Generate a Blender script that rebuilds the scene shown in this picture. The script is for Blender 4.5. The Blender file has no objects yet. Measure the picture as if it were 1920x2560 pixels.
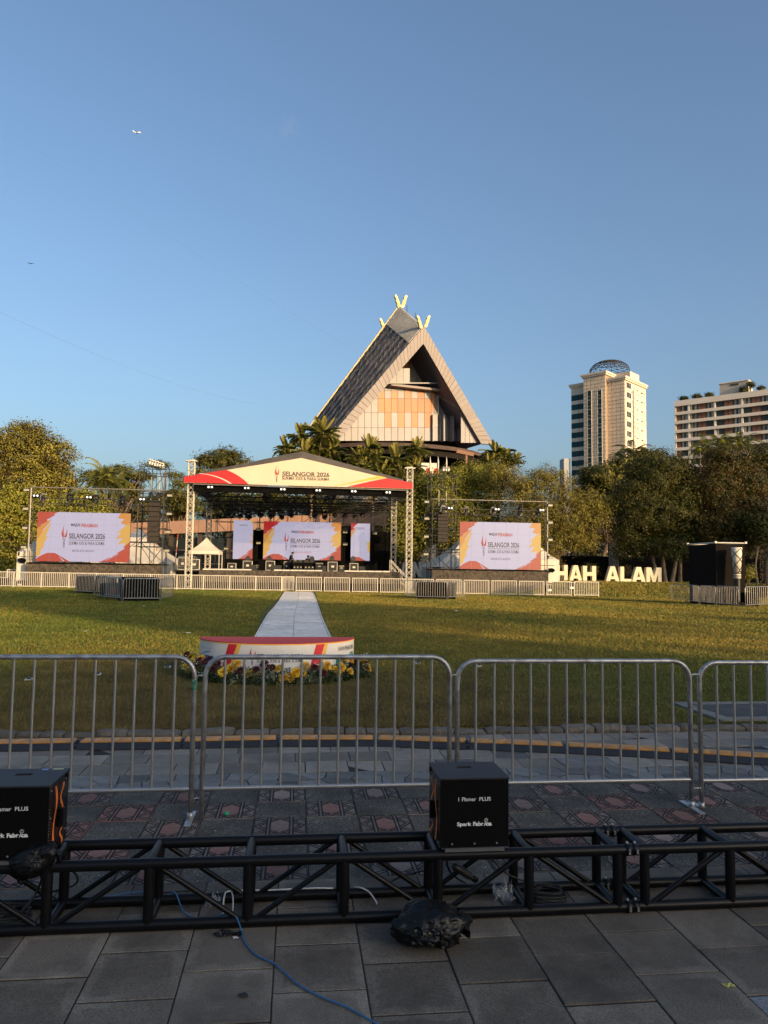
import bpy, bmesh, math, random
import numpy as np
from mathutils import Vector, Matrix, Quaternion

random.seed(7)
rng = np.random.default_rng(11)
S = bpy.context.scene
COL = S.collection
R = math.radians

# ------------------------------------------------------------------ camera
EYE = Vector((0, 0, 1.66))
YAW, PIT, ROLL, FPX = R(6.5), math.atan(145 / 1900.0), 0.0133, 1900.0
_f0 = Vector((math.sin(YAW), math.cos(YAW), 0))
_r0 = Vector((math.cos(YAW), -math.sin(YAW), 0))
_u0 = Vector((0, 0, 1))
CF = _f0 * math.cos(PIT) + _u0 * math.sin(PIT)
_u = _u0 * math.cos(PIT) - _f0 * math.sin(PIT)
CR = _r0 * math.cos(ROLL) + _u * math.sin(ROLL)
CU = _u * math.cos(ROLL) - _r0 * math.sin(ROLL)
cd = bpy.data.cameras.new('camera')
cd.sensor_fit = 'HORIZONTAL'
cd.sensor_width = 36
cd.lens = FPX / 1920 * 36
cd.clip_start = 0.05
cd.clip_end = 12000
cam = bpy.data.objects.new('camera', cd)
COL.objects.link(cam)
cam.matrix_world = Matrix((
    (CR.x, CU.x, -CF.x, EYE.x), (CR.y, CU.y, -CF.y, EYE.y), (CR.z, CU.z, -CF.z, EYE.z), (0, 0, 0, 1)))
S.camera = cam

# ------------------------------------------------------------------ light
SUN_AZ, SUN_EL = R(37), R(12)          # sun stands behind the viewer, to the right
w = bpy.data.worlds.new('World')
S.world = w
w.use_nodes = True
nt = w.node_tree
nt.nodes.clear()
sky = nt.nodes.new('ShaderNodeTexSky')
sky.sky_type = 'NISHITA'
sky.sun_disc = False
sky.sun_elevation = SUN_EL
sky.sun_rotation = math.pi - SUN_AZ
sky.altitude = 50
sky.air_density = 1.0
sky.dust_density = 5.0
sky.ozone_density = 2.6
bg = nt.nodes.new('ShaderNodeBackground')
bg.inputs['Strength'].default_value = 0.15
out = nt.nodes.new('ShaderNodeOutputWorld')
nt.links.new(sky.outputs[0], bg.inputs[0])
nt.links.new(bg.outputs[0], out.inputs[0])
sl = bpy.data.lights.new('sun', 'SUN')
sl.energy = 3.2
sl.angle = R(0.55)
sl.color = (1.0, 0.69, 0.36)
sun = bpy.data.objects.new('sun', sl)
COL.objects.link(sun)
SUNV = Vector((math.sin(SUN_AZ) * math.cos(SUN_EL), -math.cos(SUN_AZ) * math.cos(SUN_EL), math.sin(SUN_EL)))
sun.rotation_euler = SUNV.to_track_quat('Z', 'Y').to_euler()
sun.location = (20, -30, 40)
S.view_settings.view_transform = 'Standard'
S.view_settings.look = 'None'
S.view_settings.gamma = 1
S.view_settings.exposure = 0.80
S.view_settings.use_curve_mapping = False
S.cycles.use_denoising = True
S.cycles.max_bounces = 6
S.cycles.transparent_max_bounces = 8

# ------------------------------------------------------------------ placing
def ray(x, y):
    return CF + CR * ((x - 960) / FPX) + CU * ((1280 - y) / FPX)
def at(x, y, Y):
    """point of the vertical plane at depth Y that a pixel of the 1920x2560 photo shows"""
    d = ray(x, y)
    return EYE + d * (Y / d.y)
def gp(x, y, z=0.0):
    d = ray(x, y)
    return EYE + d * ((z - EYE.z) / d.z)
def onface(x, y, p0, t):
    n = Vector((t.y, -t.x, 0))
    d = ray(x, y)
    return EYE + d * ((p0 - EYE).dot(n) / d.dot(n))

# ------------------------------------------------------------------ materials
def links(m):
    return m.node_tree.nodes, m.node_tree.links
MATS = {}
def M(name, col, rough=0.6, metal=0.0, var=0.12, scale=6.0, bump=0.0, bscale=60.0, rnd=0.0, spec=0.5,
      emit=None, es=1.0, dirt=None, dscale=2.0, damt=0.5, coord='Object'):
    if name in MATS:
        return MATS[name]
    m = bpy.data.materials.new(name)
    m.use_nodes = True
    N, L = links(m)
    b = N['Principled BSDF']
    b.inputs['Roughness'].default_value = rough
    b.inputs['Metallic'].default_value = metal
    b.inputs['Specular IOR Level'].default_value = spec
    tc = N.new('ShaderNodeTexCoord')
    src = None
    rgb = N.new('ShaderNodeRGB')
    rgb.outputs[0].default_value = (*col, 1)
    cur = rgb.outputs[0]
    if var > 0:
        no = N.new('ShaderNodeTexNoise')
        no.inputs['Scale'].default_value = scale
        no.inputs['Detail'].default_value = 5
        L.new(tc.outputs[coord], no.inputs['Vector'])
        mr = N.new('ShaderNodeMapRange')
        mr.inputs[1].default_value = 0.3
        mr.inputs[2].default_value = 0.7
        mr.inputs[3].default_value = 1 - var
        mr.inputs[4].default_value = 1 + var
        L.new(no.outputs[0], mr.inputs[0])
        mx = N.new('ShaderNodeMix')
        mx.data_type = 'RGBA'
        mx.blend_type = 'MULTIPLY'
        mx.inputs[0].default_value = 1
        L.new(cur, mx.inputs[6])
        L.new(mr.outputs[0], mx.inputs[7])
        cur = mx.outputs[2]
    if rnd > 0:
        oi = N.new('ShaderNodeObjectInfo')
        mr = N.new('ShaderNodeMapRange')
        mr.inputs[3].default_value = 1 - rnd
        mr.inputs[4].default_value = 1 + rnd
        L.new(oi.outputs['Random'], mr.inputs[0])
        mx = N.new('ShaderNodeMix')
        mx.data_type = 'RGBA'
        mx.blend_type = 'MULTIPLY'
        mx.inputs[0].default_value = 1
        L.new(cur, mx.inputs[6])
        L.new(mr.outputs[0], mx.inputs[7])
        cur = mx.outputs[2]
    if dirt:
        no = N.new('ShaderNodeTexNoise')
        no.inputs['Scale'].default_value = dscale
        no.inputs['Detail'].default_value = 8
        no.inputs['Roughness'].default_value = 0.65
        L.new(tc.outputs[coord], no.inputs['Vector'])
        mr = N.new('ShaderNodeMapRange')
        mr.inputs[1].default_value = 0.5
        mr.inputs[2].default_value = 0.68
        mr.inputs[3].default_value = 0
        mr.inputs[4].default_value = damt
        L.new(no.outputs[0], mr.inputs[0])
        mx = N.new('ShaderNodeMix')
        mx.data_type = 'RGBA'
        L.new(mr.outputs[0], mx.inputs[0])
        L.new(cur, mx.inputs[6])
        mx.inputs[7].default_value = (*dirt, 1)
        cur = mx.outputs[2]
    L.new(cur, b.inputs['Base Color'])
    if bump > 0:
        no = N.new('ShaderNodeTexNoise')
        no.inputs['Scale'].default_value = bscale
        no.inputs['Detail'].default_value = 4
        L.new(tc.outputs[coord], no.inputs['Vector'])
        bp = N.new('ShaderNodeBump')
        bp.inputs['Strength'].default_value = bump
        bp.inputs['Distance'].default_value = 0.02
        L.new(no.outputs[0], bp.inputs['Height'])
        L.new(bp.outputs[0], b.inputs['Normal'])
    if emit:
        b.inputs['Emission Color'].default_value = (*emit, 1)
        b.inputs['Emission Strength'].default_value = es
    MATS[name] = m
    return m

def leafmat(name, col, trans=0.25, rough=0.55, var=0.35, scale=0.6):
    m = bpy.data.materials.new(name)
    m.use_nodes = True
    N, L = links(m)
    N.clear()
    tc = N.new('ShaderNodeTexCoord')
    no = N.new('ShaderNodeTexNoise')
    no.inputs['Scale'].default_value = scale
    no.inputs['Detail'].default_value = 6
    L.new(tc.outputs['Object'], no.inputs['Vector'])
    mr = N.new('ShaderNodeMapRange')
    mr.inputs[1].default_value = 0.3
    mr.inputs[2].default_value = 0.7
    mr.inputs[3].default_value = 1 - var
    mr.inputs[4].default_value = 1 + var
    L.new(no.outputs[0], mr.inputs[0])
    mx = N.new('ShaderNodeMix')
    mx.data_type = 'RGBA'
    mx.blend_type = 'MULTIPLY'
    mx.inputs[0].default_value = 1
    mx.inputs[6].default_value = (*col, 1)
    L.new(mr.outputs[0], mx.inputs[7])
    d = N.new('ShaderNodeBsdfPrincipled')
    d.inputs['Roughness'].default_value = rough
    d.inputs['Specular IOR Level'].default_value = 0.3
    t = N.new('ShaderNodeBsdfTranslucent')
    L.new(mx.outputs[2], d.inputs['Base Color'])
    L.new(mx.outputs[2], t.inputs[0])
    ms = N.new('ShaderNodeMixShader')
    ms.inputs[0].default_value = trans
    L.new(d.outputs[0], ms.inputs[1])
    L.new(t.outputs[0], ms.inputs[2])
    o = N.new('ShaderNodeOutputMaterial')
    L.new(ms.outputs[0], o.inputs[0])
    MATS[name] = m
    return m

# ------------------------------------------------------------------ objects
def link(o, parent=None):
    COL.objects.link(o)
    if parent is not None:
        o.parent = parent
    return o
def tag(o, label=None, cat=None, group=None, kind=None):
    if label: o['label'] = label
    if cat: o['category'] = cat
    if group: o['group'] = group
    if kind: o['kind'] = kind
    return o
def thing(name, label, cat, loc=(0, 0, 0), rz=0.0, group=None):
    o = bpy.data.objects.new(name, None)
    o.empty_display_size = 0.2
    COL.objects.link(o)
    o.location = loc
    o.rotation_euler = (0, 0, rz)
    return tag(o, label, cat, group)
def copy_tree(o, loc=None, rz=None, label=None, group=None, parent=None, scale=None):
    c = o.copy()
    COL.objects.link(c)
    if parent is not None:
        c.parent = parent
    for ch in list(o.children):
        copy_tree(ch, parent=c)
    if loc is not None: c.location = loc
    if rz is not None: c.rotation_euler = (0, 0, rz)
    if scale is not None: c.scale = scale
    if label: c['label'] = label
    if group: c['group'] = group
    return c

def frame_axes(d):
    d = d.normalized()
    a = Vector((0, 0, 1)) if abs(d.z) < 0.9 else Vector((1, 0, 0))
    u = d.cross(a).normalized()
    return u, u.cross(d).normalized()

class MB:
    """collects polygons, then becomes one mesh object"""
    def __init__(s):
        s.v, s.f, s.m, s.sm = [], [], [], []
    def add(s, vs, fs, mi=0, smooth=False):
        b = len(s.v)
        s.v += [tuple(p) for p in vs]
        for f in fs:
            s.f.append([b + i for i in f])
            s.m.append(mi)
            s.sm.append(smooth)
        return s
    def box(s, c, d, rz=0.0, mi=0, rot=None):
        x, y, z = d[0] / 2, d[1] / 2, d[2] / 2
        mat = rot if rot is not None else Matrix.Rotation(rz, 3, 'Z')
        c = Vector(c)
        vs = [c + mat @ Vector((a * x, b * y, e * z)) for e in (-1, 1) for a, b in ((-1, -1), (1, -1), (1, 1), (-1, 1))]
        return s.add(vs, [(3, 2, 1, 0), (4, 5, 6, 7), (0, 1, 5, 4), (1, 2, 6, 5), (2, 3, 7, 6), (3, 0, 4, 7)], mi)
    def box2(s, a, b, mi=0):
        return s.box([(a[i] + b[i]) / 2 for i in range(3)], [abs(b[i] - a[i]) for i in range(3)], mi=mi)
    def cbox(s, c, d, ch=0.02, mi=0, rz=0.0):
        """box with chamfered top edge"""
        x, y, z = d[0] / 2, d[1] / 2, d[2] / 2
        c = Vector(c)
        mt = Matrix.Rotation(rz, 3, 'Z')
        vs = []
        for k, e in ((0, -z), (0, z - ch), (ch, z)):
            vs += [c + mt @ Vector((a * (x - k), b * (y - k), e)) for a, b in ((-1, -1), (1, -1), (1, 1), (-1, 1))]
        fs = [(3, 2, 1, 0), (8, 9, 10, 11)]
        for l in (0, 4):
            for i in range(4):
                j = (i + 1) % 4
                fs.append((l + i, l + j, l + 4 + j, l + 4 + i))
        return s.add(vs, fs, mi)
    def tube(s, pts, r, n=8, mi=0, closed=False, smooth=True, caps=True):
        pts = [Vector(p) for p in pts]
        rr = r if hasattr(r, '__len__') else [r] * len(pts)
        vs, fs = [], []
        k = len(pts)
        u = None
        for i, p in enumerate(pts):
            if closed:
                d = pts[(i + 1) % k] - pts[i - 1]
            else:
                d = pts[min(i + 1, k - 1)] - pts[max(i - 1, 0)]
            if d.length < 1e-9: d = Vector((0, 0, 1))
            d.normalize()
            if u is None:
                u, v = frame_axes(d)
            else:
                u = (u - d * u.dot(d))
                u = u.normalized() if u.length > 1e-6 else frame_axes(d)[0]
                v = u.cross(d).normalized()
            for j in range(n):
                a = 2 * math.pi * j / n
                vs.append(p + (u * math.cos(a) + v * math.sin(a)) * rr[i])
        for i in range(k if closed else k - 1):
            for j in range(n):
                a, b = i * n, ((i + 1) % k) * n
                fs.append((a + j, b + j, b + (j + 1) % n, a + (j + 1) % n))
        s.add(vs, fs, mi, smooth)
        if caps and not closed:
            b = len(s.v) - n * k
            s.f.append([b + j for j in range(n)]); s.m.append(mi); s.sm.append(False)
            s.f.append([b + (k - 1) * n + j for j in reversed(range(n))]); s.m.append(mi); s.sm.append(False)
        return s
    def lathe(s, prof, n=16, mi=0, c=(0, 0, 0), smooth=True, axis=None):
        c = Vector(c)
        mt = axis if axis is not None else Matrix.Identity(3)
        vs, fs = [], []
        for r, z in prof:
            for j in range(n):
                a = 2 * math.pi * j / n
                vs.append(c + mt @ Vector((r * math.cos(a), r * math.sin(a), z)))
        for i in range(len(prof) - 1):
            for j in range(n):
                fs.append((i * n + j, i * n + (j + 1) % n, (i + 1) * n + (j + 1) % n, (i + 1) * n + j))
        return s.add(vs, fs, mi, smooth)
    def poly(s, pts, thick=0.0, nrm=None, mi=0):
        """flat polygon, optionally thickened along nrm"""
        pts = [Vector(p) for p in pts]
        n = len(pts)
        if thick == 0:
            return s.add(pts, [tuple(range(n))], mi)
        nv = Vector(nrm).normalized() * thick
        vs = pts + [p + nv for p in pts]
        fs = [tuple(reversed(range(n))), tuple(range(n, 2 * n))]
        for i in range(n):
            j = (i + 1) % n
            fs.append((i, j, n + j, n + i))
        return s.add(vs, fs, mi)
    def build(s, name, mats, parent=None, loc=None, fix=False):
        me = bpy.data.meshes.new(name)
        me.from_pydata(s.v, [], s.f)
        for m in (mats if isinstance(mats, (list, tuple)) else [mats]):
            me.materials.append(m)
        me.polygons.foreach_set('material_index', s.m)
        me.polygons.foreach_set('use_smooth', s.sm)
        if fix:
            bm = bmesh.new(); bm.from_mesh(me)
            bmesh.ops.recalc_face_normals(bm, faces=bm.faces)
            bm.to_mesh(me); bm.free()
        me.update()
        o = bpy.data.objects.new(name, me)
        link(o, parent)
        if loc is not None: o.location = loc
        return o

def obj(name, me, parent=None, loc=(0, 0, 0), rot=(0, 0, 0), scale=(1, 1, 1)):
    o = bpy.data.objects.new(name, me)
    link(o, parent)
    o.location = loc
    o.rotation_euler = rot
    o.scale = scale
    return o

_unit = {}
def strut(name, p0, p1, r, mat, parent=None, n=8, square=False):
    """straight tube or bar between two points; every strut of a material shares one mesh"""
    key = (mat.name, n, square)
    if key not in _unit:
        mb = MB()
        if square:
            mb.box((0, 0, 0.5), (2, 2, 1))
        else:
            mb.tube([(0, 0, 0), (0, 0, 1)], 1, n)
        o = mb.build('tube_mesh', mat)
        me = o.data
        bpy.data.objects.remove(o)
        _unit[key] = me
    p0, p1 = Vector(p0), Vector(p1)
    d = p1 - p0
    o = bpy.data.objects.new(name, _unit[key])
    link(o, parent)
    o.location = p0
    o.rotation_mode = 'QUATERNION'
    o.rotation_quaternion = d.to_track_quat('Z', 'Y')
    o.scale = (r, r, d.length)
    return o

# ------------------------------------------------------------------ lettering
_txt = {}
def text_mesh(s, bold=0.0, res=3, shear=0.0, sp=1.0):
    key = (s, bold, res, shear, sp)
    if key in _txt: return _txt[key]
    c = bpy.data.curves.new('lettering', 'FONT')
    c.body = s
    c.size = 1
    c.resolution_u = res
    c.offset = bold
    c.shear = shear
    c.space_character = sp
    c.fill_mode = 'FRONT'
    o = bpy.data.objects.new('lettering', c)
    COL.objects.link(o)
    me = bpy.data.meshes.new_from_object(o.evaluated_get(bpy.context.evaluated_depsgraph_get()))
    bpy.data.objects.remove(o)
    n = len(me.vertices)
    co = np.empty(n * 3, 'f')
    me.vertices.foreach_get('co', co)
    co = co.reshape(-1, 3)
    fs = [tuple(p.vertices) for p in me.polygons]
    lo, hi = co.min(0), co.max(0)
    co = co - np.array([lo[0], lo[1], 0])
    _txt[key] = (co, fs, hi[0] - lo[0], hi[1] - lo[1])
    return _txt[key]
def lettering(s, mat, parent, c, wdt, hgt, u=(1, 0, 0), v=(0, 0, 1), bold=0.02, bend=None, name='lettering', shear=0, sp=1.0, res=3):
    """flat print fitted into a box of width wdt and height hgt centred on c; u right, v up"""
    co, fs, W, H = text_mesh(s, bold, res, shear, sp)
    u, v, c = Vector(u), Vector(v), Vector(c)
    mb = MB()
    vs = []
    for x, y, _ in co:
        a, b = (x / W - 0.5) * wdt, (y / H - 0.5) * hgt
        vs.append(bend(a, b) if bend else c + u * a + v * b)
    mb.add(vs, fs)
    return mb.build(name, mat, parent)

ORD = ['first', 'second', 'third', 'fourth', 'fifth', 'sixth', 'seventh', 'eighth', 'ninth', 'tenth', 'eleventh', 'twelfth',
       'thirteenth', 'fourteenth', 'fifteenth', 'sixteenth']
def smooth01(t):
    t = max(0.0, min(1.0, t))
    return t * t * (3 - 2 * t)
def lawn_z(x, y):
    z = 0.03 - 0.0055 * x * smooth01((y - 25) / 25)
    z += 1.0 * smooth01((y - 51.5) / 11) * smooth01((x - 17) / 5)
    return z
# ------------------------------------------------------------------ base materials
def slab_material(name, base, edge, dark):
    m = bpy.data.materials.new(name)
    m.use_nodes = True
    N, L = links(m)
    b = N['Principled BSDF']
    b.inputs['Roughness'].default_value = 0.72
    b.inputs['Specular IOR Level'].default_value = 0.12
    tc = N.new('ShaderNodeTexCoord')
    geo = N.new('ShaderNodeNewGeometry')
    oi = N.new('ShaderNodeObjectInfo')
    # distance of a point from the slab's own rim, ragged by noise: rims are worn paler
    sx = N.new('ShaderNodeSeparateXYZ')
    L.new(tc.outputs['Generated'], sx.inputs[0])
    def pp(sock):
        a = N.new('ShaderNodeMath'); a.operation = 'PINGPONG'; a.inputs[1].default_value = 0.5
        L.new(sock, a.inputs[0]); return a.outputs[0]
    mn = N.new('ShaderNodeMath'); mn.operation = 'MINIMUM'
    L.new(pp(sx.outputs[0]), mn.inputs[0]); L.new(pp(sx.outputs[1]), mn.inputs[1])
    n1 = N.new('ShaderNodeTexNoise'); n1.inputs['Scale'].default_value = 9; n1.inputs['Detail'].default_value = 7
    n1.inputs['Roughness'].default_value = 0.7
    L.new(geo.outputs['Position'], n1.inputs['Vector'])
    ad = N.new('ShaderNodeMath'); ad.operation = 'MULTIPLY_ADD'; ad.inputs[1].default_value = 0.34; ad.inputs[2].default_value = -0.17
    L.new(n1.outputs[0], ad.inputs[0])
    sm = N.new('ShaderNodeMath'); sm.operation = 'ADD'
    L.new(mn.outputs[0], sm.inputs[0]); L.new(ad.outputs[0], sm.inputs[1])
    mr = N.new('ShaderNodeMapRange'); mr.inputs[1].default_value = 0.06; mr.inputs[2].default_value = 0.13
    L.new(sm.outputs[0], mr.inputs[0])
    n0 = N.new('ShaderNodeTexNoise'); n0.inputs['Scale'].default_value = 1.3; n0.inputs['Detail'].default_value = 3
    L.new(geo.outputs['Position'], n0.inputs['Vector'])
    m0 = N.new('ShaderNodeMapRange'); m0.inputs[1].default_value = 0.42; m0.inputs[2].default_value = 0.58
    m0.inputs[3].default_value = 0.25; m0.inputs[4].default_value = 1
    L.new(n0.outputs[0], m0.inputs[0])
    mxx = N.new('ShaderNodeMath'); mxx.operation = 'MAXIMUM'
    L.new(mr.outputs[0], mxx.inputs[0]); L.new(m0.outputs[0], mxx.inputs[1])
    mx = N.new('ShaderNodeMix'); mx.data_type = 'RGBA'
    mx.inputs[6].default_value = (*edge, 1); mx.inputs[7].default_value = (*base, 1)
    L.new(mxx.outputs[0], mx.inputs[0])
    # grain and stains
    n2 = N.new('ShaderNodeTexNoise'); n2.inputs['Scale'].default_value = 170; n2.inputs['Detail'].default_value = 3
    L.new(geo.outputs['Position'], n2.inputs['Vector'])
    m2 = N.new('ShaderNodeMapRange'); m2.inputs[1].default_value = 0.3; m2.inputs[2].default_value = 0.7
    m2.inputs[3].default_value = 0.6; m2.inputs[4].default_value = 1.45
    L.new(n2.outputs[0], m2.inputs[0])
    x2 = N.new('ShaderNodeMix'); x2.data_type = 'RGBA'; x2.blend_type = 'MULTIPLY'; x2.inputs[0].default_value = 1
    L.new(mx.outputs[2], x2.inputs[6]); L.new(m2.outputs[0], x2.inputs[7])
    n3 = N.new('ShaderNodeTexNoise'); n3.inputs['Scale'].default_value = 2.3; n3.inputs['Detail'].default_value = 9
    n3.inputs['Roughness'].default_value = 0.7
    L.new(geo.outputs['Position'], n3.inputs['Vector'])
    m3 = N.new('ShaderNodeMapRange'); m3.inputs[1].default_value = 0.44; m3.inputs[2].default_value = 0.66; m3.inputs[4].default_value = 0.9
    L.new(n3.outputs[0], m3.inputs[0])
    x3 = N.new('ShaderNodeMix'); x3.data_type = 'RGBA'; x3.inputs[7].default_value = (*dark, 1)
    L.new(m3.outputs[0], x3.inputs[0]); L.new(x2.outputs[2], x3.inputs[6])
    # pale scuffs and dried splashes
    n5 = N.new('ShaderNodeTexNoise'); n5.inputs['Scale'].default_value = 6.5; n5.inputs['Detail'].default_value = 10
    n5.inputs['Roughness'].default_value = 0.8; n5.inputs['Distortion'].default_value = 1.5
    L.new(geo.outputs['Position'], n5.inputs['Vector'])
    m5 = N.new('ShaderNodeMapRange'); m5.inputs[1].default_value = 0.63; m5.inputs[2].default_value = 0.74; m5.inputs[4].default_value = 0.5
    L.new(n5.outputs[0], m5.inputs[0])
    x5 = N.new('ShaderNodeMix'); x5.data_type = 'RGBA'; x5.inputs[7].default_value = (edge[0] * 1.9, edge[1] * 1.9, edge[2] * 1.9, 1)
    L.new(m5.outputs[0], x5.inputs[0]); L.new(x3.outputs[2], x5.inputs[6])
    x3 = x5
    m4 = N.new('ShaderNodeMapRange'); m4.inputs[3].default_value = 0.76; m4.inputs[4].default_value = 1.42
    L.new(oi.outputs['Random'], m4.inputs[0])
    x4 = N.new('ShaderNodeMix'); x4.data_type = 'RGBA'; x4.blend_type = 'MULTIPLY'; x4.inputs[0].default_value = 1
    L.new(x3.outputs[2], x4.inputs[6]); L.new(m4.outputs[0], x4.inputs[7])
    L.new(x4.outputs[2], b.inputs['Base Color'])
    bp = N.new('ShaderNodeBump'); bp.inputs['Strength'].default_value = 0.5; bp.inputs['Distance'].default_value = 0.004
    L.new(n2.outputs[0], bp.inputs['Height']); L.new(bp.outputs[0], b.inputs['Normal'])
    MATS[name] = m
    return m

m_slab = slab_material('grey_paving', (0.126, 0.107, 0.086), (0.19, 0.163, 0.132), (0.070, 0.059, 0.048))
m_slab2 = slab_material('weathered_paving', (0.19, 0.168, 0.142), (0.22, 0.195, 0.165), (0.13, 0.115, 0.10))
m_slabl = slab_material('pale_paving', (0.21, 0.225, 0.25), (0.23, 0.24, 0.26), (0.17, 0.18, 0.2))
m_mortar = M('mortar', (0.012, 0.011, 0.010), 0.95, var=0.3, scale=20)
m_crazy = M('slate_stone', (0.155, 0.155, 0.150), 0.7, spec=0.15, var=0.3, scale=6, bump=0.4, bscale=30, rnd=0.4, dirt=(0.06, 0.06, 0.06), coord='Object')
m_kerb = M('kerb_stone', (0.12, 0.10, 0.078), 0.9, var=0.35, scale=9, bump=1.0, bscale=25, rnd=0.25, dirt=(0.03, 0.032, 0.02), dscale=5)
m_tile_g = M('tile_grey', (0.175, 0.140, 0.12), 0.75, spec=0.15, var=0.3, scale=18, bump=0.3, bscale=120, rnd=0.25, dirt=(0.05, 0.048, 0.045), dscale=7)
m_tile_r = M('tile_red', (0.22, 0.118, 0.096), 0.75, spec=0.15, var=0.3, scale=16, bump=0.3, bscale=120, rnd=0.3, dirt=(0.09, 0.06, 0.055), dscale=9)
m_tile_p = M('tile_faded', (0.24, 0.172, 0.145), 0.75, spec=0.15, var=0.3, scale=16, bump=0.3, bscale=120, rnd=0.25, dirt=(0.09, 0.08, 0.075), dscale=9)
m_groove = M('tile_groove', (0.014, 0.012, 0.012), 0.95, var=0.2)

def pebble_material():
    m = bpy.data.materials.new('pebble_wash')
    m.use_nodes = True
    N, L = links(m)
    b = N['Principled BSDF']
    b.inputs['Roughness'].default_value = 0.7
    b.inputs['Specular IOR Level'].default_value = 0.2
    geo = N.new('ShaderNodeNewGeometry')
    v = N.new('ShaderNodeTexVoronoi'); v.inputs['Scale'].default_value = 95
    L.new(geo.outputs['Position'], v.inputs['Vector'])
    r = N.new('ShaderNodeValToRGB')
    r.color_ramp.elements[0].color = (0.11, 0.096, 0.078, 1)
    r.color_ramp.elements[1].position = 0.9
    r.color_ramp.elements[1].color = (0.21, 0.185, 0.15, 1)
    e = r.color_ramp.elements.new(0.97); e.color = (0.60, 0.55, 0.45, 1)
    L.new(v.outputs['Color'], r.inputs[0])
    d = N.new('ShaderNodeMapRange'); d.inputs[1].default_value = 0.1; d.inputs[2].default_value = 0.5
    d.inputs[3].default_value = 1.15; d.inputs[4].default_value = 0.35
    L.new(v.outputs['Distance'], d.inputs[0])
    x = N.new('ShaderNodeMix'); x.data_type = 'RGBA'; x.blend_type = 'MULTIPLY'; x.inputs[0].default_value = 1
    L.new(r.outputs[0], x.inputs[6]); L.new(d.outputs[0], x.inputs[7])
    n3 = N.new('ShaderNodeTexNoise'); n3.inputs['Scale'].default_value = 3; n3.inputs['Detail'].default_value = 6
    L.new(geo.outputs['Position'], n3.inputs['Vector'])
    m3 = N.new('ShaderNodeMapRange'); m3.inputs[1].default_value = 0.3; m3.inputs[2].default_value = 0.7
    m3.inputs[3].default_value = 0.55; m3.inputs[4].default_value = 1.45
    L.new(n3.outputs[0], m3.inputs[0])
    x4 = N.new('ShaderNodeMix'); x4.data_type = 'RGBA'; x4.blend_type = 'MULTIPLY'; x4.inputs[0].default_value = 1
    L.new(x.outputs[2], x4.inputs[6]); L.new(m3.outputs[0], x4.inputs[7])
    L.new(x4.outputs[2], b.inputs['Base Color'])
    bp = N.new('ShaderNodeBump'); bp.inputs['Strength'].default_value = 0.8; bp.inputs['Distance'].default_value = 0.004; bp.invert = True
    L.new(v.outputs['Distance'], bp.inputs['Height']); L.new(bp.outputs[0], b.inputs['Normal'])
    return m
m_pebble = pebble_material()

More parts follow.
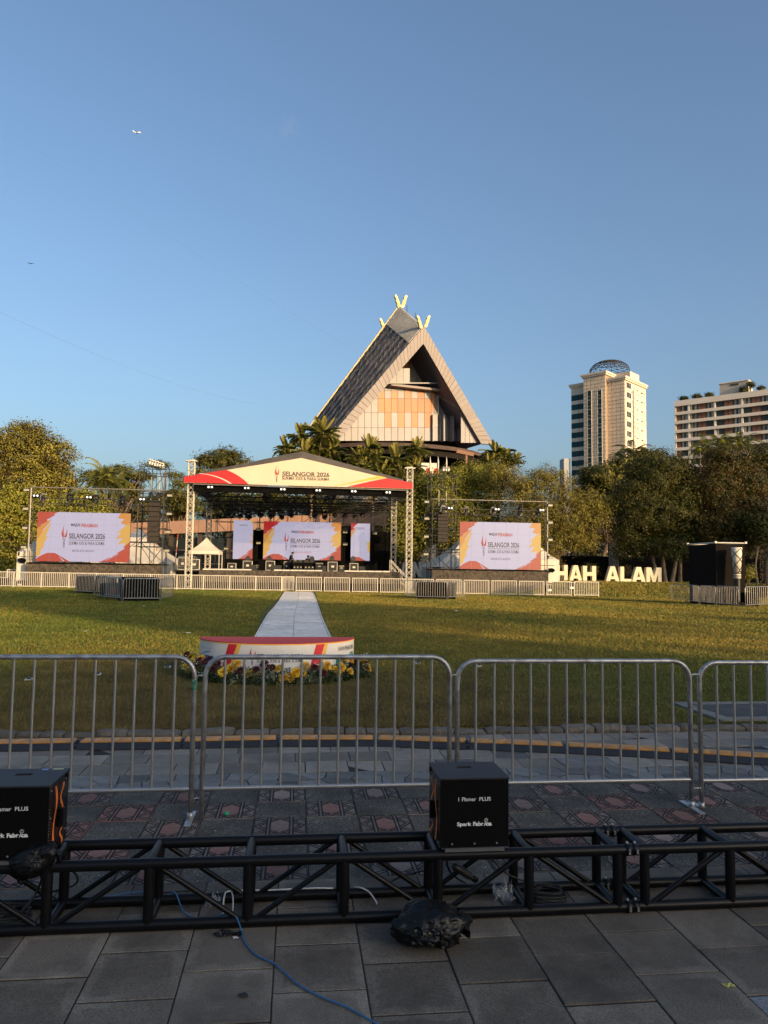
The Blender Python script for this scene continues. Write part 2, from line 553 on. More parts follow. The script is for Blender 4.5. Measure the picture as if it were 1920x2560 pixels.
def lawn_material():
    m = bpy.data.materials.new('lawn_turf')
    m.use_nodes = True
    N, L = links(m)
    b = N['Principled BSDF']
    b.inputs['Roughness'].default_value = 0.9
    b.inputs['Specular IOR Level'].default_value = 0.15
    geo = N.new('ShaderNodeNewGeometry')
    def noise(sc, det=6, ro=0.6, stretch=None):
        n = N.new('ShaderNodeTexNoise'); n.inputs['Scale'].default_value = sc; n.inputs['Detail'].default_value = det
        n.inputs['Roughness'].default_value = ro
        if stretch:
            mp = N.new('ShaderNodeMapping'); mp.inputs['Scale'].default_value = stretch
            L.new(geo.outputs['Position'], mp.inputs[0]); L.new(mp.outputs[0], n.inputs['Vector'])
        else:
            L.new(geo.outputs['Position'], n.inputs['Vector'])
        return n.outputs[0]
    def rng_(s, a, b_, c=0.0, d=1.0):
        r = N.new('ShaderNodeMapRange'); r.inputs[1].default_value = a; r.inputs[2].default_value = b_
        r.inputs[3].default_value = c; r.inputs[4].default_value = d
        L.new(s, r.inputs[0]); return r.outputs[0]
    def mix(f, a, b_, mode='MIX'):
        x = N.new('ShaderNodeMix'); x.data_type = 'RGBA'; x.blend_type = mode
        if isinstance(f, float): x.inputs[0].default_value = f
        else: L.new(f, x.inputs[0])
        for i, s in ((6, a), (7, b_)):
            if isinstance(s, tuple): x.inputs[i].default_value = (*s, 1)
            else: L.new(s, x.inputs[i])
        return x.outputs[2]
    big = noise(0.16, 5, 0.6)
    mid = noise(1.1, 8, 0.7)
    fine = noise(34, 4, 0.7)
    c = mix(rng_(big, 0.35, 0.65), (0.105, 0.105, 0.018), (0.150, 0.125, 0.025))
    c = mix(rng_(mid, 0.45, 0.75, 0, 0.6), c, (0.17, 0.135, 0.035))
    # trodden, dried strip along the kerb in front of the podium
    sp = N.new('ShaderNodeSeparateXYZ'); L.new(geo.outputs['Position'], sp.inputs[0])
    ax = N.new('ShaderNodeMath'); ax.operation = 'ABSOLUTE'
    sh = N.new('ShaderNodeMath'); sh.operation = 'ADD'; sh.inputs[1].default_value = 0.2
    L.new(sp.outputs[0], sh.inputs[0]); L.new(sh.outputs[0], ax.inputs[0])
    fx = rng_(ax.outputs[0], 1.2, 3.4, 1, 0)
    wob = N.new('ShaderNodeMath'); wob.operation = 'MULTIPLY_ADD'; wob.inputs[1].default_value = 2.4
    L.new(mid, wob.inputs[0]); L.new(sp.outputs[1], wob.inputs[2])
    fy = rng_(wob.outputs[0], 11.6, 12.8, 1, 0)
    mu = N.new('ShaderNodeMath'); mu.operation = 'MULTIPLY'; L.new(fx, mu.inputs[0]); L.new(fy, mu.inputs[1])
    mu2 = N.new('ShaderNodeMath'); mu2.operation = 'MULTIPLY'; mu2.inputs[1].default_value = 0.75; L.new(mu.outputs[0], mu2.inputs[0])
    c = mix(mu2.outputs[0], c, (0.115, 0.088, 0.035))
    c = mix(1.0, c, rng_(fine, 0.25, 0.75, 0.45, 1.55), 'MULTIPLY')
    c = mix(1.0, c, rng_(noise(6, 5, 0.7, (1, 0.25, 1)), 0.3, 0.7, 0.8, 1.2), 'MULTIPLY')
    L.new(c, b.inputs['Base Color'])
    bp = N.new('ShaderNodeBump'); bp.inputs['Strength'].default_value = 1; bp.inputs['Distance'].default_value = 0.03
    L.new(fine, bp.inputs['Height']); L.new(bp.outputs[0], b.inputs['Normal'])
    return m
m_lawn = lawn_material()
m_blade = [leafmat('grass_blade_sunlit', (0.250, 0.190, 0.032), 0.12, var=0.3, scale=0.7), leafmat('grass_blade_green', (0.098, 0.125, 0.017), 0.12, var=0.3, scale=0.9), leafmat('grass_blade_dry_shaded', (0.135, 0.100, 0.034), 0.12, var=0.45, scale=1.4)]  # yellow blades carry sunlit tone, darker ones shade; near strip also dried brown
m_ground = M('far_ground', (0.06, 0.07, 0.03), 0.95, var=0.3, scale=0.05)

# ------------------------------------------------------------------ ground sheets
mb = MB()
mb.box2((-2500, -300, -1.0), (2500, 4000, -0.35))
tag(mb.build('ground', m_ground), kind='structure')

xs = np.concatenate([np.arange(-150, -40, 10), np.arange(-40, 50, 1.5), np.arange(50, 161, 10)])
ys = np.concatenate([[7.93], np.arange(9, 75, 1.5), np.arange(75, 140, 8), [180, 260]])
mb = MB()
vs = [(x, y, lawn_z(x, y)) for y in ys for x in xs]
nx = len(xs)
fs = [(j * nx + i, j * nx + i + 1, (j + 1) * nx + i + 1, (j + 1) * nx + i) for j in range(len(ys) - 1) for i in range(nx - 1)]
mb.add(vs, fs, 0, True)
mb.add([(-150, 7.93, 0.03), (160, 7.93, 0.03), (160, 7.93, -0.4), (-150, 7.93, -0.4)], [(0, 3, 2, 1)])
lawn = tag(mb.build('lawn', m_lawn), kind='structure')

# short turf blades: fine near the kerb, coarser tufts farther out
n = 800000
d = 7.95 + 58 * (rng.random(n) ** 1.9)
x = (rng.random(n) * 2 - 1) * (0.56 * d + 3.2) + 0.115 * d
far = np.clip((d - 8) / 46, 0, 1)
hgt = rng.uniform(0.016, 0.034, n) * (1 + 2.2 * far)
wd = rng.uniform(0.003, 0.0055, n) * (d / 7.5) ** 1.2
a = rng.random(n) * 2 * np.pi
lean = rng.uniform(0.0, 0.9, n)
b_ = rng.random(n) * 2 * np.pi
tt = np.clip((d - 25) / 25, 0, 1)
z0 = 0.028 - 0.0055 * x * tt * tt * (3 - 2 * tt)
tm = np.clip((d - 51.5) / 11, 0, 1); tn = np.clip((x - 17) / 5, 0, 1)
z0 = z0 + tm * tm * (3 - 2 * tm) * tn * tn * (3 - 2 * tn)
V = np.empty((n, 3, 3), 'f')
V[:, 0] = np.stack([x - np.cos(a) * wd, d - np.sin(a) * wd, z0], 1)
V[:, 1] = np.stack([x + np.cos(a) * wd, d + np.sin(a) * wd, z0], 1)
V[:, 2] = np.stack([x + np.cos(b_) * lean * hgt, d + np.sin(b_) * lean * hgt, z0 + hgt], 1)
def tri_mesh(name, V, mats, mi=None, k=3):
    """V: faces x k x 3"""
    m = V.shape[0]
    me = bpy.data.meshes.new(name)
    me.vertices.add(m * k)
    me.vertices.foreach_set('co', V.reshape(-1).astype('f'))
    me.loops.add(m * k)
    me.loops.foreach_set('vertex_index', np.arange(m * k, dtype='i'))
    me.polygons.add(m)
    me.polygons.foreach_set('loop_start', np.arange(0, m * k, k, dtype='i'))
    for mt in (mats if isinstance(mats, (list, tuple)) else [mats]):
        me.materials.append(mt)
    if mi is not None:
        me.polygons.foreach_set('material_index', mi.astype('i'))
    me.update(calc_edges=True)
    return me
keep = ~((x > -0.95 - 0.3 * np.clip((d - 20) / 8, 0, 1) + 0.3 * np.clip((d - 30) / 15, 0, 1)) & (x < 0.82 + (d - 19) * 0.016) & (d > 12) & (d < 54)) & ~((np.abs(x + 0.265) < 1.3) & (d > 10.9) & (d < 12.2)) & ~((x > 4.6) & (x < 6.6) & (d > 8.05) & (d < 9.3))
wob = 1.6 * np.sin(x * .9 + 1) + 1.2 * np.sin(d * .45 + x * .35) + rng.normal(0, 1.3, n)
mi_ = np.where(d + wob * .5 < 13.2, np.where(np.abs(x + .3) + .5 * wob < 3.0, 2, rng.choice([1, 1, 2], n)), np.where(rng.random(n) < np.clip(.34 + .40 * (x < -1) + .1 * wob, 0, 1), 1, 0))  # more green on the shaded left; bright blades kept off the shaded kerb side
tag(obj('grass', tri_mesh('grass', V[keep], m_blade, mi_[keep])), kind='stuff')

# ------------------------------------------------------------------ pavement, laid piece by piece
mb = MB()
mb.box2((-14, -12, -0.32), (16, 7.76, -0.0045))
pave = tag(mb.build('pavement', m_mortar), kind='structure')

def slab_mesh(w_, d_, h_, mat, ch=0.0025):
    b = MB(); b.cbox((0, 0, -h_ / 2), (w_, d_, h_), ch)
    o = b.build('slab', mat); me = o.data
    bpy.data.objects.remove(o)
    return me
PX = 0.373
full = slab_mesh(PX - 0.006, 0.377 - 0.010, 0.03, m_slab)
cache = {}
for k in range(-8, 14):
    x0 = -0.058 + PX * k
    off = (3.333 if k % 2 else 3.52) - 0.377 * 12
    y = off
    while y < 4.235:
        ya, yb = y, min(y + 0.377, 4.236)
        y += 0.377
        if yb - ya < 0.05 or yb < 1.2: continue
        pale = k == 5 and 2.6 < (ya + yb) / 2 < 2.95
        if yb - ya > 0.37:
            me = full
            if pale: me = slab_mesh(PX - 0.006, 0.371, 0.03, m_slabl)
        else:
            key = round(yb - ya, 3)
            if key not in cache: cache[key] = slab_mesh(PX - 0.006, yb - ya - 0.006, 0.03, m_slab)
            me = cache[key]
        obj('paving_slab', me, pave, (x0 + PX / 2, (ya + yb) / 2, random.uniform(-0.003, 0.002)),
            (random.uniform(-0.003, 0.003), random.uniform(-0.003, 0.003), random.uniform(-0.004, 0.004)))

# star tiles and pebble tiles in a chequerboard
TP = 0.3445
def star_tile(mats):
    h = TP / 2 - 0.003
    b = MB()
    b.cbox((0, 0, -0.015), (2 * h, 2 * h, 0.03), 0.003, 0)
    def seg(p, q, wd=.012, z=.0014):
        p, q = Vector((p[0] * h, p[1] * h, z)), Vector((q[0] * h, q[1] * h, z))
        n_ = (q - p).normalized(); n_ = Vector((-n_.y, n_.x, 0)) * wd * .5
        b.add([p - n_, q - n_, q + n_, p + n_], [(0, 1, 2, 3)], 2)
    b.add([(x * h, y * h, .0008) for x, y in ((-.34, -.62), (0, -.9), (.34, -.62), (.34, .62), (0, .9), (-.34, .62))], [tuple(range(6))], 1)
    for s_ in (-1, 1):
        for x in (.37, .50): seg((s_ * x, -.95), (s_ * x, .95))
        for y in (-1, 1):
            seg((s_ * .95, 0), (s_ * .50, y * .58)); seg((s_ * .78, 0), (s_ * .50, y * .36))
            seg((s_ * .37, y * .58), (0, y * .93)); seg((s_ * .37, y * .42), (0, y * .76))
            seg((s_ * .95, y * .93), (s_ * .50, y * .62)); seg((s_ * .95, y * .72), (s_ * .58, y * .50))
            seg((s_ * .37, y * .95), (s_ * .10, y * .70))
            seg((s_ * .97, y * .04), (s_ * .97, y * .9), .007)
        seg((-.95, s_ * .97), (.95, s_ * .97), .006)
    o = b.build('tile', mats); me = o.data
    bpy.data.objects.remove(o)
    return me
tr = star_tile([m_tile_g, m_tile_r, m_groove])
tp_ = star_tile([m_tile_g, m_tile_p, m_groove])
tw = star_tile([m_tile_r, m_tile_r, m_groove])
pb = slab_mesh(TP - 0.006, TP - 0.006, 0.03, m_pebble)
for j in range(5):
    for i in range(-12, 17):
        x0, y0 = -0.242 + TP * (i + 0.5), 5.955 - TP * (j + 0.5)
        if (i + j) % 2 == 0:
            me = random.choice([tr, tr, tp_, tw] if j else [tp_, tp_, tr])
            obj('patterned_tile', me, pave, (x0, y0, random.uniform(-0.002, 0.003)), (random.uniform(-.004, .004), random.uniform(-.004, .004), random.uniform(-.006, .006)))
        else:
            obj('pebble_tile', pb, pave, (x0, y0, random.uniform(-0.003, 0.002)), (random.uniform(-.004, .004), random.uniform(-.004, .004), 0))

# a strip of crazy paving (irregular slate): Voronoi cells clipped to the strip
def clip_poly(P, a, b, c):
    """keep a*x+b*y<=c"""
    o = []
    n = len(P)
    for i in range(n):
        p, q = P[i], P[(i + 1) % n]
        dp, dq = a * p[0] + b * p[1] - c, a * q[0] + b * q[1] - c
        if dp <= 0: o.append(p)
        if (dp < 0 < dq) or (dq < 0 < dp):
            t = dp / (dp - dq)
            o.append((p[0] + (q[0] - p[0]) * t, p[1] + (q[1] - p[1]) * t))
    return o
def stone(P, h, mat, nm, parent, z=0.0, shrink=0.006, ch=0.006):
    cx = sum(p[0] for p in P) / len(P); cy = sum(p[1] for p in P) / len(P)
    def inset(k):
        r_ = []
        for p in P:
            dx, dy = p[0] - cx, p[1] - cy
            l = math.hypot(dx, dy) or 1
            f = max(0.2, (l - k) / l)
            r_.append((dx * f, dy * f))
        return r_
    n = len(P)
    A, B = inset(shrink), inset(shrink + ch)
    vs = [(p[0], p[1], -h) for p in A] + [(p[0], p[1], -ch * 0.6) for p in A] + [(p[0], p[1], 0) for p in B]
    fs = [tuple(range(2 * n, 3 * n))]
    for l in (0, n):
        for i in range(n):
            k = (i + 1) % n
            fs.append((l + i, l + k, l + n + k, l + n + i))
    b = MB(); b.add(vs, fs)
    o = b.build(nm, mat, parent, (cx, cy, z))
    o.rotation_euler = (random.uniform(-.01, .01), random.uniform(-.01, .01), 0)
    return o
def crazy(x0, x1, y0, y1, cell, mats, nm, cnt):
    pts = []
    nx_, ny_ = int((x1 - x0) / cell), max(1, int(round((y1 - y0) / cell)))
    for i in range(nx_):
        for j in range(ny_):
            pts.append((x0 + (i + random.uniform(.1, .9)) * cell, y0 + (j + random.uniform(.1, .9)) * (y1 - y0) / ny_))
    for i, p in enumerate(pts):
        P = [(x0, y0), (x1, y0), (x1, y1), (x0, y1)]
        for k, q in enumerate(pts):
            if k == i or abs(q[0] - p[0]) > 4 * cell: continue
            a, b2 = q[0] - p[0], q[1] - p[1]
            P = clip_poly(P, a, b2, a * (p[0] + q[0]) / 2 + b2 * (p[1] + q[1]) / 2)
            if len(P) < 3: break
        if len(P) >= 3:
            stone(P, 0.03, random.choice(mats), nm, pave, random.uniform(-.003, .004))
crazy(-3.9, 5.7, 5.963, 6.40, 0.21, [m_crazy], 'crazy_stone', 0)

# big pale flags between the slate strip and the kerb
y = 6.405
rows = [0.345, 0.33, 0.35, 0.32]
for j, hh in enumerate(rows):
    x0 = -4.2 - random.uniform(0, .3) + (j % 2) * 0.18
    while x0 < 6.2:
        ww = random.choice([0.36, 0.36, 0.36, 0.48, 0.30])
        me = slab_mesh(ww - 0.008, hh - 0.008, 0.03, random.choice([m_slab2, m_slab2, m_slab2, m_crazy]) if x0 > 1.2 else m_slab2)
        obj('flagstone', me, pave, (x0 + ww / 2, y + hh / 2, random.uniform(-.004, .003)), (random.uniform(-.006, .006), random.uniform(-.006, .006), random.uniform(-.01, .01)))
        x0 += ww
    y += hh

# rough stone kerb
kerb = tag(MB().box2((-14, 7.80, -0.3), (16, 7.925, 0.0)).build('kerb', m_mortar), kind='structure')
x0 = -5.0
while x0 < 7.6:
    ww = random.choice([0.22, 0.34, 0.45, 0.30, 0.52])
    hh = random.uniform(0.035, 0.065)
    b = MB()
    nn = 7
    prof = [(-0.085, -0.05), (-0.095, hh * 0.45), (-0.07, hh * 0.92), (0.0, hh), (0.075, hh * 0.94), (0.085, -0.05)]
    vs, fs = [], []
    for i in range(nn):
        t = (i / (nn - 1) - 0.5) * (ww - 0.012)
        e = 0.86 if i in (0, nn - 1) else 1.0
        for (py, pz) in prof:
            j1 = random.uniform(-.008, .008)
            vs.append((t, py * e + j1, pz * e + (random.uniform(-.008, .006) if pz > 0 else 0)))
    m_ = len(prof)
    for i in range(nn - 1):
        for j in range(m_ - 1):
            fs.append((i * m_ + j, (i + 1) * m_ + j, (i + 1) * m_ + j + 1, i * m_ + j + 1))
    fs.append(tuple(range(m_))); fs.append(tuple((nn - 1) * m_ + j for j in reversed(range(m_))))
    b.add(vs, fs, 0, False)
    o = b.build('kerb_stone', m_kerb, kerb, (x0 + ww / 2, 7.86 + random.uniform(-.012, .012) + (0.03 if x0 < -1 else 0), random.uniform(-.012, 0.004)), fix=True)
    o.rotation_euler = (random.uniform(-.04, .04), random.uniform(-.03, .03), random.uniform(-.03, .03))
    x0 += ww

# concrete service cover in the turf, right
sc = thing('service_cover', 'square concrete service cover with black lid sunk in the grass at the right', 'cover', (5.75, 8.68, 0.035))
b = MB()
for (xa, xb, ya, yb) in ((-1.02, 1.0, -0.56, -0.42), (-1.02, 1.0, 0.42, 0.56), (-1.02, -0.86, -0.42, 0.42), (0.84, 1.0, -0.42, 0.42)):
    b.box2((xa, ya, -0.2), (xb, yb, 0.018))
b.build('rim', M('old_concrete', (0.17, 0.165, 0.15), 0.9, var=0.25, scale=6, bump=0.5, bscale=40, dirt=(0.06, 0.06, 0.045), dscale=3), sc)
b = MB(); b.cbox((-0.01, 0, 0.0), (1.66, 0.80, 0.03), 0.01)
b.build('lid', M('tar_lid', (0.045, 0.044, 0.043), 0.75, var=0.3, scale=14, bump=0.6, bscale=60, dirt=(0.12, 0.115, 0.1), dscale=4, damt=0.7), sc)

# ------------------------------------------------------------------ unseen blocks added behind the viewer, sized to shade foreground and right-hand trees
m_plain = M('rear_plaster', (0.42, 0.39, 0.34), 0.85, var=0.1, scale=1)
m_rglass = M('rear_glass', (0.03, 0.04, 0.05), 0.15, var=0.0)
def rear_block(name, label, x0, x1, y0, y1, h, nfl):
    t = thing(name, label, 'building', ((x0 + x1) / 2, y1, 0))
    hw, dp = (x1 - x0) / 2, y1 - y0
    MB().box2((-hw, -dp, 0), (hw, 0, h - 0.3)).build('wall', m_plain, t)
    MB().box2((-hw - .3, -dp - .3, h - 0.3), (hw + .3, .3, h)).build('roof', M('rear_roof', (0.2, 0.19, 0.18), 0.9, var=0.1), t)
    fh = (h - 0.6) / nfl
    me = MB().box((0, 0, 0), (1.8, 0.12, fh * 0.5)).build('w', m_rglass)
    mesh = me.data; bpy.data.objects.remove(me)
    for f in range(nfl):
        for i in range(int(2 * hw / 3.2)):
            obj('window', mesh, t, (-hw + 1.8 + i * 3.2, 0.02, fh * (f + 0.55)))
    return t
rear_block('shade_building', 'long low unseen building behind the viewer, sized to shade the paving', -40, 78, -75, -60, 19.6, 5)
rear_block('shade_strip_block', 'unseen thin block behind the viewer, added to throw a shadow strip on the lawn', 63.8, 68.5, -69, -66, 32.0, 8)
rear_block('shade_tower', 'unseen tall block far right behind the viewer, added to shade the right-hand trees', 140, 215, -80, -60, 43, 10)
# ================================================================== foreground
m_blk = M('black_paint', (0.0045, 0.0045, 0.0055), 0.38, var=0.2, scale=20, spec=0.22)
m_steel = M('galvanised', (0.40, 0.40, 0.40), 0.42, 0.7, var=0.3, scale=14, dirt=(0.15, 0.10, 0.07), dscale=6, damt=0.8)
m_bolt = M('bright_bolt', (0.35, 0.35, 0.34), 0.4, 0.8, var=0.1)
m_cable = M('black_rubber', (0.012, 0.012, 0.012), 0.55, var=0.1)

# ---- black box truss lying along the paving
def truss_section(label, xa, n, first, loc):
    t = thing('box_truss', label, 'truss', loc, 0, 'black box trusses laid along the paving')
    by, r = 0.449, 0.0255
    zt, zb, yf, yb = 0.297, 0.026, 0.0, 0.267
    L0, L1 = -0.07, n * by + 0.07
    for y in (yf, yb):
        for z in (zt, zb):
            strut('chord', (L0, y, z), (L1, y, z), r, m_blk, t, 14)
    for i in range(n + 1):
        x = i * by
        for y in (yf, yb):
            strut('upright', (x, y, zb), (x, y, zt), 0.024, m_blk, t, 14)
        for z in (zt, zb):
            strut('cross_bar', (x, yf, z), (x, yb, z), 0.0225, m_blk, t, 14)
    for i in range(n):
        up = (i + first) % 2 == 0
        for y in (yf, yb):
            a = (i * by + 0.035, y, zb + 0.01 if up else zt - 0.01)
            b = ((i + 1) * by - 0.035, y, zt - 0.01 if up else zb + 0.01)
            strut('diagonal', a, b, 0.0135, m_blk, t, 10)
    for x in (L0, L1):
        for y in (yf, yb):
            for z in (zt, zb):
                d = 0.02 if x == L0 else -0.02
                b = MB()
                b.tube([(x, y, z), (x + d * 1.6, y, z)], 0.029, 12)
                b.build('end_collar', m_blk, t)
                b = MB()
                for s_ in (-1, 1):
                    b.tube([(x + d, y - 0.038, z + s_ * 0.006), (x + d, y - 0.026, z + s_ * 0.006)], 0.006, 6)
                    b.tube([(x + d, y, z + s_ * 0.026), (x + d, y, z + s_ * 0.038)], 0.006, 6)
                b.build('bolt', m_bolt, t)
    return t
truss_section('longer black box truss running off the left edge under both flame boxes', 0, 8, 0, (-1.988, 3.71, 0))
truss_section('black box truss bolted on at the right and running off the right edge', 0, 5, 0, (1.745, 3.712, 0))

# ---- flame machines
m_box = M('black_sheet', (0.004, 0.0036, 0.0036), 0.26, var=0.15, scale=8, spec=0.25)
m_boxtop = M('black_sheet_paler', (0.018, 0.018, 0.021), 0.55, var=0.25, scale=9, spec=0.3, dirt=(0.035, 0.035, 0.035), dscale=6)  # lid colour set paler than the case, with pale mottling
m_print = M('white_print', (0.75, 0.75, 0.72), 0.6, var=0.05)
m_orange = M('orange_webbing', (0.75, 0.17, 0.02), 0.7, var=0.25, scale=30, bump=0.3, bscale=200)
def flame_box(label, loc, side):
    t = thing('flame_machine', label, 'flame machine', loc, 0, 'black flame machines on the truss')
    W, D, H = 0.337, 0.30, 0.335
    b = MB()
    b.box2((-W / 2, 0, 0.012), (W / 2, D, H - 0.004))
    b.build('case', m_box, t)
    b = MB()
    o = 0.004
    # lid with a real slot for the flame nozzle
    sx, sy, sw, sd = -0.01, D * 0.66, 0.075, 0.038
    za, zb2 = H - 0.0035, H + 0.004
    b.box2((-W / 2 - o, -o, za), (W / 2 + o, sy - sd / 2, zb2))
    b.box2((-W / 2 - o, sy + sd / 2, za), (W / 2 + o, D + o, zb2))
    b.box2((-W / 2 - o, sy - sd / 2, za), (sx - sw / 2, sy + sd / 2, zb2))
    b.box2((sx + sw / 2, sy - sd / 2, za), (W / 2 + o, sy + sd / 2, zb2))
    b.build('lid', m_boxtop, t)
    MB().box((sx, sy, za + 0.0004), (sw, sd, 0.0016)).build('nozzle_slot', M('slot_dark', (0.002, 0.002, 0.002), 0.9, var=0), t)
    b = MB(); b.box((0, 0.004, 0.004), (W * 0.86, 0.03, 0.016)); b.box((0, D - 0.03, 0.004), (W * 0.86, 0.03, 0.016))
    b.build('base_rail', M('rail_edge', (0.14, 0.14, 0.14), 0.5, 0.5), t)
    for x in (-0.11, 0.0, 0.11):
        MB().lathe([(0.0045, 0), (0.0045, 0.003), (0.002, 0.0045), (0, 0.0045)], 8, axis=Matrix.Rotation(R(90), 3, 'X'), c=(x, -0.0005, 0.03)).build('screw', m_bolt, t)
    s = 1 if side == 'R' else -1
    for (y, z) in ((0.03, H - 0.03), (0.03, H * .55), (0.03, 0.03), (D - 0.05, H - 0.03), (D - 0.05, H * 0.5), (D - 0.03, 0.06)):
        MB().lathe([(0.0035, 0), (0.0035, 0.002), (0, 0.003)], 8, axis=Matrix.Rotation(R(90) * s, 3, 'Y'), c=(s * (W / 2 + .0005), y, z)).build('screw', m_bolt, t)
    if side == 'R':
        b = MB()
        for i in range(14):
            b.box((s * (W / 2 + .0012), 0.012 + (i % 2) * 0.0, 0.05 + i * 0.0135), (0.002, 0.0035, 0.0035))
        b.build('rivets', m_bolt, t)
    # two ratchet-strap tails hanging on the side
    for k, (y0, za, zb_, wd) in enumerate(((0.075, H - 0.02, 0.03, 0.022), (0.175, H - 0.03, H * 0.55, 0.018), (0.185, H * 0.30, 0.02, 0.022))):
        pts = []
        for i in range(11):
            f = i / 10
            z = za + (zb_ - za) * f
            pts.append((s * (W / 2 + 0.006 + 0.004 * math.sin(f * 7 + k)), y0 + 0.007 * math.sin(f * 6 + k * 1.3), z, wd * (0.75 + 0.25 * math.sin(f * 9 + k))))
        b = MB()
        vs, fs = [], []
        for (x, y, z, w_) in pts:
            for q, e in ((-1, 0), (1, 0), (1, .002), (-1, .002)):
                vs.append((x + s * e, y + q * w_ / 2, z))
        for i in range(10):
            for j in range(4):
                fs.append((i * 4 + j, i * 4 + (j + 1) % 4, i * 4 + 4 + (j + 1) % 4, i * 4 + 4 + j))
        b.add(vs, fs)
        b.build('strap', m_orange, t, fix=True)
    b = MB(); b.box((s * (W / 2 + 0.011), 0.172, H * 0.44), (0.02, 0.03, 0.085)); b.tube([(s * (W / 2 + .012), 0.155, H * .55), (s * (W / 2 + .016), 0.19, H * .55)], 0.006, 8)
    b.build('ratchet_buckle', m_blk, t)
    MB().box((s * W / 2 * 0.99, D - 0.03, H * 0.93), (0.016, 0.02, 0.03)).build('latch', m_blk, t)
    u = (1, 0, 0)
    lettering('I', m_print, t, (-0.0785, -0.0012, 0.2385), 0.0028, 0.0175, u, bold=0.0)
    lettering('Flamer', m_print, t, (-0.0275, -0.0012, 0.2385), 0.069, 0.0180, u, bold=0.012)
    lettering('PLUS', m_print, t, (0.0515, -0.0012, 0.2385), 0.057, 0.0180, u, bold=0.012)
    lettering('Spark', m_print, t, (-0.0505, -0.0012, 0.1195), 0.071, 0.0235, u, bold=0.035)
    lettering('Fabr', m_print, t, (0.0185, -0.0012, 0.1220), 0.051, 0.0195, u, bold=0.045)
    lettering('ca', m_print, t, (0.0690, -0.0012, 0.1195), 0.032, 0.0145, u, bold=0.045)
    b = MB()
    b.poly([(0.0455, -0.0012, 0.112), (0.0490, -0.0012, 0.112), (0.0555, -0.0012, 0.131), (0.0520, -0.0012, 0.131)])
    for i in range(8):
        a = i * math.pi / 4 + 0.3
        c = Vector((0.0570, -0.0012, 0.1390))
        dv, sv = Vector((math.cos(a), 0, math.sin(a))), Vector((-math.sin(a), 0, math.cos(a)))
        b.poly([c + dv * 0.004 - sv * 0.0008, c + dv * 0.0095 - sv * 0.0013, c + dv * 0.0095 + sv * 0.0013, c + dv * 0.004 + sv * 0.0008])
    b.build('spark_mark', m_print, t)
    return t
flame_box('black flame machine right of centre with orange straps on its left side', (0.880, 3.692, 0.3235), 'L')
lb = flame_box('black flame machine cut by the left edge with orange straps on its right side', (-1.262, 3.692, 0.3235), 'R')
b = MB(); b.box((0.06, 0.285, 0.3395), (0.03, 0.02, 0.0006)); b.build('blue_sticker', M('blue_sticker', (0.2, 0.3, 0.6), 0.6, var=0), lb)
b = MB(); b.box((0.12, 0.29, 0.3395), (0.05, 0.015, 0.0006)); b.build('yellow_sticker', M('yellow_sticker', (0.6, 0.55, 0.3), 0.6, var=0), lb)

# ---- crumpled bin bags
m_bag = M('bin_bag', (0.004, 0.004, 0.0045), 0.36, var=0.1, scale=5, spec=0.3, bump=0.5, bscale=22)
from mathutils import noise as NZ
def bag(name, label, loc, rad, seed, squash=(1, 1, 1)):
    bm = bmesh.new()
    bmesh.ops.create_icosphere(bm, subdivisions=5, radius=1)
    for v in bm.verts:
        p = v.co * 1.7 + Vector((seed, seed * 2, 3))
        rdg = 1 - abs(NZ.noise(p * 1.6)) * 2.0
        rdg2 = 1 - abs(NZ.noise(p * 4.1 + Vector((9, 1, 4)))) * 2.0
        rdg3 = 1 - abs(NZ.noise(p * 9.0 + Vector((2, 7, 4)))) * 2.0
        k = 0.82 + 0.30 * NZ.noise(p * 0.8) + 0.07 * rdg + 0.05 * rdg2 ** 3 + 0.03 * rdg3 ** 3
        v.co = Vector((v.co.x * k * squash[0], v.co.y * k * squash[1], v.co.z * k * squash[2])) * rad
    zmin = min(v.co.z for v in bm.verts)
    for v in bm.verts:
        v.co.z -= zmin
        if v.co.z < rad * 0.12: v.co.z *= 0.3
    me = bpy.data.meshes.new(name)
    bm.to_mesh(me); bm.free()
    me.materials.append(m_bag)
    me.polygons.foreach_set('use_smooth', [True] * len(me.polygons))
    o = tag(obj(name, me, None, loc), label, 'bag')
    # loose crumpled folds of film standing off the mass
    r_ = random.Random(int(seed * 10))
    for q in range(16):
        dz = r_.uniform(-.25, .95); a = r_.uniform(0, 2 * math.pi)
        d = Vector((math.cos(a) * math.sqrt(1 - dz * dz), math.sin(a) * math.sqrt(1 - dz * dz), dz))
        u, v = frame_axes(d)
        c = Vector((d.x * squash[0], d.y * squash[1], d.z * squash[2])) * rad * .80 + Vector((0, 0, rad * squash[2] * .72))
        n = 8; sz = rad * r_.uniform(.55, .95); ang = r_.uniform(0, 3.14); fr = r_.uniform(9, 15)
        b = MB(); vs = []
        for i in range(n + 1):
            for j in range(n + 1):
                s_, t_ = (i / n - .5) * sz, (j / n - .5) * sz * .7
                w_ = math.cos(ang) * s_ + math.sin(ang) * t_
                h = rad * (.10 * abs(math.sin(w_ * fr / rad + q)) + .05 * r_.random() - .9 * (s_ * s_ + t_ * t_) / (rad * rad) * .35)
                p = c + u * s_ + v * t_ + d * h
                p.z = max(p.z, .004)
                vs.append(p)
        b.add(vs, [(i * (n + 1) + j, (i + 1) * (n + 1) + j, (i + 1) * (n + 1) + j + 1, i * (n + 1) + j + 1) for i in range(n) for j in range(n)])
        b.build('film_fold', m_bag, o)
    return o
bag('bin_bag', 'crumpled black bin bag on the paving against the truss below the right flame machine', (0.63, 3.475, 0.0), 0.150, 3.1, (1.28, 0.85, 0.60))
b1 = bag('bin_bag', 'black plastic bag wrapped round the corner of the left flame machine', (-1.10, 3.70, 0.255), 0.098, 8.4, (1.15, 0.7, 0.85))
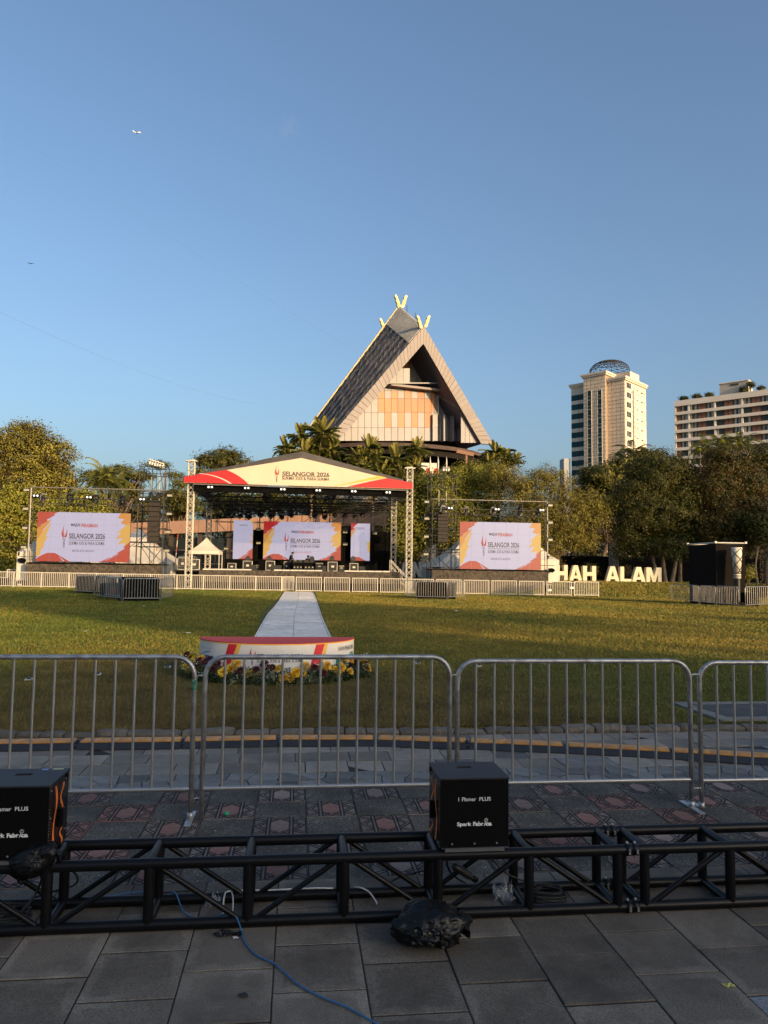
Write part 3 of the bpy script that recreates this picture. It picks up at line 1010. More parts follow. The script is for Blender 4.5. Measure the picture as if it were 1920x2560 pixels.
b1.rotation_euler = (0, R(-28), 0)

# ---- cables and scraps
def cable(name, label, pts, r, mat, cat='cable', group=None, n=6):
    P = [Vector(p) for p in pts]
    q = []
    k = len(P)
    for i in range(k - 1):
        a, b_, c, d_ = P[max(i - 1, 0)], P[i], P[i + 1], P[min(i + 2, k - 1)]
        for j in range(6):
            t = j / 6
            q.append(0.5 * ((2 * b_) + (c - a) * t + (2 * a - 5 * b_ + 4 * c - d_) * t * t + (3 * b_ - a - 3 * c + d_) * t ** 3))
    q.append(P[-1])
    return tag(MB().tube(q, r, n).build(name, mat), label, cat, group)
m_blue = M('blue_cord', (0.03, 0.13, 0.28), 0.6, var=0.3, scale=300, coord='Object')
cable('data_cable', 'blue cable snaking from the truss across the grey slabs', [(-1.15, 4.05, .01), (-0.904, 4.084, .008), (-0.757, 4.12, .008), (-0.622, 4.075, .008), (-0.56, 3.98, .055), (-0.498, 3.86, .012), (-0.401, 3.79, .008), (-0.298, 3.745, .045), (-0.245, 3.70, .054), (-0.21, 3.63, .016), (-0.19, 3.55, .006),
      (-0.145, 3.45, .006), (-0.103, 3.40, .006), (-0.05, 3.346, .006), (0.047, 3.181, .006), (0.138, 3.083, .006), (0.224, 3.012, .006), (0.315, 2.908, .006), (0.40, 2.80, .006), (0.47, 2.6, .006)], 0.0038, m_blue)
random.seed(21)
def coil(label, c, rad, turns, r, tail):
    pts = []
    for i in range(turns * 10):
        a = i * 2 * math.pi / 10
        k = rad * random.uniform(.78, 1.12)
        pts.append((c[0] + k * math.cos(a), c[1] + k * 0.62 * math.sin(a), c[2] + 0.006 + 0.012 * (i // 10) + random.uniform(0, .014)))
    return cable('power_cable', label, pts + tail, r, m_cable)
coil('coil of black cable lying inside the truss right of the right flame machine', (1.30, 3.86, 0), 0.085, 5, 0.0052, [(1.25, 3.93, .06), (1.1, 3.93, .12), (0.98, 3.95, .25), (0.95, 3.97, .31)])
coil('tangle of black cables under the left flame machine', (-1.30, 3.83, 0), 0.10, 6, 0.0055, [(-1.2, 3.9, .1), (-1.16, 3.86, .2), (-1.17, 3.80, .29)])
cable('power_cable', 'black cable looping behind the left uprights of the truss', [(-1.33, 4.03, .01), (-1.17, 4.02, .06), (-1.05, 4.0, .10), (-1.02, 3.93, .17), (-1.06, 3.85, .25), (-1.12, 3.80, .29)], 0.0055, m_cable)
cable('power_cable', 'thin black cable lying along the back chord of the truss at left', [(-1.05, 4.06, .008), (-0.9, 4.07, .008), (-0.7, 4.10, .008), (-0.5, 4.12, .008)], 0.0042, m_cable)
cable('power_cable', 'black cable hanging under the right flame machine', [(0.80, 3.93, .31), (0.795, 3.95, .2), (0.83, 4.0, .10), (0.93, 4.0, .035), (1.02, 3.98, .02)], 0.0055, m_cable)
cable('power_cable', 'black cable looping out behind the truss left of the right flame machine', [(0.755, 3.9, .3), (0.75, 3.95, .14), (0.68, 4.06, .09), (0.57, 4.11, .04), (0.50, 4.10, .01), (0.44, 4.06, .008)], 0.005, m_cable)
pl = thing('plug_connector', 'fat black plug connector hanging below the right flame machine', 'connector', (0.88, 3.93, 0.13))
ax = Vector((0.75, 0.1, -0.5)).normalized()
MB().tube([-ax * .07, -ax * .05, ax * .03, ax * .05, ax * .09], [0.012, 0.021, 0.021, 0.015, 0.011], 10).build('plug_body', m_cable, pl)
MB().tube([ax * .06, ax * .085], 0.016, 10).build('lock_ring', m_blk, pl)
m_white = M('white_tie', (0.55, 0.55, 0.53), 0.6, var=0.1)
cable('strap_tie', 'white cord draped along the back chord of the truss left of centre', [(-0.31, 3.80, .02), (-0.315, 3.90, .06), (-0.30, 3.97, .058), (-0.2, 3.978, .056), (-0.08, 3.975, .055), (0.05, 3.978, .055), (0.14, 3.976, .056), (0.22, 3.976, .053)], 0.0042, m_white, 'cord')
cable('strap_tie', 'white cord end hanging down beside the third upright', [(-0.285, 3.965, .056), (-0.272, 3.90, .05), (-0.268, 3.82, .015), (-0.27, 3.77, .006)], 0.0036, m_white, 'cord')
cable('zip_tie', 'white plastic strap end bent over the back chord near the middle upright', [(0.33, 3.985, .05), (0.36, 3.955, .058), (0.40, 3.93, .045), (0.43, 3.90, .012), (0.432, 3.89, .004)], 0.004, m_white, 'strap')
def scrap(name, label, cat, c, sz, mat, n=9, lift=0.02, seed=1):
    r_ = random.Random(seed)
    b = MB()
    vs = [[(c[0] + (i / n - .5) * sz[0] + r_.uniform(-1, 1) * sz[0] / n * .5, c[1] + (j / n - .5) * sz[1] + r_.uniform(-1, 1) * sz[1] / n * .5, c[2] + abs(r_.gauss(0, lift))) for j in range(n + 1)] for i in range(n + 1)]
    b.add([p for r2 in vs for p in r2], [(i * (n + 1) + j, (i + 1) * (n + 1) + j, (i + 1) * (n + 1) + j + 1, i * (n + 1) + j + 1) for i in range(n) for j in range(n)])
    return tag(b.build(name, mat), label, cat)
m_film = bpy.data.materials.new('clear_film')
m_film.use_nodes = True
N_, L_ = links(m_film)
N_['Principled BSDF'].inputs['Base Color'].default_value = (0.5, 0.52, 0.55, 1)
N_['Principled BSDF'].inputs['Roughness'].default_value = 0.15
N_['Principled BSDF'].inputs['Alpha'].default_value = 0.28
scrap('plastic_film', 'crumpled clear plastic film in the truss beside the right cable coil', 'plastic film', (1.07, 3.86, 0.015), (0.10, 0.10), m_film, 8, 0.045, 4)
scrap('plastic_film', 'crumpled clear plastic film caught on the white cord at left', 'plastic film', (-0.37, 3.93, 0.012), (0.07, 0.09), m_film, 7, 0.03, 6)
scrap('paper_slip', 'small yellow paper slip on the slabs at lower right', 'paper', (1.77, 3.03, 0.003), (0.045, 0.035), M('yellow_slip', (0.42, 0.38, 0.10), 0.7, var=0.2), 3, 0.002, 2)
scrap('dry_leaf', 'small dark fallen leaf on a slab at lower left', 'leaf', (-0.17, 3.13, 0.004), (0.03, 0.028), M('dead_leaf', (0.02, 0.018, 0.015), 0.8, var=0.2), 3, 0.004, 3)
scrap('dry_leaf', 'torn black scrap on the paving just in front of the truss', 'litter', (-0.27, 3.63, 0.004), (0.12, 0.035), m_bag, 6, 0.008, 5)
scrap('paper_slip', 'tiny white scrap on the paving in front of the truss', 'litter', (-0.235, 3.60, 0.004), (0.02, 0.014), m_white, 2, 0.004, 7)
tag(MB().lathe([(0, 0), (0.016, 0), (0.017, 0.004), (0.015, 0.02), (0.0, 0.021)], 12, c=(-0.43, 5.34, 0.002)).build('bottle_cap', M('green_plastic', (0.02, 0.30, 0.14), 0.4, var=0.1)), 'small green bottle cap on a red star tile behind the barrier', 'bottle cap')

# ---- steel crowd barriers
def barrier_proto(W, nb, H=1.078):
    t = thing('crowd_barrier', '', 'barrier')
    rc = 0.13
    pts = [(0, 0, 0.012)]
    for i in range(7):
        a = math.pi - math.pi / 2 * i / 6
        pts.append((rc + rc * math.cos(a), 0, H - 0.016 - rc + rc * math.sin(a)))
    for i in range(7):
        a = math.pi / 2 - math.pi / 2 * i / 6
        pts.append((W - rc + rc * math.cos(a), 0, H - 0.016 - rc + rc * math.sin(a)))
    pts.append((W, 0, 0.012))
    MB().tube(pts, 0.0168, 12).build('frame', m_steel, t)
    strut('bottom_rail', (0, 0, 0.20), (W, 0, 0.20), 0.0145, m_steel, t, 10)
    for i in range(nb):
        x = W * (i + 1) / (nb + 1)
        zt = H - 0.02 if rc < x < W - rc else H - 0.02 - rc + math.sqrt(max(0, rc * rc - (rc - min(x, W - x)) ** 2))
        strut('bar', (x, 0, 0.20), (x, 0, zt), 0.0092, m_steel, t, 8)
    for x in (0.0, W):
        b = MB(); b.box((x + (0.03 if x == 0 else -0.03) * 0, 0.0, 0.008), (0.042, 0.30, 0.008))
        b.tube([(x, 0, 0.0), (x, 0, 0.05)], 0.021, 10)
        b.tube([(x, -0.12, 0.012), (x, -0.12, 0.0125)], 0.008, 8)
        b.build('foot', m_steel, t)
    for z in (0.135, 0.935):
        MB().tube([(W + 0.012, 0, z - 0.03), (W + .014, 0, z), (W + 0.03, 0, z + 0.005), (W + 0.066, 0, z + 0.005), (W + 0.072, 0, z - 0.008), (W + .072, 0, z - 0.05)], 0.006, 7).build('coupling_hook', m_steel, t)
    return t
G = 'steel crowd barriers along the paving'
p2 = barrier_proto(1.665, 12)
p2.location = (-0.590, 5.262, 0); p2['group'] = G
p2['label'] = 'near steel barrier whose bars stand in front of the red-topped podium'
p1_ = copy_tree(p2, (-2.325, 5.25, 0.0), R(0.3), 'near steel barrier cut by the left edge with a taped right post', G)
p3 = barrier_proto(1.70, 12, 1.05)
p3.location = (1.130, 5.265, 0); p3.rotation_euler = (0, 0, R(-0.2)); p3['group'] = G
p3['label'] = 'near steel barrier right of the podium, behind the right flame machine'
p4 = copy_tree(p3, (2.91, 5.27, -0.012), R(-0.6), 'near steel barrier cut by the right edge of the view', G)
for c in list(p2.children):
    if c.name.startswith('foot') and c.data.vertices[0].co.x < 0.5: bpy.data.objects.remove(c)
mtape = M('green_tape', (0.10, 0.30, 0.20), 0.5, var=0.2)
MB().tube([(1.665, 0, 0.845), (1.665, 0, 0.915)], 0.0176, 14).build('tape_band', mtape, p1_)
lettering('HE', M('black_marker', (0.01, 0.01, 0.01), 0.6, var=0), p1_, (0, 0, 0), 0.042, 0.035, bend=lambda a, b_: (1.665 + 0.0185 * math.sin(a / 0.0185), -0.0185 * math.cos(a / 0.0185), 0.893 + b_), bold=0.03)

# ---- cable ramps (black rubber with amber lids)
m_amber = M('amber_lid', (0.52, 0.24, 0.05), 0.55, var=0.25, scale=10, dirt=(0.16, 0.09, 0.04), dscale=9, damt=0.7)
m_rub = M('ramp_rubber', (0.018, 0.019, 0.023), 0.6, var=0.25, scale=12, bump=0.3, bscale=60)
ramp_pts = [(-3.62, 7.36), (-2.79, 7.40), (-1.95, 7.415), (-1.02, 7.415), (-0.12, 7.45), (0.80, 7.40), (1.66, 7.23), (2.545, 7.02), (3.43, 6.75), (4.30, 6.45)]
rl = ['at the left edge', 'second from the left edge', 'behind the taped barrier post', 'left of the podium axis', 'directly in front of the podium', 'behind the gap right of the podium barrier',
      'behind the right flame machine', 'third from the right edge', 'second from the right edge']
proto_r = None
for i in range(9):
    a, b2 = Vector((*ramp_pts[i], 0)), Vector((*ramp_pts[i + 1], 0))
    d = b2 - a
    Lr = d.length - (0.012 if i in (0, 2, 7) else 0.035)
    t = thing('cable_ramp', 'amber-lidded black cable ramp ' + rl[i], 'cable ramp', a + d * 0.012, math.atan2(d.y, d.x), 'cable ramps in front of the kerb')
    b = MB()
    hw, hh = 0.15, 0.052
    prof = [(-hw, 0), (-hw, 0.012), (-0.075, hh), (0.075, hh), (hw, 0.012), (hw, 0)]
    vs = [(x, y, z) for x in (0, Lr) for (y, z) in prof]
    b.add(vs, [(j, 6 + j, 6 + (j + 1) % 6, (j + 1) % 6) for j in range(6)] + [tuple(range(6)), tuple(reversed(range(6, 12)))])
    for (x, s_) in ((0, -1), (Lr, 1)):
        for y in (-0.09, 0.09) if s_ > 0 else (0.0,):
            b.box((x + s_ * 0.014, y, 0.02), (0.028, 0.05, 0.035))
    b.build('base', m_rub, t, fix=True)
    b = MB()
    b.cbox((Lr / 2, 0.0, hh + 0.006), (Lr - 0.03, 0.148, 0.016), 0.005)
    for k in range(int(Lr / 0.06)):
        b.box((0.05 + k * 0.06, 0, hh + 0.0152), (0.02, 0.12, 0.003))
    b.build('lid', m_amber, t)

# ---- little white-framed ground lights in the turf
gl = None
glab = ['at the far left', 'second from the left', 'just left of the flowers', 'just right of the flowers', 'behind the coupling right of the podium barrier', 'behind the first bars of the right barrier',
        'behind the middle of the right barrier', 'behind the last bars of the right barrier', 'behind the barrier at the right edge']
for i, (x, y) in enumerate([(-3.744, 11.46), (-2.926, 11.967), (-2.043, 12.825), (2.151, 13.307), (3.136, 12.919), (4.379, 13.234), (5.364, 13.282), (6.581, 13.506), (7.598, 13.323)]):
    if gl is None:
        gl = thing('ground_light', '', 'ground light', (x, y, 0.035))
        b = MB()
        for (xa, xb, ya, yb) in ((-.075, .075, -.055, -.03), (-.075, .075, .03, .055), (-.075, -.045, -.03, .03), (.045, .075, -.03, .03)):
            b.box2((xa, ya, 0), (xb, yb, 0.03))
        b.build('frame', M('white_plastic', (0.62, 0.6, 0.55), 0.5, var=0.1), gl)
        bb = MB(); bb.box((0, 0, 0.0315), (0.085, 0.055, 0.05)); bb.build('lens', M('black_lens', (0.006, 0.006, 0.007), 0.2, var=0), gl)
        o = gl
    else:
        o = copy_tree(gl, (x, y, 0.035), random.uniform(-.3, .3))
    o.rotation_euler = (0.2, 0, random.uniform(-.35, .35)); o.scale = (.62, .62, .62)
    o['label'] = 'small white-framed black light in the turf ' + glab[i]
    o['group'] = 'small ground lights in the turf'
# ---- half-round podium
PC, PRX, PRY, PH = Vector((-0.264, 12.12, 0.03)), 1.19, 1.06, 0.565
m_pw = M('podium_vinyl', (0.72, 0.70, 0.68), 0.35, var=0.03)
m_red = M('print_red', (0.60, 0.02, 0.03), 0.5, var=0.05)
m_yel = M('print_yellow', (0.80, 0.45, 0.08), 0.5, var=0.05)
m_ink = M('print_ink', (0.06, 0.045, 0.04), 0.6, var=0.0)
m_flame = M('print_flame', (0.50, 0.07, 0.03), 0.55, var=0.0)
m_logob = M('print_blue', (0.03, 0.14, 0.30), 0.55, var=0.0)
m_logog = M('print_green', (0.01, 0.24, 0.16), 0.55, var=0.0)
pod = thing('podium', 'half-round white podium with red top and printed front, set in flowers on the lawn', 'podium', PC)
def pp_(th, z, o=0.0):
    return ((PRX + o) * math.sin(th), -(PRY + o) * math.cos(th), z)
b = MB()
ths = [(-math.pi / 2) + math.pi * i / 48 for i in range(49)]
vs = [pp_(t, z) for z in (0.0, PH - 0.012) for t in ths]
b.add(vs, [(i, i + 1, 50 + i, 49 + i) for i in range(48)], 0, True)
b.poly([(-PRX, 0, 0), (-PRX, 0, PH - .012), (PRX, 0, PH - .012), (PRX, 0, 0)])
b.build('side_skirt', m_pw, pod)
b = MB()
top = [pp_(t, PH, 0.004) for t in ths]
b.poly(list(reversed(top)) if False else top, 0.0)
b.poly([(p[0], p[1], PH - 0.012) for p in top])
b.add([(p[0], p[1], PH - .012) for p in top] + top, [(i, i + 1, 50 + i, 49 + i) for i in range(48)] + [(48, 0, 49, 97)])
b.build('top', M('podium_carpet', (0.45, 0.045, 0.055), 0.85, var=0.12, scale=30, bump=0.3, bscale=200), pod, fix=True)
b = MB()
b.add([pp_(t, z, 0.0035) for z in (PH - 0.026, PH - 0.0125) for t in ths], [(i, i + 1, 50 + i, 49 + i) for i in range(48)], 0, True)
b.build('trim', m_yel, pod)
PZ = lambda x, y: (460 + x * 0.2833, 1560 + y * 0.2833)
def podhit(x, y):
    """theta, z of the podium wall seen at a photo pixel"""
    px, py = PZ(x, y)
    d = ray(px, py)
    best = None
    lo, hi = -1.45, 1.45
    def f(t):
        q = PC + Vector(pp_(t, 0)) - EYE
        return q.x * d.y - q.y * d.x
    for _ in range(40):
        mid = (lo + hi) / 2
        if (f(mid) > 0) == (f(hi) > 0): hi = mid
        else: lo = mid
    q = PC + Vector(pp_(lo, 0)) - EYE
    k = q.y / d.y
    return lo, EYE.z + d.z * k - PC.z
def podtext(s, x0, x1, y0, y1, mat, bold=0.02, sp=1.0, shear=0):
    t0, z1 = podhit(x0, y0); t1, z0 = podhit(x1, y1)
    zc, h = (z0 + z1) / 2, z1 - z0
    lettering(s, mat, pod, (0, 0, 0), 1, h, bend=lambda a, c: pp_(t0 + (a + 0.5) * (t1 - t0), zc + c, 0.0022), bold=bold, sp=sp, shear=shear)
def podpoly(pts, mat, nm, o=0.0018, n=6):
    """quad given as 4 photo points: strip from (0,1) edge to (3,2) edge, subdivided"""
    P = [podhit(*p) for p in pts]
    b = MB()
    vs = []
    for i in range(n + 1):
        f = i / n
        for (A, B) in ((P[0], P[1]), (P[3], P[2])):
            vs.append(pp_(A[0] + (B[0] - A[0]) * f, A[1] + (B[1] - A[1]) * f, o))
    b.add(vs, [(2 * i, 2 * i + 1, 2 * i + 3, 2 * i + 2) for i in range(n)])
    b.build(nm, mat, pod)
podpoly([(392, 178), (470, 178), (398, 392), (330, 392)], m_red, 'red_stripe')
podpoly([(472, 178), (505, 178), (440, 392), (402, 392)], m_yel, 'yellow_stripe')
podpoly([(1168, 174), (1243, 172), (1180, 392), (1108, 392)], m_red, 'red_stripe')
podpoly([(1245, 172), (1274, 170), (1214, 392), (1184, 392)], m_yel, 'yellow_stripe')
podtext('SELANGOR 2026', 643, 1053, 264, 297, m_ink, 0.02)
podtext('SUKMA XXII & PARA SUKMA', 643, 1053, 313, 337, m_ink, 0.008)
podpoly([(643, 303), (1053, 303), (1053, 306), (643, 306)], m_ink, 'rule')
podtext('DIJAYAKAN OLEH', 150, 243, 196, 222, m_ink, 0.01)
podtext('RAKAN PENAJA UTAMA', 1362, 1487, 200, 224, m_ink, 0.01)
podtext('MBI', 150, 258, 258, 322, m_logob, 0.05)
podtext('PNB', 1340, 1492, 282, 332, m_logog, 0.05)
podpoly([(1462, 246), (1488, 240), (1488, 250), (1462, 256)], m_ink, 'logo_mark')
b = MB()
prev = None
for i in range(9):
    f = i / 8
    x, y = 160 + 75 * f, 268 - 30 * math.sin(0.35 + f * 1.8)
    t, z = podhit(x, y)
    cur = (pp_(t, z, .0022), pp_(t, z - 0.006 - 0.008 * math.sin(f * 3.1), .0022))
    if prev: b.add([prev[0], cur[0], cur[1], prev[1]], [(0, 1, 2, 3)])
    prev = cur
b.build('logo_arc', m_logob, pod)
# halftone dots beside the stripes
b = MB()
for (cx, cy) in ((365, 200), (1135, 205)):
    for i in range(4):
        for j in range(5):
            if (i + j) % 2: continue
            t, z = podhit(cx - 24 + i * 12, cy - 24 + j * 12)
            q = 0.004
            b.add([pp_(t - q / 1.2, z - q, .002), pp_(t + q / 1.2, z - q, .002), pp_(t + q / 1.2, z + q, .002), pp_(t - q / 1.2, z + q, .002)], [(0, 1, 2, 3)])
b.build('halftone_dots', M('print_grey', (0.5, 0.48, 0.47), 0.5, var=0), pod)

# torch emblem, shared by podium, banner and screens: list of polygons in a unit box (x -0.5..0.5 of width 0.32, y 0..1)
def emblem_polys():
    fl, st = [], []
    def blade(base, tip, bul, w_):
        p0, p1 = Vector(base), Vector(tip)
        d = p1 - p0; nrm = Vector((-d.y, d.x)).normalized()
        A, B = [], []
        for i in range(9):
            f = i / 8
            c = p0 + d * f + nrm * bul * math.sin(f * math.pi)
            ww = w_ * math.sin(math.pi * (0.12 + 0.88 * f) ** 0.8) * (1 - f) ** 0.35
            A.append(c + nrm * ww); B.append(c - nrm * ww)
        for i in range(8):
            fl.append([A[i], A[i + 1], B[i + 1], B[i]])
    blade((-0.02, 0.46), (-0.02, 1.0), 0.07, 0.05)
    blade((0.02, 0.45), (0.13, 0.86), -0.08, 0.05)
    blade((-0.03, 0.45), (-0.15, 0.74), 0.05, 0.045)
    blade((0.03, 0.44), (0.16, 0.64), -0.05, 0.045)
    blade((-0.07, 0.40), (0.05, 0.62), 0.06, 0.035)
    for (y0, hw) in ((0.40, 0.085), (0.27, 0.068)):
        for s_ in (-1, 1):
            st.append([Vector((-s_ * hw - .018, y0)), Vector((-s_ * hw + .018, y0)), Vector((s_ * hw * .8 + .018, y0 - .115)), Vector((s_ * hw * .8 - .018, y0 - .115))])
    for x in (-0.028, 0.028):
        st.append([Vector((x - .013, 0.15)), Vector((x + .013, 0.15)), Vector((x + .013, 0.02)), Vector((x - .013, 0.02))])
    st.append([Vector((-.055, 0.155)), Vector((.055, 0.155)), Vector((.05, 0.14)), Vector((-.05, 0.14))])
    st.append([Vector((-.05, 0.025)), Vector((.05, 0.025)), Vector((.045, 0.0)), Vector((-.045, 0.0))])
    return fl, st
FL, ST = emblem_polys()
def emblem(parent, c, h, u, v, mf, ms, bend=None):
    """c = bottom centre"""
    c, u, v = Vector(c), Vector(u), Vector(v)
    for polys, mt, nm in ((FL, mf, 'torch_flame'), (ST, ms, 'torch_handle')):
        b = MB()
        for P in polys:
            b.add([bend(p.x * h, p.y * h) if bend else c + u * (p.x * h * .68) + v * (p.y * h) for p in P], [tuple(range(len(P)))])
        b.build(nm, mt, parent)
t0, z0 = podhit(600, 362); t1, z1 = podhit(600, 208)
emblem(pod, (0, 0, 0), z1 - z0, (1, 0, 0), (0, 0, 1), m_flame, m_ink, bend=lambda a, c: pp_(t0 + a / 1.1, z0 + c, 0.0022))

# ---- flower border round the podium
fb = thing('flower_border', 'border of yellow and maroon chrysanthemums round the foot of the podium', 'flowers', PC)
m_fy = [M('petal_yellow', (0.80, 0.55, 0.03), 0.6, var=0.25, scale=30), M('petal_gold', (0.78, 0.48, 0.03), 0.6, var=0.25, scale=30)]
m_fm = M('petal_maroon', (0.075, 0.008, 0.012), 0.6, var=0.3, scale=30)
m_fw = M('bud_white', (0.55, 0.53, 0.45), 0.6, var=0.1)
m_gl = leafmat('border_leaf', (0.035, 0.065, 0.02), 0.15, var=0.4, scale=8)
m_vl = leafmat('variegated_leaf', (0.14, 0.15, 0.07), 0.2, var=0.5, scale=18)
def bloom(rad, rings, mat, seed):
    r_ = random.Random(seed)
    b = MB()
    for k in range(rings):
        el = R(8 + 78 * k / max(1, rings - 1))
        npet = max(4, int(13 * math.cos(el)) + 3)
        for i in range(npet):
            a = 2 * math.pi * (i + 0.5 * (k % 2)) / npet + r_.uniform(-.15, .15)
            e = el + r_.uniform(-.15, .15)
            d = Vector((math.cos(a) * math.cos(e), math.sin(a) * math.cos(e), math.sin(e) * 0.75))
            s_ = Vector((-math.sin(a), math.cos(a), 0))
            l = rad * r_.uniform(.88, 1.1)
            w_ = rad * 0.13
            base = d * rad * 0.25
            m1 = d * l * 0.7 + Vector((0, 0, rad * 0.05))
            b.add([base - s_ * w_ * .5, base + s_ * w_ * .5, m1 + s_ * w_, d * l + Vector((0, 0, rad * .0)), m1 - s_ * w_], [(0, 1, 2, 3, 4)])
    o = b.build('bloom', mat); me = o.data
    bpy.data.objects.remove(o)
    return me
ymesh = [bloom(0.078, 6, m_fy[i % 2], i) for i in range(4)]
mmesh = [bloom(0.066, 5, m_fm, 10 + i) for i in range(3)]
def leaf_mesh(L_, W_, mat, droop):
    b = MB()
    n = 5
    vs = []
    for i in range(n + 1):
        f = i / n
        ww = W_ * math.sin(math.pi * min(0.98, 0.06 + f * .94)) ** 0.8
        z = -droop * L_ * f * f + 0.35 * L_ * f
        vs += [(L_ * f, -ww, z + ww * .25), (L_ * f, 0, z), (L_ * f, ww, z + ww * .25)]
    b.add(vs, [(3 * i + j, 3 * i + 3 + j, 3 * i + 4 + j, 3 * i + 1 + j) for i in range(n) for j in (0, 1)], 0, True)
    o = b.build('leaf', mat); me = o.data
    bpy.data.objects.remove(o)
    return me
lmesh = [leaf_mesh(0.15, 0.03, m_gl, .7), leaf_mesh(0.14, 0.036, m_vl, .8), leaf_mesh(0.20, 0.02, m_gl, .6)]
rr = random.Random(5)
def bpos(th, o, z):
    return Vector(pp_(th, z, o))
for i in range(64):
    th = -1.66 + 3.32 * (i + rr.uniform(-.3, .3)) / 63
    clump = math.sin(th * 9.5) + 0.6 * math.sin(th * 23 + 1)
    o_ = rr.uniform(0.06, 0.22)
    z = 0.13 + rr.uniform(0, .17) - (o_ - .06) * 0.4
    yellow = clump + rr.uniform(-.7, .7) > -0.35
    e = obj('yellow_bloom' if yellow else 'maroon_bloom', rr.choice(ymesh if yellow else mmesh), fb, bpos(th, o_, z if yellow else z + .05))
    e.rotation_euler = (R(rr.uniform(25, 70)), R(rr.uniform(-25, 25)), th * -0.8 * -1 + rr.uniform(-.4, .4))
    e.scale = [rr.uniform(.8, 1.2)] * 3
for i in range(110):
    th = -1.7 + 3.4 * i / 109 + rr.uniform(-.03, .03)
    e = obj('leaf', rr.choice(lmesh), fb, bpos(th, rr.uniform(.02, .2), rr.uniform(.03, .16)))
    e.rotation_euler = (rr.uniform(-.4, .4), rr.uniform(-.6, .25), th - math.pi / 2 + rr.uniform(-.9, .9))
    e.scale = [rr.uniform(.7, 1.2)] * 3
# unpickable small stuff: fine leaves, twigs and buds
nl = 9000
th = rng.uniform(-1.7, 1.7, nl); oo = np.abs(rng.normal(0.1, 0.075, nl)); zz = rng.uniform(0.0, 0.24, nl) * (1 - oo * 1.5)
c = np.stack([(PRX + oo) * np.sin(th), -(PRY + oo) * np.cos(th), zz], 1)
dv = rng.normal(0, 1, (nl, 3)); dv /= np.linalg.norm(dv, axis=1)[:, None]; dv[:, 2] = np.abs(dv[:, 2]) * .8
sv = np.cross(dv, rng.normal(0, 1, (nl, 3))); sv /= np.linalg.norm(sv, axis=1)[:, None]
ln = rng.uniform(.02, .05, nl)[:, None]
V = np.stack([c - sv * ln * .22, c + dv * ln * .5 - 0 * sv, c + sv * ln * .22, c - dv * ln * .5], 1)
o = obj('greenery', tri_mesh('greenery', V, [m_gl, m_vl], (rng.random(nl) < .15).astype(int), 4), fb)
o['kind'] = 'stuff'
b = MB()
for i in range(260):
    th_ = rr.uniform(-1.7, 1.7)
    q = bpos(th_, rr.uniform(.04, .28), rr.uniform(.08, .30))
    s_ = rr.uniform(.008, .014)
    b.add([q + Vector(p) * s_ for p in ((0, 0, 1), (1, 0, 0), (0, 1, 0), (-1, 0, 0), (0, -1, 0), (0, 0, -1))], [(0, 1, 2), (0, 2, 3), (0, 3, 4), (0, 4, 1), (5, 2, 1), (5, 3, 2), (5, 4, 3), (5, 1, 4)])
o = b.build('white_buds', m_fw, fb); o['kind'] = 'stuff'

# ---- white walkway mats from the podium to the stage
wk = thing('walkway', 'white perforated plastic walkway laid in two lanes from podium to stage', 'walkway', (0, 12, 0))
m_mat = M('walk_mat', (0.80, 0.75, 0.68), 0.6, var=0.12, scale=2.0, bump=0.6, bscale=70, rnd=0.11, dirt=(0.30, 0.30, 0.29), dscale=3, damt=0.6)
ZF = lambda x, y: gp(600 + x * .1808, 1440 + y * .1808)
Ls = sorted([tuple(ZF(*p)[:2])[::-1] for p in ((245, 835), (320, 690), (400, 545), (470, 465), (540, 370), (580, 300), (620, 232))])
Rs = sorted([tuple(ZF(*p)[:2])[::-1] for p in ((1215, 835), (1155, 690), (1100, 540), (1080, 460), (1050, 360), (1025, 290), (1000, 232))])
def edge(T, y):
    return float(np.interp(y, [t[0] for t in T], [t[1] for t in T]))
y = 12.2
ri = 0
while y < 53.4:
    y2 = min(y + 0.98, 53.6)
    for lane in (0, 1):
        P = []
        yo = (0.5 if lane else 0.0)
        ya, yb = y + yo, y2 + yo
        f0, f1 = (0.0, 0.5) if lane == 0 else (0.5, 1.0)
        g = 0.006
        def X(yy, f): return edge(Ls, yy) + (edge(Rs, yy) - edge(Ls, yy)) * f
        zt = [lawn_z(X(yy, .5), yy) + 0.028 + random.uniform(0, .010) for yy in (ya, yb)]
        ov = 0.0
        P = [(X(ya, f0) + g, ya + g, zt[0]), (X(ya, f1) - g, ya + g, zt[0]), (X(yb, f1) - g, yb - g, zt[1]), (X(yb, f0) + g, yb - g, zt[1])]
        b = MB()
        b.poly([(p[0], p[1] - 12, p[2]) for p in P], 0.018, (0, 0, -1))
        b.build('floor_mat', m_mat, wk, fix=True)
    y = y2
    ri += 1
for T, s_ in ((Ls, -1), (Rs, 1)):
    pts = [(edge(T, yy) + s_ * 0.03, yy - 12, lawn_z(edge(T, yy), yy) + .022 + 0.006 * math.sin(yy * 3)) for yy in np.arange(12.2, 53.6, 0.5)]
    MB().tube(pts, 0.022, 6).build('edge_strip', M('mat_edge', (0.7, 0.7, 0.68), 0.6, var=0.05), wk)
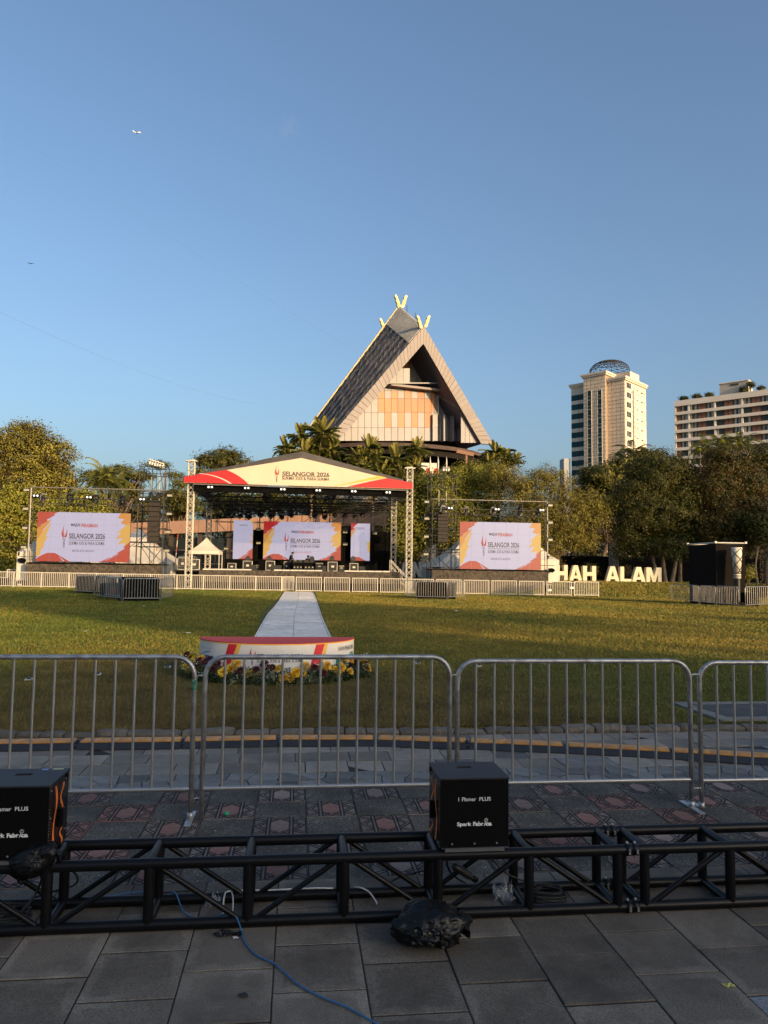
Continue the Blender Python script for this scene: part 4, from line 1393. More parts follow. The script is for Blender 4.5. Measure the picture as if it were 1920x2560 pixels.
# ================================================================== stage and event rig
m_wfen = M('white_paint', (0.58, 0.53, 0.45), 0.5, var=0.08, scale=3)
m_truss = M('aluminium_truss', (0.56, 0.51, 0.42), 0.5, 0.1, var=0.12, scale=5)
m_scaf = M('scaffold_tube', (0.055, 0.052, 0.048), 0.55, 0.4, var=0.3, scale=6)
m_scafl = M('scaffold_tube_bright', (0.24, 0.21, 0.175), 0.5, 0.4, var=0.2, scale=6)
m_dark = M('black_cloth', (0.005, 0.005, 0.005), 0.95, var=0.3, scale=4, spec=0.05)
m_net = M('shade_net', (0.075, 0.060, 0.045), 0.95, var=0.55, scale=5, bump=0.6, bscale=14, dirt=(0.02, 0.017, 0.014), dscale=2.2, damt=0.85)
m_cream = M('banner_cream', (0.60, 0.50, 0.36), 0.6, var=0.04, scale=0.6)
m_bred = M('banner_red', (0.43, 0.010, 0.014), 0.55, var=0.08, scale=0.8)
m_byel = M('banner_yellow', (0.68, 0.40, 0.05), 0.55, var=0.05)
m_grey = M('roof_fabric', (0.075, 0.066, 0.058), 0.75, var=0.2, scale=1.2)
m_fix = M('fixture_black', (0.010, 0.010, 0.011), 0.45, var=0.1)
m_lens = M('fixture_lens', (0.35, 0.32, 0.28), 0.12, 0.6, var=0)
m_lit = M('lit_led', (0.9, 0.9, 0.85), 0.4, var=0, emit=(1.0, 0.93, 0.8), es=1.3)
m_flood = M('flood_glass', (0.36, 0.34, 0.26), 0.25, var=0.1)

# ---- white picket fence across the lawn
def fence_proto(W, H=1.06):
    t = thing('fence_panel', '', 'fence')
    for x in (0.02, W - 0.02):
        strut('post', (x, 0, -0.04), (x, 0, H), 0.028, m_wfen, t, square=True)
    for z in (0.10, H - 0.02):
        strut('rail', (0.02, 0, z), (W - 0.02, 0, z), 0.024, m_wfen, t, square=True)
    n = 13
    for i in range(n):
        x = 0.02 + (W - .04) * (i + 1) / (n + 1)
        strut('picket', (x, 0, 0.10), (x, 0, H - 0.02), 0.0135, m_wfen, t, square=True)
    return t
FY = 54.0
FW = 1.80
fp = fence_proto(FW)
GF = 'white picket fence panels across the lawn'
def fence_run(x, y, n, step, labels, dy=0.0):
    global fp
    for i in range(n):
        xx = x + i * step
        yy = y + dy * i
        o = fp if not fp.get('used') else copy_tree(fp)
        fp['used'] = 1
        o.location = (xx, yy, lawn_z(xx + .9, yy) + 0.02)
        o.rotation_euler = (0, 0, math.atan2(dy, step))
        o['label'] = labels(i); o['group'] = GF
        if 'used' in o and o is not fp: del o['used']
gapL = gp(622 * 1.1573, 1277 * 1.1573).x * 54 / 57.1
gapR = at(639 * 1.1573, 1478, FY).x
endR = at(1299 * 1.1573, 1492, 52.6).x
nR = 11
stepR = (endR - gapR) / nR
fence_run(gapR, FY, nR, stepR, lambda i: (ORD[i] + ' white fence panel to the right of the gap at the walkway') if i < nR - 1 else 'last white fence panel at the right end, next to the lawn letters', dy=-1.4 / nR)
nL = 12
fence_run(gapL - 0.45 - nL * FW, FY + 0.2, nL, FW, lambda i: ORD[nL - 1 - i] + ' white fence panel to the left of the gap at the walkway')
# a turned panel closing the gap's left side
o = copy_tree(fp, (gapL - 0.45, FY + 0.2, lawn_z(0, 54) + .02), R(62), 'white fence panel turned inwards at the left side of the walkway gap', GF)
o = copy_tree(fp, (at(10, 1450, 58).x, 58.5, lawn_z(-20, 58) + .15), R(8), 'white fence panel standing behind the others at the far left', GF)
for o in [o for o in bpy.data.objects if 'used' in o]: del o['used']

# ---- truss towers
def tower(name, label, x, y, h, wd=0.42, mat=None, cap=True, zb=0.0, grp='aluminium truss towers of the stage'):
    mat = mat or m_truss
    t = thing(name, label, 'truss tower', (x, y, zb), 0, grp)
    a = wd / 2
    for sx in (-1, 1):
        for sy in (-1, 1):
            strut('chord', (sx * a, sy * a, 0), (sx * a, sy * a, h), 0.032, mat, t)
    n = int(h / (wd * 1.0))
    b = MB()
    st = h / n
    for i in range(n):
        for sx, sy in ((0, -1), (0, 1), (-1, 0), (1, 0)):
            u = Vector((1, 0, 0)) if sx == 0 else Vector((0, 1, 0))
            o_ = Vector((sx * a, sy * a, 0))
            p = o_ - u * a + Vector((0, 0, i * st)); q = o_ + u * a + Vector((0, 0, (i + 1) * st))
            b.tube([p, q], 0.017, 5, caps=False)
            b.tube([o_ + u * a + Vector((0, 0, i * st)), o_ - u * a + Vector((0, 0, (i + 1) * st))], 0.017, 5, caps=False)
            if i % 5 == 0:
                b.tube([o_ - u * a + Vector((0, 0, i * st)), o_ + u * a + Vector((0, 0, i * st))], 0.026, 5, caps=False)
    o = b.build('lacing', mat, t)
    b = MB(); b.box((0, 0, 0.03), (wd * 1.9, wd * 1.9, 0.06)); b.build('base_plate', mat, t)
    if cap:
        b = MB(); b.box((0, 0, h + 0.03), (wd * 1.9, wd * 1.2, 0.07)); b.tube([(-wd * .6, 0, h + .11), (wd * .6, 0, h + .11)], 0.05, 8); b.build('head_block', mat, t)
    return t
zt = at(476, 1153, 56).z
tower('truss_tower', 'pale truss tower at the front left corner of the stage roof', -7.73, 56.2, zt, grp='aluminium truss towers of the stage')
tower('truss_tower', 'pale truss tower at the front right corner of the stage roof', 8.31, 56.2, at(1021, 1171, 56).z)
tower('truss_tower', 'pale truss tower at the rear left of the stage, beside the small white canopy', -7.73, 68, 9.2, 0.42)
tower('truss_tower', 'pale truss tower at the rear right of the stage, above the stairs', 8.45, 66.5, 8.2, 0.42)

# ---- stage roof
sr = thing('stage_roof', 'gabled stage roof with cream printed banner, red corners and dark fabric edge', 'stage roof', (0.15, 56, 0))
ZB2 = lambda x, y, Y=55.6: at(430 + x * .3918, 1100 + y * .3918, Y) - Vector((0.15, 56, 0))
def flat_poly(nm, pts, mat, th=0.0, off=0.0):
    b = MB()
    b.poly([p + Vector((0, -off, 0)) for p in pts], th, (0, 1, 0))
    return b.build(nm, mat, sr, fix=th > 0)
flat_poly('banner', [ZB2(75, 235), ZB2(75, 271), ZB2(1537, 313), ZB2(1537, 272), ZB2(1372, 243), ZB2(825, 115)], m_cream, 0.05)
def arc_pts(a, b_, c, n=8):
    return [ZB2(*(Vector(a) * (1 - t) ** 2 + Vector(b_) * 2 * t * (1 - t) + Vector(c) * t * t)) for t in [i / n for i in range(n + 1)]]
flat_poly('red_corner', [ZB2(76, 235), ZB2(76, 270)] + [ZB2(490, 283)] + list(reversed(arc_pts((345, 190), (430, 220), (490, 283)))) , m_bred, 0, 0.010)
sw = arc_pts((172, 214), (290, 225), (366, 278)); sw2 = arc_pts((384, 279), (300, 220), (172, 212))
flat_poly('white_swoosh', sw + sw2, M('banner_pink', (0.80, 0.52, 0.45), 0.6, var=0), 0, 0.016)
flat_poly('red_corner', [ZB2(1115, 299), ZB2(1536, 312), ZB2(1536, 272), ZB2(1380, 244)] + arc_pts((1372, 243), (1240, 268), (1115, 299)), m_bred, 0, 0.010)
flat_poly('yellow_sweep', [ZB2(1015, 297)] + arc_pts((1035, 296), (1200, 268), (1368, 240)) + [ZB2(1325, 229)] + arc_pts((1322, 228), (1180, 262), (1015, 297)), m_byel, 0, 0.012)
def sr_text(s, x0, x1, y0, y1, mat, bold):
    a, b_ = ZB2(x0, y1), ZB2(x1, y0)
    yy = (ZB2(x0, (y0 + y1) / 2) + ZB2(x1, (y0 + y1) / 2)) / 2
    lettering(s, mat, sr, yy + Vector((0, -0.02, 0)), b_.x - a.x, (ZB2(x0, y0) - ZB2(x0, y1)).z, bold=bold)
sr_text('SELANGOR 2026', 704, 1005, 204, 232, m_ink, 0.022)
sr_text('SUKMA XXII & PARA SUKMA', 703, 1005, 237, 257, m_ink, 0.008)
flat_poly('rule', [ZB2(703, 233.5), ZB2(1005, 235), ZB2(1005, 233.5), ZB2(703, 232)], m_ink, 0, 0.02)
emblem(sr, ZB2(668, 268) + Vector((0, -0.02, 0)), (ZB2(668, 163) - ZB2(668, 268)).z, (1, 0, 0), (0, 0, 1), m_flame, m_ink)
# dark fabric roof: two planes with folds, running back over the stage
RZ = lambda x, y: ZB2(x, y, 55.9)
L1, P1, R1 = RZ(95, 222), RZ(830, 68), RZ(1480, 250)
L0, P0, R0 = RZ(95, 240), RZ(830, 118), RZ(1480, 275)
b = MB()
for (a, c, a0, c0) in ((L1, P1, L0, P0), (P1, R1, P0, R0)):
    n = 7
    for i in range(n):
        f0, f1 = i / n, (i + 1) / n
        A, B = a + (c - a) * f0, a + (c - a) * f1
        A0, B0 = a0 + (c0 - a0) * f0, a0 + (c0 - a0) * f1
        j = 0.05 * (i % 2)
        b.add([A0 + Vector((0, -.02, 0)), B0 + Vector((0, -.02, 0)), B + Vector((0, .25 + j, 0)), A + Vector((0, .25 + .05 - j, 0))], [(0, 1, 2, 3)])
b.build('fascia_fabric', m_grey, sr)
for (a, c) in ((L1, P1), (P1, R1)):
    b = MB()
    b.poly([a + Vector((0, .27, 0)), c + Vector((0, .27, 0)), c + Vector((0, 12.5, 0)), a + Vector((0, 12.5, 0))], 0.05, (0, 0, -1))
    b.build('roof_plane', m_grey, sr, fix=True)
beam = (ZB2(135, 281), ZB2(1500, 321))
strut('eave_pipe', beam[0], beam[1], 0.045, m_scafl, sr, 8)
def box_truss(parent, p0, p1, s, mat, nm='truss'):
    p0, p1 = Vector(p0), Vector(p1)
    d = (p1 - p0); L_ = d.length; d.normalize()
    u, v = frame_axes(d)
    a = s / 2
    for i, (q, e) in enumerate(((-1, -1), (1, -1), (1, 1), (-1, 1))):
        o_ = u * a * q + v * a * e
        strut(nm + '_chord', p0 + o_, p1 + o_, 0.03, mat, parent, 6)
    b = MB()
    n = max(2, int(L_ / (s * 1.1)))
    for i in range(n):
        A, B = p0 + d * L_ * i / n, p0 + d * L_ * (i + 1) / n
        k = 1 if i % 2 else -1
        for (o1, o2) in ((u * a + v * a, u * a - v * a), (-u * a + v * a, -u * a - v * a), (u * a + v * a, -u * a + v * a), (u * a - v * a, -u * a - v * a)):
            q1, q2 = (o1, o2) if k > 0 else (o2, o1)
            b.tube([A + q1, B + q2], 0.016, 4, caps=False)
    b.build(nm + '_lacing', mat, parent)
m_tdk = M('truss_dark', (0.03, 0.029, 0.028), 0.5, 0.3, var=0.2)
# black valance behind the eave and trusses carrying the lamps
b = MB()
b.poly([beam[0] + Vector((0, .3, -.02)), beam[1] + Vector((0, .3, -.02)), beam[1] + Vector((0, .3, -.5)), beam[0] + Vector((0, .3, -.5))], 0.05, (0, 1, 0))
b.build('valance', m_dark, sr, fix=True)
for y in (2.5, 6.0, 9.0, 11.6):
    box_truss(sr, (-7.7, y, 7.35 - y * 0.03), (8.0, y, 7.35 - y * 0.03), 0.42, m_tdk, 'roof_truss')
for x in (-7.8, -2.7, 2.7, 8.0):
    box_truss(sr, (x, .5, 7.75), (x, 12, 7.75), 0.40, m_tdk, 'side_truss')
box_truss(sr, (-6.3, 10.5, 6.75), (6.9, 10.5, 6.75), 0.35, m_tdk, 'lamp_truss')
for sx in (-1, 1):
    for k in range(4):
        p0 = Vector((sx * 7.7, 3 * k + .4, 7.6)); p1 = Vector((0.1, 3 * k + .4, 9.95))
        strut('rafter', p0, p1, 0.06, m_tdk, sr, 6)

# ---- deck
dk = thing('stage_deck', 'black stage deck with netting skirt along its front', 'stage', (0.4, 57.2, 0))
DH = 1.50
MB().box2((-7.4, 0.1, 0), (7.3, 11.6, DH - 0.09)).build('understage', m_dark, dk)
b = MB()
for i in range(6):
    for j in range(5):
        b.box2((-7.5 + i * 2.48, 0 + j * 2.4, DH - 0.085), (-7.5 + (i + 1) * 2.48 - 0.02, (j + 1) * 2.4 - 0.02, DH))
b.build('deck_board', M('deck_ply', (0.03, 0.028, 0.027), 0.7, var=0.3, scale=2), dk)
b = MB()
n = 60
vs = []
for i in range(n + 1):
    x = -7.5 + 14.9 * i / n
    for z in (DH - 0.03, DH * 0.5, 0.62):
        vs.append((x, -0.03 - 0.03 * math.sin(i * 1.7 + z) * (1.5 - z * .6), z))
b.add(vs, [(3 * i + j, 3 * i + 1 + j, 3 * i + 4 + j, 3 * i + 3 + j) for i in range(n) for j in (0, 1)], 0, True)
b.build('front_skirt', m_net, dk)
for i in range(16):
    strut('deck_leg', (-7.4 + i * 0.99, 0.03, 0), (-7.4 + i * .99, 0.03, DH - .1), 0.03, m_scaf, dk, 6)
for (x0, x1, lab) in ((195, 508, 'left'), (650, 960, 'middle'), (1100, 1390, 'right')):
    A, B = at(430 + x0 * .3918, 1422, 57.25), at(430 + x1 * .3918, 1424, 57.25)
    t = thing('light_bar', 'pale light bar along the front edge of the stage deck, ' + lab + ' of three', 'light bar', (A.x, 57.3, DH + .0), 0, 'light bars along the stage edge')
    nseg = 6
    for i in range(nseg):
        L_ = (B.x - A.x) / nseg
        MB().cbox(((i + .5) * L_, 0, 0.045), (L_ - 0.03, 0.09, 0.09), 0.015).build('segment', M('bar_housing', (0.62, 0.58, 0.5), 0.4, var=0.1), t)

# stairs at the right end of the deck
ss = thing('stage_stairs', 'steel stage stairs with pale handrails at the right end of the deck', 'stairs', (7.75, 62.0, 0))
for i in range(6):
    MB().box2((0.0 + i * 0.24, -0.5, DH - 0.06 - (i + 1) * 0.21), (0.24 + i * .24, 0.5, DH - .02 - (i + 1) * 0.21)).build('tread', m_scaf, ss)
for y in (-0.5, 0.5):
    strut('handrail', (-0.1, y, DH + 0.95), (1.45, y, 0.85), 0.028, m_truss, ss)
    strut('handrail', (-0.1, y, DH + 0.5), (1.45, y, 0.4), 0.022, m_truss, ss)
    for x in (-0.1, 0.65, 1.42):
        zz = DH - x * .95
        strut('baluster', (x, y, max(0, zz - .3)), (x, y, zz + 0.9 - x * .05), 0.024, m_truss, ss)
    strut('stringer', (0, y, DH - .1), (1.45, y, 0.05), 0.05, m_scafl, ss, square=True)

# ---- LED screens
def em(name, col, s=1.0, base=None):
    return M('led_' + name, tuple(c * 0.11 for c in col), 0.45, var=0.0, emit=col, es=s)
LS = 0.36
l_white = em('lavender', (0.66, 0.62, 0.82), LS)
l_red = em('red', (0.62, 0.10, 0.06), LS)
l_dred = em('crimson', (0.58, 0.03, 0.03), LS)
l_or = em('orange', (0.80, 0.34, 0.08), LS)
l_yel = em('yellow', (0.85, 0.50, 0.12), LS)
l_ink = em('ink', (0.085, 0.055, 0.06), LS)
l_grey = em('grey', (0.46, 0.44, 0.58), LS)
m_frame = M('led_frame', (0.012, 0.012, 0.012), 0.6, var=0.1)
def shard(b, pts): b.add([Vector(p) for p in pts], [tuple(range(len(pts)))])
def led(label, c, W, H, rz, wide=True, seed=0, flip=False, faded=False):
    """c = bottom centre; the picture is flat print on the display"""
    t = thing('led_screen', label, 'LED screen', c, rz, 'LED screens of the event')
    MB().box2((-W / 2, 0.012, 0), (W / 2, 0.14, H)).build('cabinet', m_frame, t)
    nx_, nz_ = max(2, int(round(W / 0.98))), max(2, int(round(H / 0.93)))
    b = MB()
    b.box2((-W / 2, 0, 0), (W / 2, 0.011, H))
    b.build('display', l_white, t)
    b = MB()
    for i in range(1, nx_):
        x = -W / 2 + W * i / nx_
        b.add([(x - .006, -.0105, 0), (x + .006, -.0105, 0), (x + .006, -.0105, H), (x - .006, -.0105, H)], [(0, 1, 2, 3)])
    for j in range(1, nz_):
        z = H * j / nz_
        b.add([(-W / 2, -.0105, z - .005), (W / 2, -.0105, z - .005), (W / 2, -.0105, z + .005), (-W / 2, -.0105, z + .005)], [(0, 1, 2, 3)])
    b.build('module_seam', l_grey, t)
    U = lambda u, v, o=0.004: Vector(((u - .5) * W, -o, v * H))
    def P(nm, mt, polys, o=0.004):
        b = MB()
        for q in polys: b.add([U(u, v, o) for u, v in q], [tuple(range(len(q)))])
        b.build(nm, mt, t)
    if wide:
        P('red_flash', l_red if faded else l_dred, [[(0, 1), (0, .66), (.05, .70), (.045, .74), (.11, .80), (.10, .84), (.19, .94), (.17, .95), (.215, 1)], [(.02, .62), (.09, .72), (.03, .70)]], .004)
        P('orange_flash', l_or, [[(0, .66), (0, .30), (.035, .45), (.07, .60), (.06, .62), (.12, .76), (.15, .86), (.08, .78)]], .005)
        P('yellow_flash', l_yel, [[(0, .42), (0, .08), (.05, .14), (.045, .20), (.09, .32), (.07, .33), (.12, .50), (.095, .50), (.13, .68), (.15, .80), (.07, .62)]], .006)
        P('red_ground', l_red, [[(0, 0), (.0, .05), (.06, .12), (.12, .17), (.20, .17), (.26, .11), (.36, 0)]], .007)
        P('orange_flash', l_or, [[(1, 1), (1, .62), (.94, .72), (.955, .76), (.89, .80), (.93, .88), (.86, .90), (.89, 1)]], .004)
        P('yellow_flash', l_yel, [[(1, .72), (1, .34), (.93, .30), (.95, .40), (.87, .36), (.92, .50), (.84, .46), (.90, .60), (.86, .60), (.98, .80)]], .005)
        P('red_ground', l_red, [[(1, 0), (1, .42), (.93, .30), (.95, .28), (.86, .18), (.88, .17), (.68, 0)]], .006)
        P('white_streak', l_white, [[(.79, .07), (.99, .36), (.80, .10)], [(.74, .02), (.93, .20), (.75, .04)], [(.24, .12), (.31, 0), (.29, 0)]], .0085)
        k = .0095
        def T(s, u0, u1, v0, v1, mt, bold):
            lettering(s, mt, t, U((u0 + u1) / 2, (v0 + v1) / 2, k), (u1 - u0) * W, (v1 - v0) * H, bold=bold)
        T('MAJLIS', .360, .460, .700, .775, l_ink, .03)
        T('PERASMIAN', .470, .645, .700, .775, l_red, .03)
        T('SELANGOR 2026', .345, .730, .465, .575, l_ink, .022)
        T('SUKMA XXII & PARA SUKMA', .345, .728, .340, .410, l_ink, .006)
        P('rule', l_ink, [[(.345, .432), (.73, .432), (.73, .440), (.345, .440)]], k)
        lettering('RENTAK KITA, AKSI KITA', l_red if not faded else l_ink, t, U(.50, .215, k), .235 * W, .05 * H, bold=.0, shear=.25)
        emblem(t, U(.292, .285, k), .46 * H, (1, 0, 0), (0, 0, 1), l_red, l_ink)
    else:
        if flip:
            P('red_flash', l_dred, [[(0, 1), (0, .80), (.16, .86), (.12, .90), (.36, 1)]], .004)
            P('orange_flash', l_or, [[(0, .78), (0, .62), (.10, .72), (.30, .93), (.08, .82)]], .005)
            P('red_ground', l_red, [[(0, 0), (0, .08), (.2, .13), (.42, .13), (.60, .08), (.95, 0)]], .004)
            P('yellow_flash', l_yel, [[(1, .22), (.86, .34), (.90, .40), (.84, .48), (1, .55)]], .004)
        else:
            P('yellow_flash', l_yel, [[(1, 1), (.86, 1), (1, .90)], [(1, .55), (.86, .66), (1, .62)], [(1, .40), (.84, .46), (1, .50)]], .004)
            P('red_ground', l_red, [[(1, 0), (1, .30), (.70, .18), (.80, .18), (.45, .08), (.52, .08), (.2, 0)]], .004)
            P('white_streak', l_white, [[(.55, .04), (.97, .24), (.57, .07)]], .006)
        lettering('SELANGOR 2026', l_ink, t, U(.52, .885, .0095), .36 * W, .022 * H, bold=.02)
        lettering('SUKMA XXII & PARA SUKMA', l_ink, t, U(.52, .860, .0095), .36 * W, .015 * H, bold=.0)
        emblem(t, U(.29, .845, .0095), .065 * H, (1, 0, 0), (0, 0, 1), l_red, l_ink)
    return t
Z1 = lambda x, y, Y: at(x * .3858, 1150 + y * .3858, Y)
Z3 = lambda x, y, Y: at(950 + x * .3617, 1150 + y * .3617, Y)
ZB = lambda x, y, Y: at(430 + x * .3918, 1100 + y * .3918, Y)
a, c = Z1(230, 655, 57), Z1(850, 347, 57)
led('big LED screen left of the stage on a netted base, washed out by sun', ((a.x + Z1(836, 665, 57).x) / 2, 57, a.z), Z1(836, 665, 57).x - a.x, c.z - a.z, 0, seed=1, faded=True)
a, c = Z3(550, 752, 60), Z3(1112, 437, 60)
led('big LED screen right of the stage on a netted scaffold base', ((a.x + c.x) / 2, 60, a.z), c.x - a.x, c.z - a.z, 0, seed=2, faded=True)
a, c = ZB(580, 768, 68), ZB(1080, 528, 68)
led('wide central LED screen at the back of the stage behind the two people', ((a.x + c.x) / 2, 68, a.z), c.x - a.x, c.z - a.z, 0, seed=3)
a, c = ZB(387, 763, 68), ZB(519, 514, 68)
led('tall narrow LED screen at the left rear of the stage', ((a.x + c.x) / 2, 68, a.z), c.x - a.x, c.z - a.z, 0, False)
a, c = ZB(1139, 777, 68), ZB(1264, 534, 68)
led('tall narrow LED screen at the right rear of the stage', ((a.x + c.x) / 2, 68, a.z), c.x - a.x, c.z - a.z, 0, False, flip=True)

# ---- scaffolds
def scaffold(label, x0, x1, y0, y1, zs, h, px, mat=None, braces=True, cat='scaffold', ledg_ext=0.25, bright=()):
    mat = mat or m_scaf
    t = thing('scaffold', label, cat, (x0, y0, 0))
    W, D = x1 - x0, y1 - y0
    n = max(1, int(round(W / px)))
    xs_ = [W * i / n for i in range(n + 1)]
    for y in ((0, D) if D > 0.1 else (0,)):
        for i, x in enumerate(xs_):
            strut('upright', (x, y, 0), (x, y, h), 0.028, m_scafl if (i in bright and y == 0) else mat, t, 6)
        for z in zs:
            strut('ledger', (-ledg_ext, y, z), (W + ledg_ext, y, z), 0.025, mat, t, 6)
    if D > 0.1:
        for x in xs_:
            for z in zs[::2]:
                strut('transom', (x, -.1, z), (x, D + .1, z), 0.024, mat, t, 6)
    if braces:
        zz = [0.0] + list(zs)
        for k in range(len(zz) - 1):
            for i in range(n):
                if (i + k) % 2 == 0:
                    strut('brace', (xs_[i], 0, zz[k]), (xs_[i + 1], 0, zz[k + 1]), 0.022, mat, t, 6)
                elif k % 2:
                    strut('brace', (xs_[i + 1], D, zz[k]), (xs_[i], D, zz[k + 1]), 0.022, mat, t, 6)
    return t
# left wing: pole, top beam, netted base, tower for the loudspeakers
def wing(side, X0, X1, Y, ztop, zbase, tx0, tx1, ttop):
    lab = side
    scaffold('dark tube scaffold carrying the big screen on the ' + lab + ' of the stage', X0 + .1, X1 - .1, Y + 0.35, Y + 2.0, [zbase, zbase + 1.6, zbase + 3.2, ztop - 1.1], ztop - .1, 1.75)
    t = thing('light_gantry', 'pale pole and long beam framing the big screen on the ' + lab, 'gantry', (X0, Y, 0))
    W = X1 - X0
    xx = 0 if side == 'left' else W
    strut('pole', (xx, 0, 0), (xx, 0, ztop - .05), 0.062, M('gantry_pole', (0.30, 0.27, 0.22), 0.5, 0.2, var=0.15, scale=4), t, 10)
    strut('beam', (0, 0, ztop), (W, 0, ztop), 0.045, m_scafl, t, 8)
    strut('lower_beam', (0, .1, ztop - 0.75), (W, .1, ztop - .75), 0.035, m_scaf, t, 6)
    for z in (zbase + .4, zbase + 2.1, zbase + 3.6, ztop - .2):
        strut('bracket', (xx - .6, 0, z), (xx + .6, 0, z), 0.025, m_scaf, t, 6)
    st = thing('screen_base', 'netted scaffold base under the big screen on the ' + lab, 'platform', (X0, Y - 0.25, 0))
    b = MB()
    n = 48
    vs = []
    for i in range(n + 1):
        x = W * i / n
        for z in (zbase - .08, zbase * .7, zbase * .4, 0.05):
            vs.append((x, 0.03 * math.sin(i * 2.1 + z * 3) + 0.02 * math.sin(i * .7), z + (0.03 * math.sin(i * .55) if z > 1.5 else 0)))
    b.add(vs, [(4 * i + j, 4 * i + 1 + j, 4 * i + 5 + j, 4 * i + 4 + j) for i in range(n) for j in range(3)], 0, True)
    b.build('net_skirt', m_net, st)
    MB().box2((0, 0.1, zbase - .1), (W, 2.3, zbase - .02)).build('platform', m_dark, st)
    strut('top_rail', (0, -.02, zbase - .05), (W, -.02, zbase - .05), 0.04, m_dark, st, 6)
    for i in range(7):
        strut('skirt_post', (W * i / 6, 0.08, 0), (W * i / 6, .08, zbase), 0.03, m_scaf, st, 6)
    scaffold('tube tower holding the hanging loudspeakers ' + lab + ' of the stage', tx0, tx1, Y + 0.5, Y + 2.2, [1.8 + 1.35 * i for i in range(6)] + [ttop - .15], ttop, 1.0)
Xl0, Xl1 = at(78, 1223, 57).x, at(411, 1228, 57).x
wing('left', Xl0, Xl1, 57, at(245, 1222, 57).z, at(240, 1408, 57).z, at(351, 1163, 57.7).x, at(416, 1163, 57.7).x, at(380, 1162, 57.7).z)
Xr0, Xr1 = at(1080, 1248, 60).x, at(1368, 1255, 60).x
wing('right', Xr0, Xr1, 60, at(1220, 1251, 60).z, at(1220, 1424, 60).z, at(1077, 1183, 60.7).x, at(1140, 1183, 60.7).x, at(1110, 1183, 60.7).z)
# scaffold wall behind the stage screens
scaffold('dark scaffold wall at the back of the stage behind the screens', -7.2, 8.0, 68.9, 70.2, [1.6, 3.0, 4.4, 5.8, 6.6, 7.4], 7.8, 1.27)
bk = thing('back_drape', 'black drape along the back of the stage below the screens', 'drape', (-6.4, 67.6, DH))
b = MB()
vs = []
n = 80
for i in range(n + 1):
    for z in (0.0, 0.95):
        vs.append((13.6 * i / n, 0.05 * math.sin(i * 1.9), z))
b.add(vs, [(2 * i, 2 * i + 2, 2 * i + 3, 2 * i + 1) for i in range(n)], 0, True)
b.build('cloth', m_dark, bk)
for x, wd, lab in ((at(644, 1350, 69).x, 1.35, 'between the left and central stage screens'), (at(864, 1350, 69).x, 1.3, 'between the central and right stage screens'), (at(955, 1350, 69).x, 2.2, 'right of the right stage screen')):
    t = thing('back_drape', 'black drape hanging ' + lab, 'drape', (x, 68.6, DH))
    b = MB()
    vs = [(wd * (i / 14 - .5), 0.05 * math.sin(i * 1.9), z) for i in range(15) for z in (0, 3.6)]
    b.add(vs, [(2 * i, 2 * i + 2, 2 * i + 3, 2 * i + 1) for i in range(14)], 0, True)
    b.build('cloth', m_dark, t)

# ---- line arrays
m_spk = M('speaker_brown', (0.030, 0.023, 0.017), 0.8, var=0.15, scale=4)
def line_array(lab, xa, xb, y0, y1, Y):
    a, b_ = at(xa, y1, Y), at(xb, y0, Y)
    W, H = b_.x - a.x, b_.z - a.z
    t = thing('line_array', lab, 'loudspeaker', ((a.x + b_.x) / 2, Y, a.z), 0, 'hanging loudspeaker columns')
    n = 8
    for i in range(n):
        h = H / n
        b = MB()
        b.cbox((0, 0.3 + 0.004 * i * i * .3, h * (i + .5)), (W, 0.6, h - 0.018), 0.03)
        b.box((0, -0.004, h * (i + .5)), (W * .94, 0.02, h * 0.8))
        b.build('speaker_cabinet', m_spk, t)
    MB().box2((-W * .45, 0.1, H), (W * .45, 0.55, H + .12)).build('fly_frame', m_fix, t)
    for x in (-.3, .3):
        strut('chain', (x, .3, H), (x, .3, H + 1.9), 0.03, M('chain_pale', (0.5, 0.5, 0.3), 0.5, 0.4), t, 5)
        MB().cbox((x, .3, H + .5), (0.26, 0.3, 0.42), 0.04).build('chain_hoist', m_fix, t)
    return t
line_array('brown-black loudspeaker column hanging left of the stage', 367, 399, 1255, 1354, 57.4)
line_array('brown-black loudspeaker column hanging right of the stage', 1094, 1121, 1284, 1355, 60.4)
# ballast crates on the scaffold tops
for side, cx, cy, Y, n in (('left', 376, 1162, 57.9, 6), ('right', 1108, 1180, 60.9, 3)):
    for i in range(n):
        p = at(cx + i * 6.3, cy + (i * 2.0 if side == 'left' else 0), Y)
        t = thing('ballast_block', '', 'ballast', p, 0, 'pale blocks on top of the ' + side + ' loudspeaker tower')
        t['label'] = ('leftmost pale block' if i == 0 else ORD[i] + ' pale block from the left') + ' on top of the ' + side + ' loudspeaker tower'
        b = MB(); b.cbox((0, 0, 0.22), (0.12, 0.5, 0.42 if side == 'left' else .34), 0.03); b.build('block', M('block_white', (0.66, 0.63, 0.55), 0.7, var=0.12), t)
        MB().box((0, -.26, 0.3), (0.08, 0.02, 0.10)).build('handle_hole', m_scaf, t)

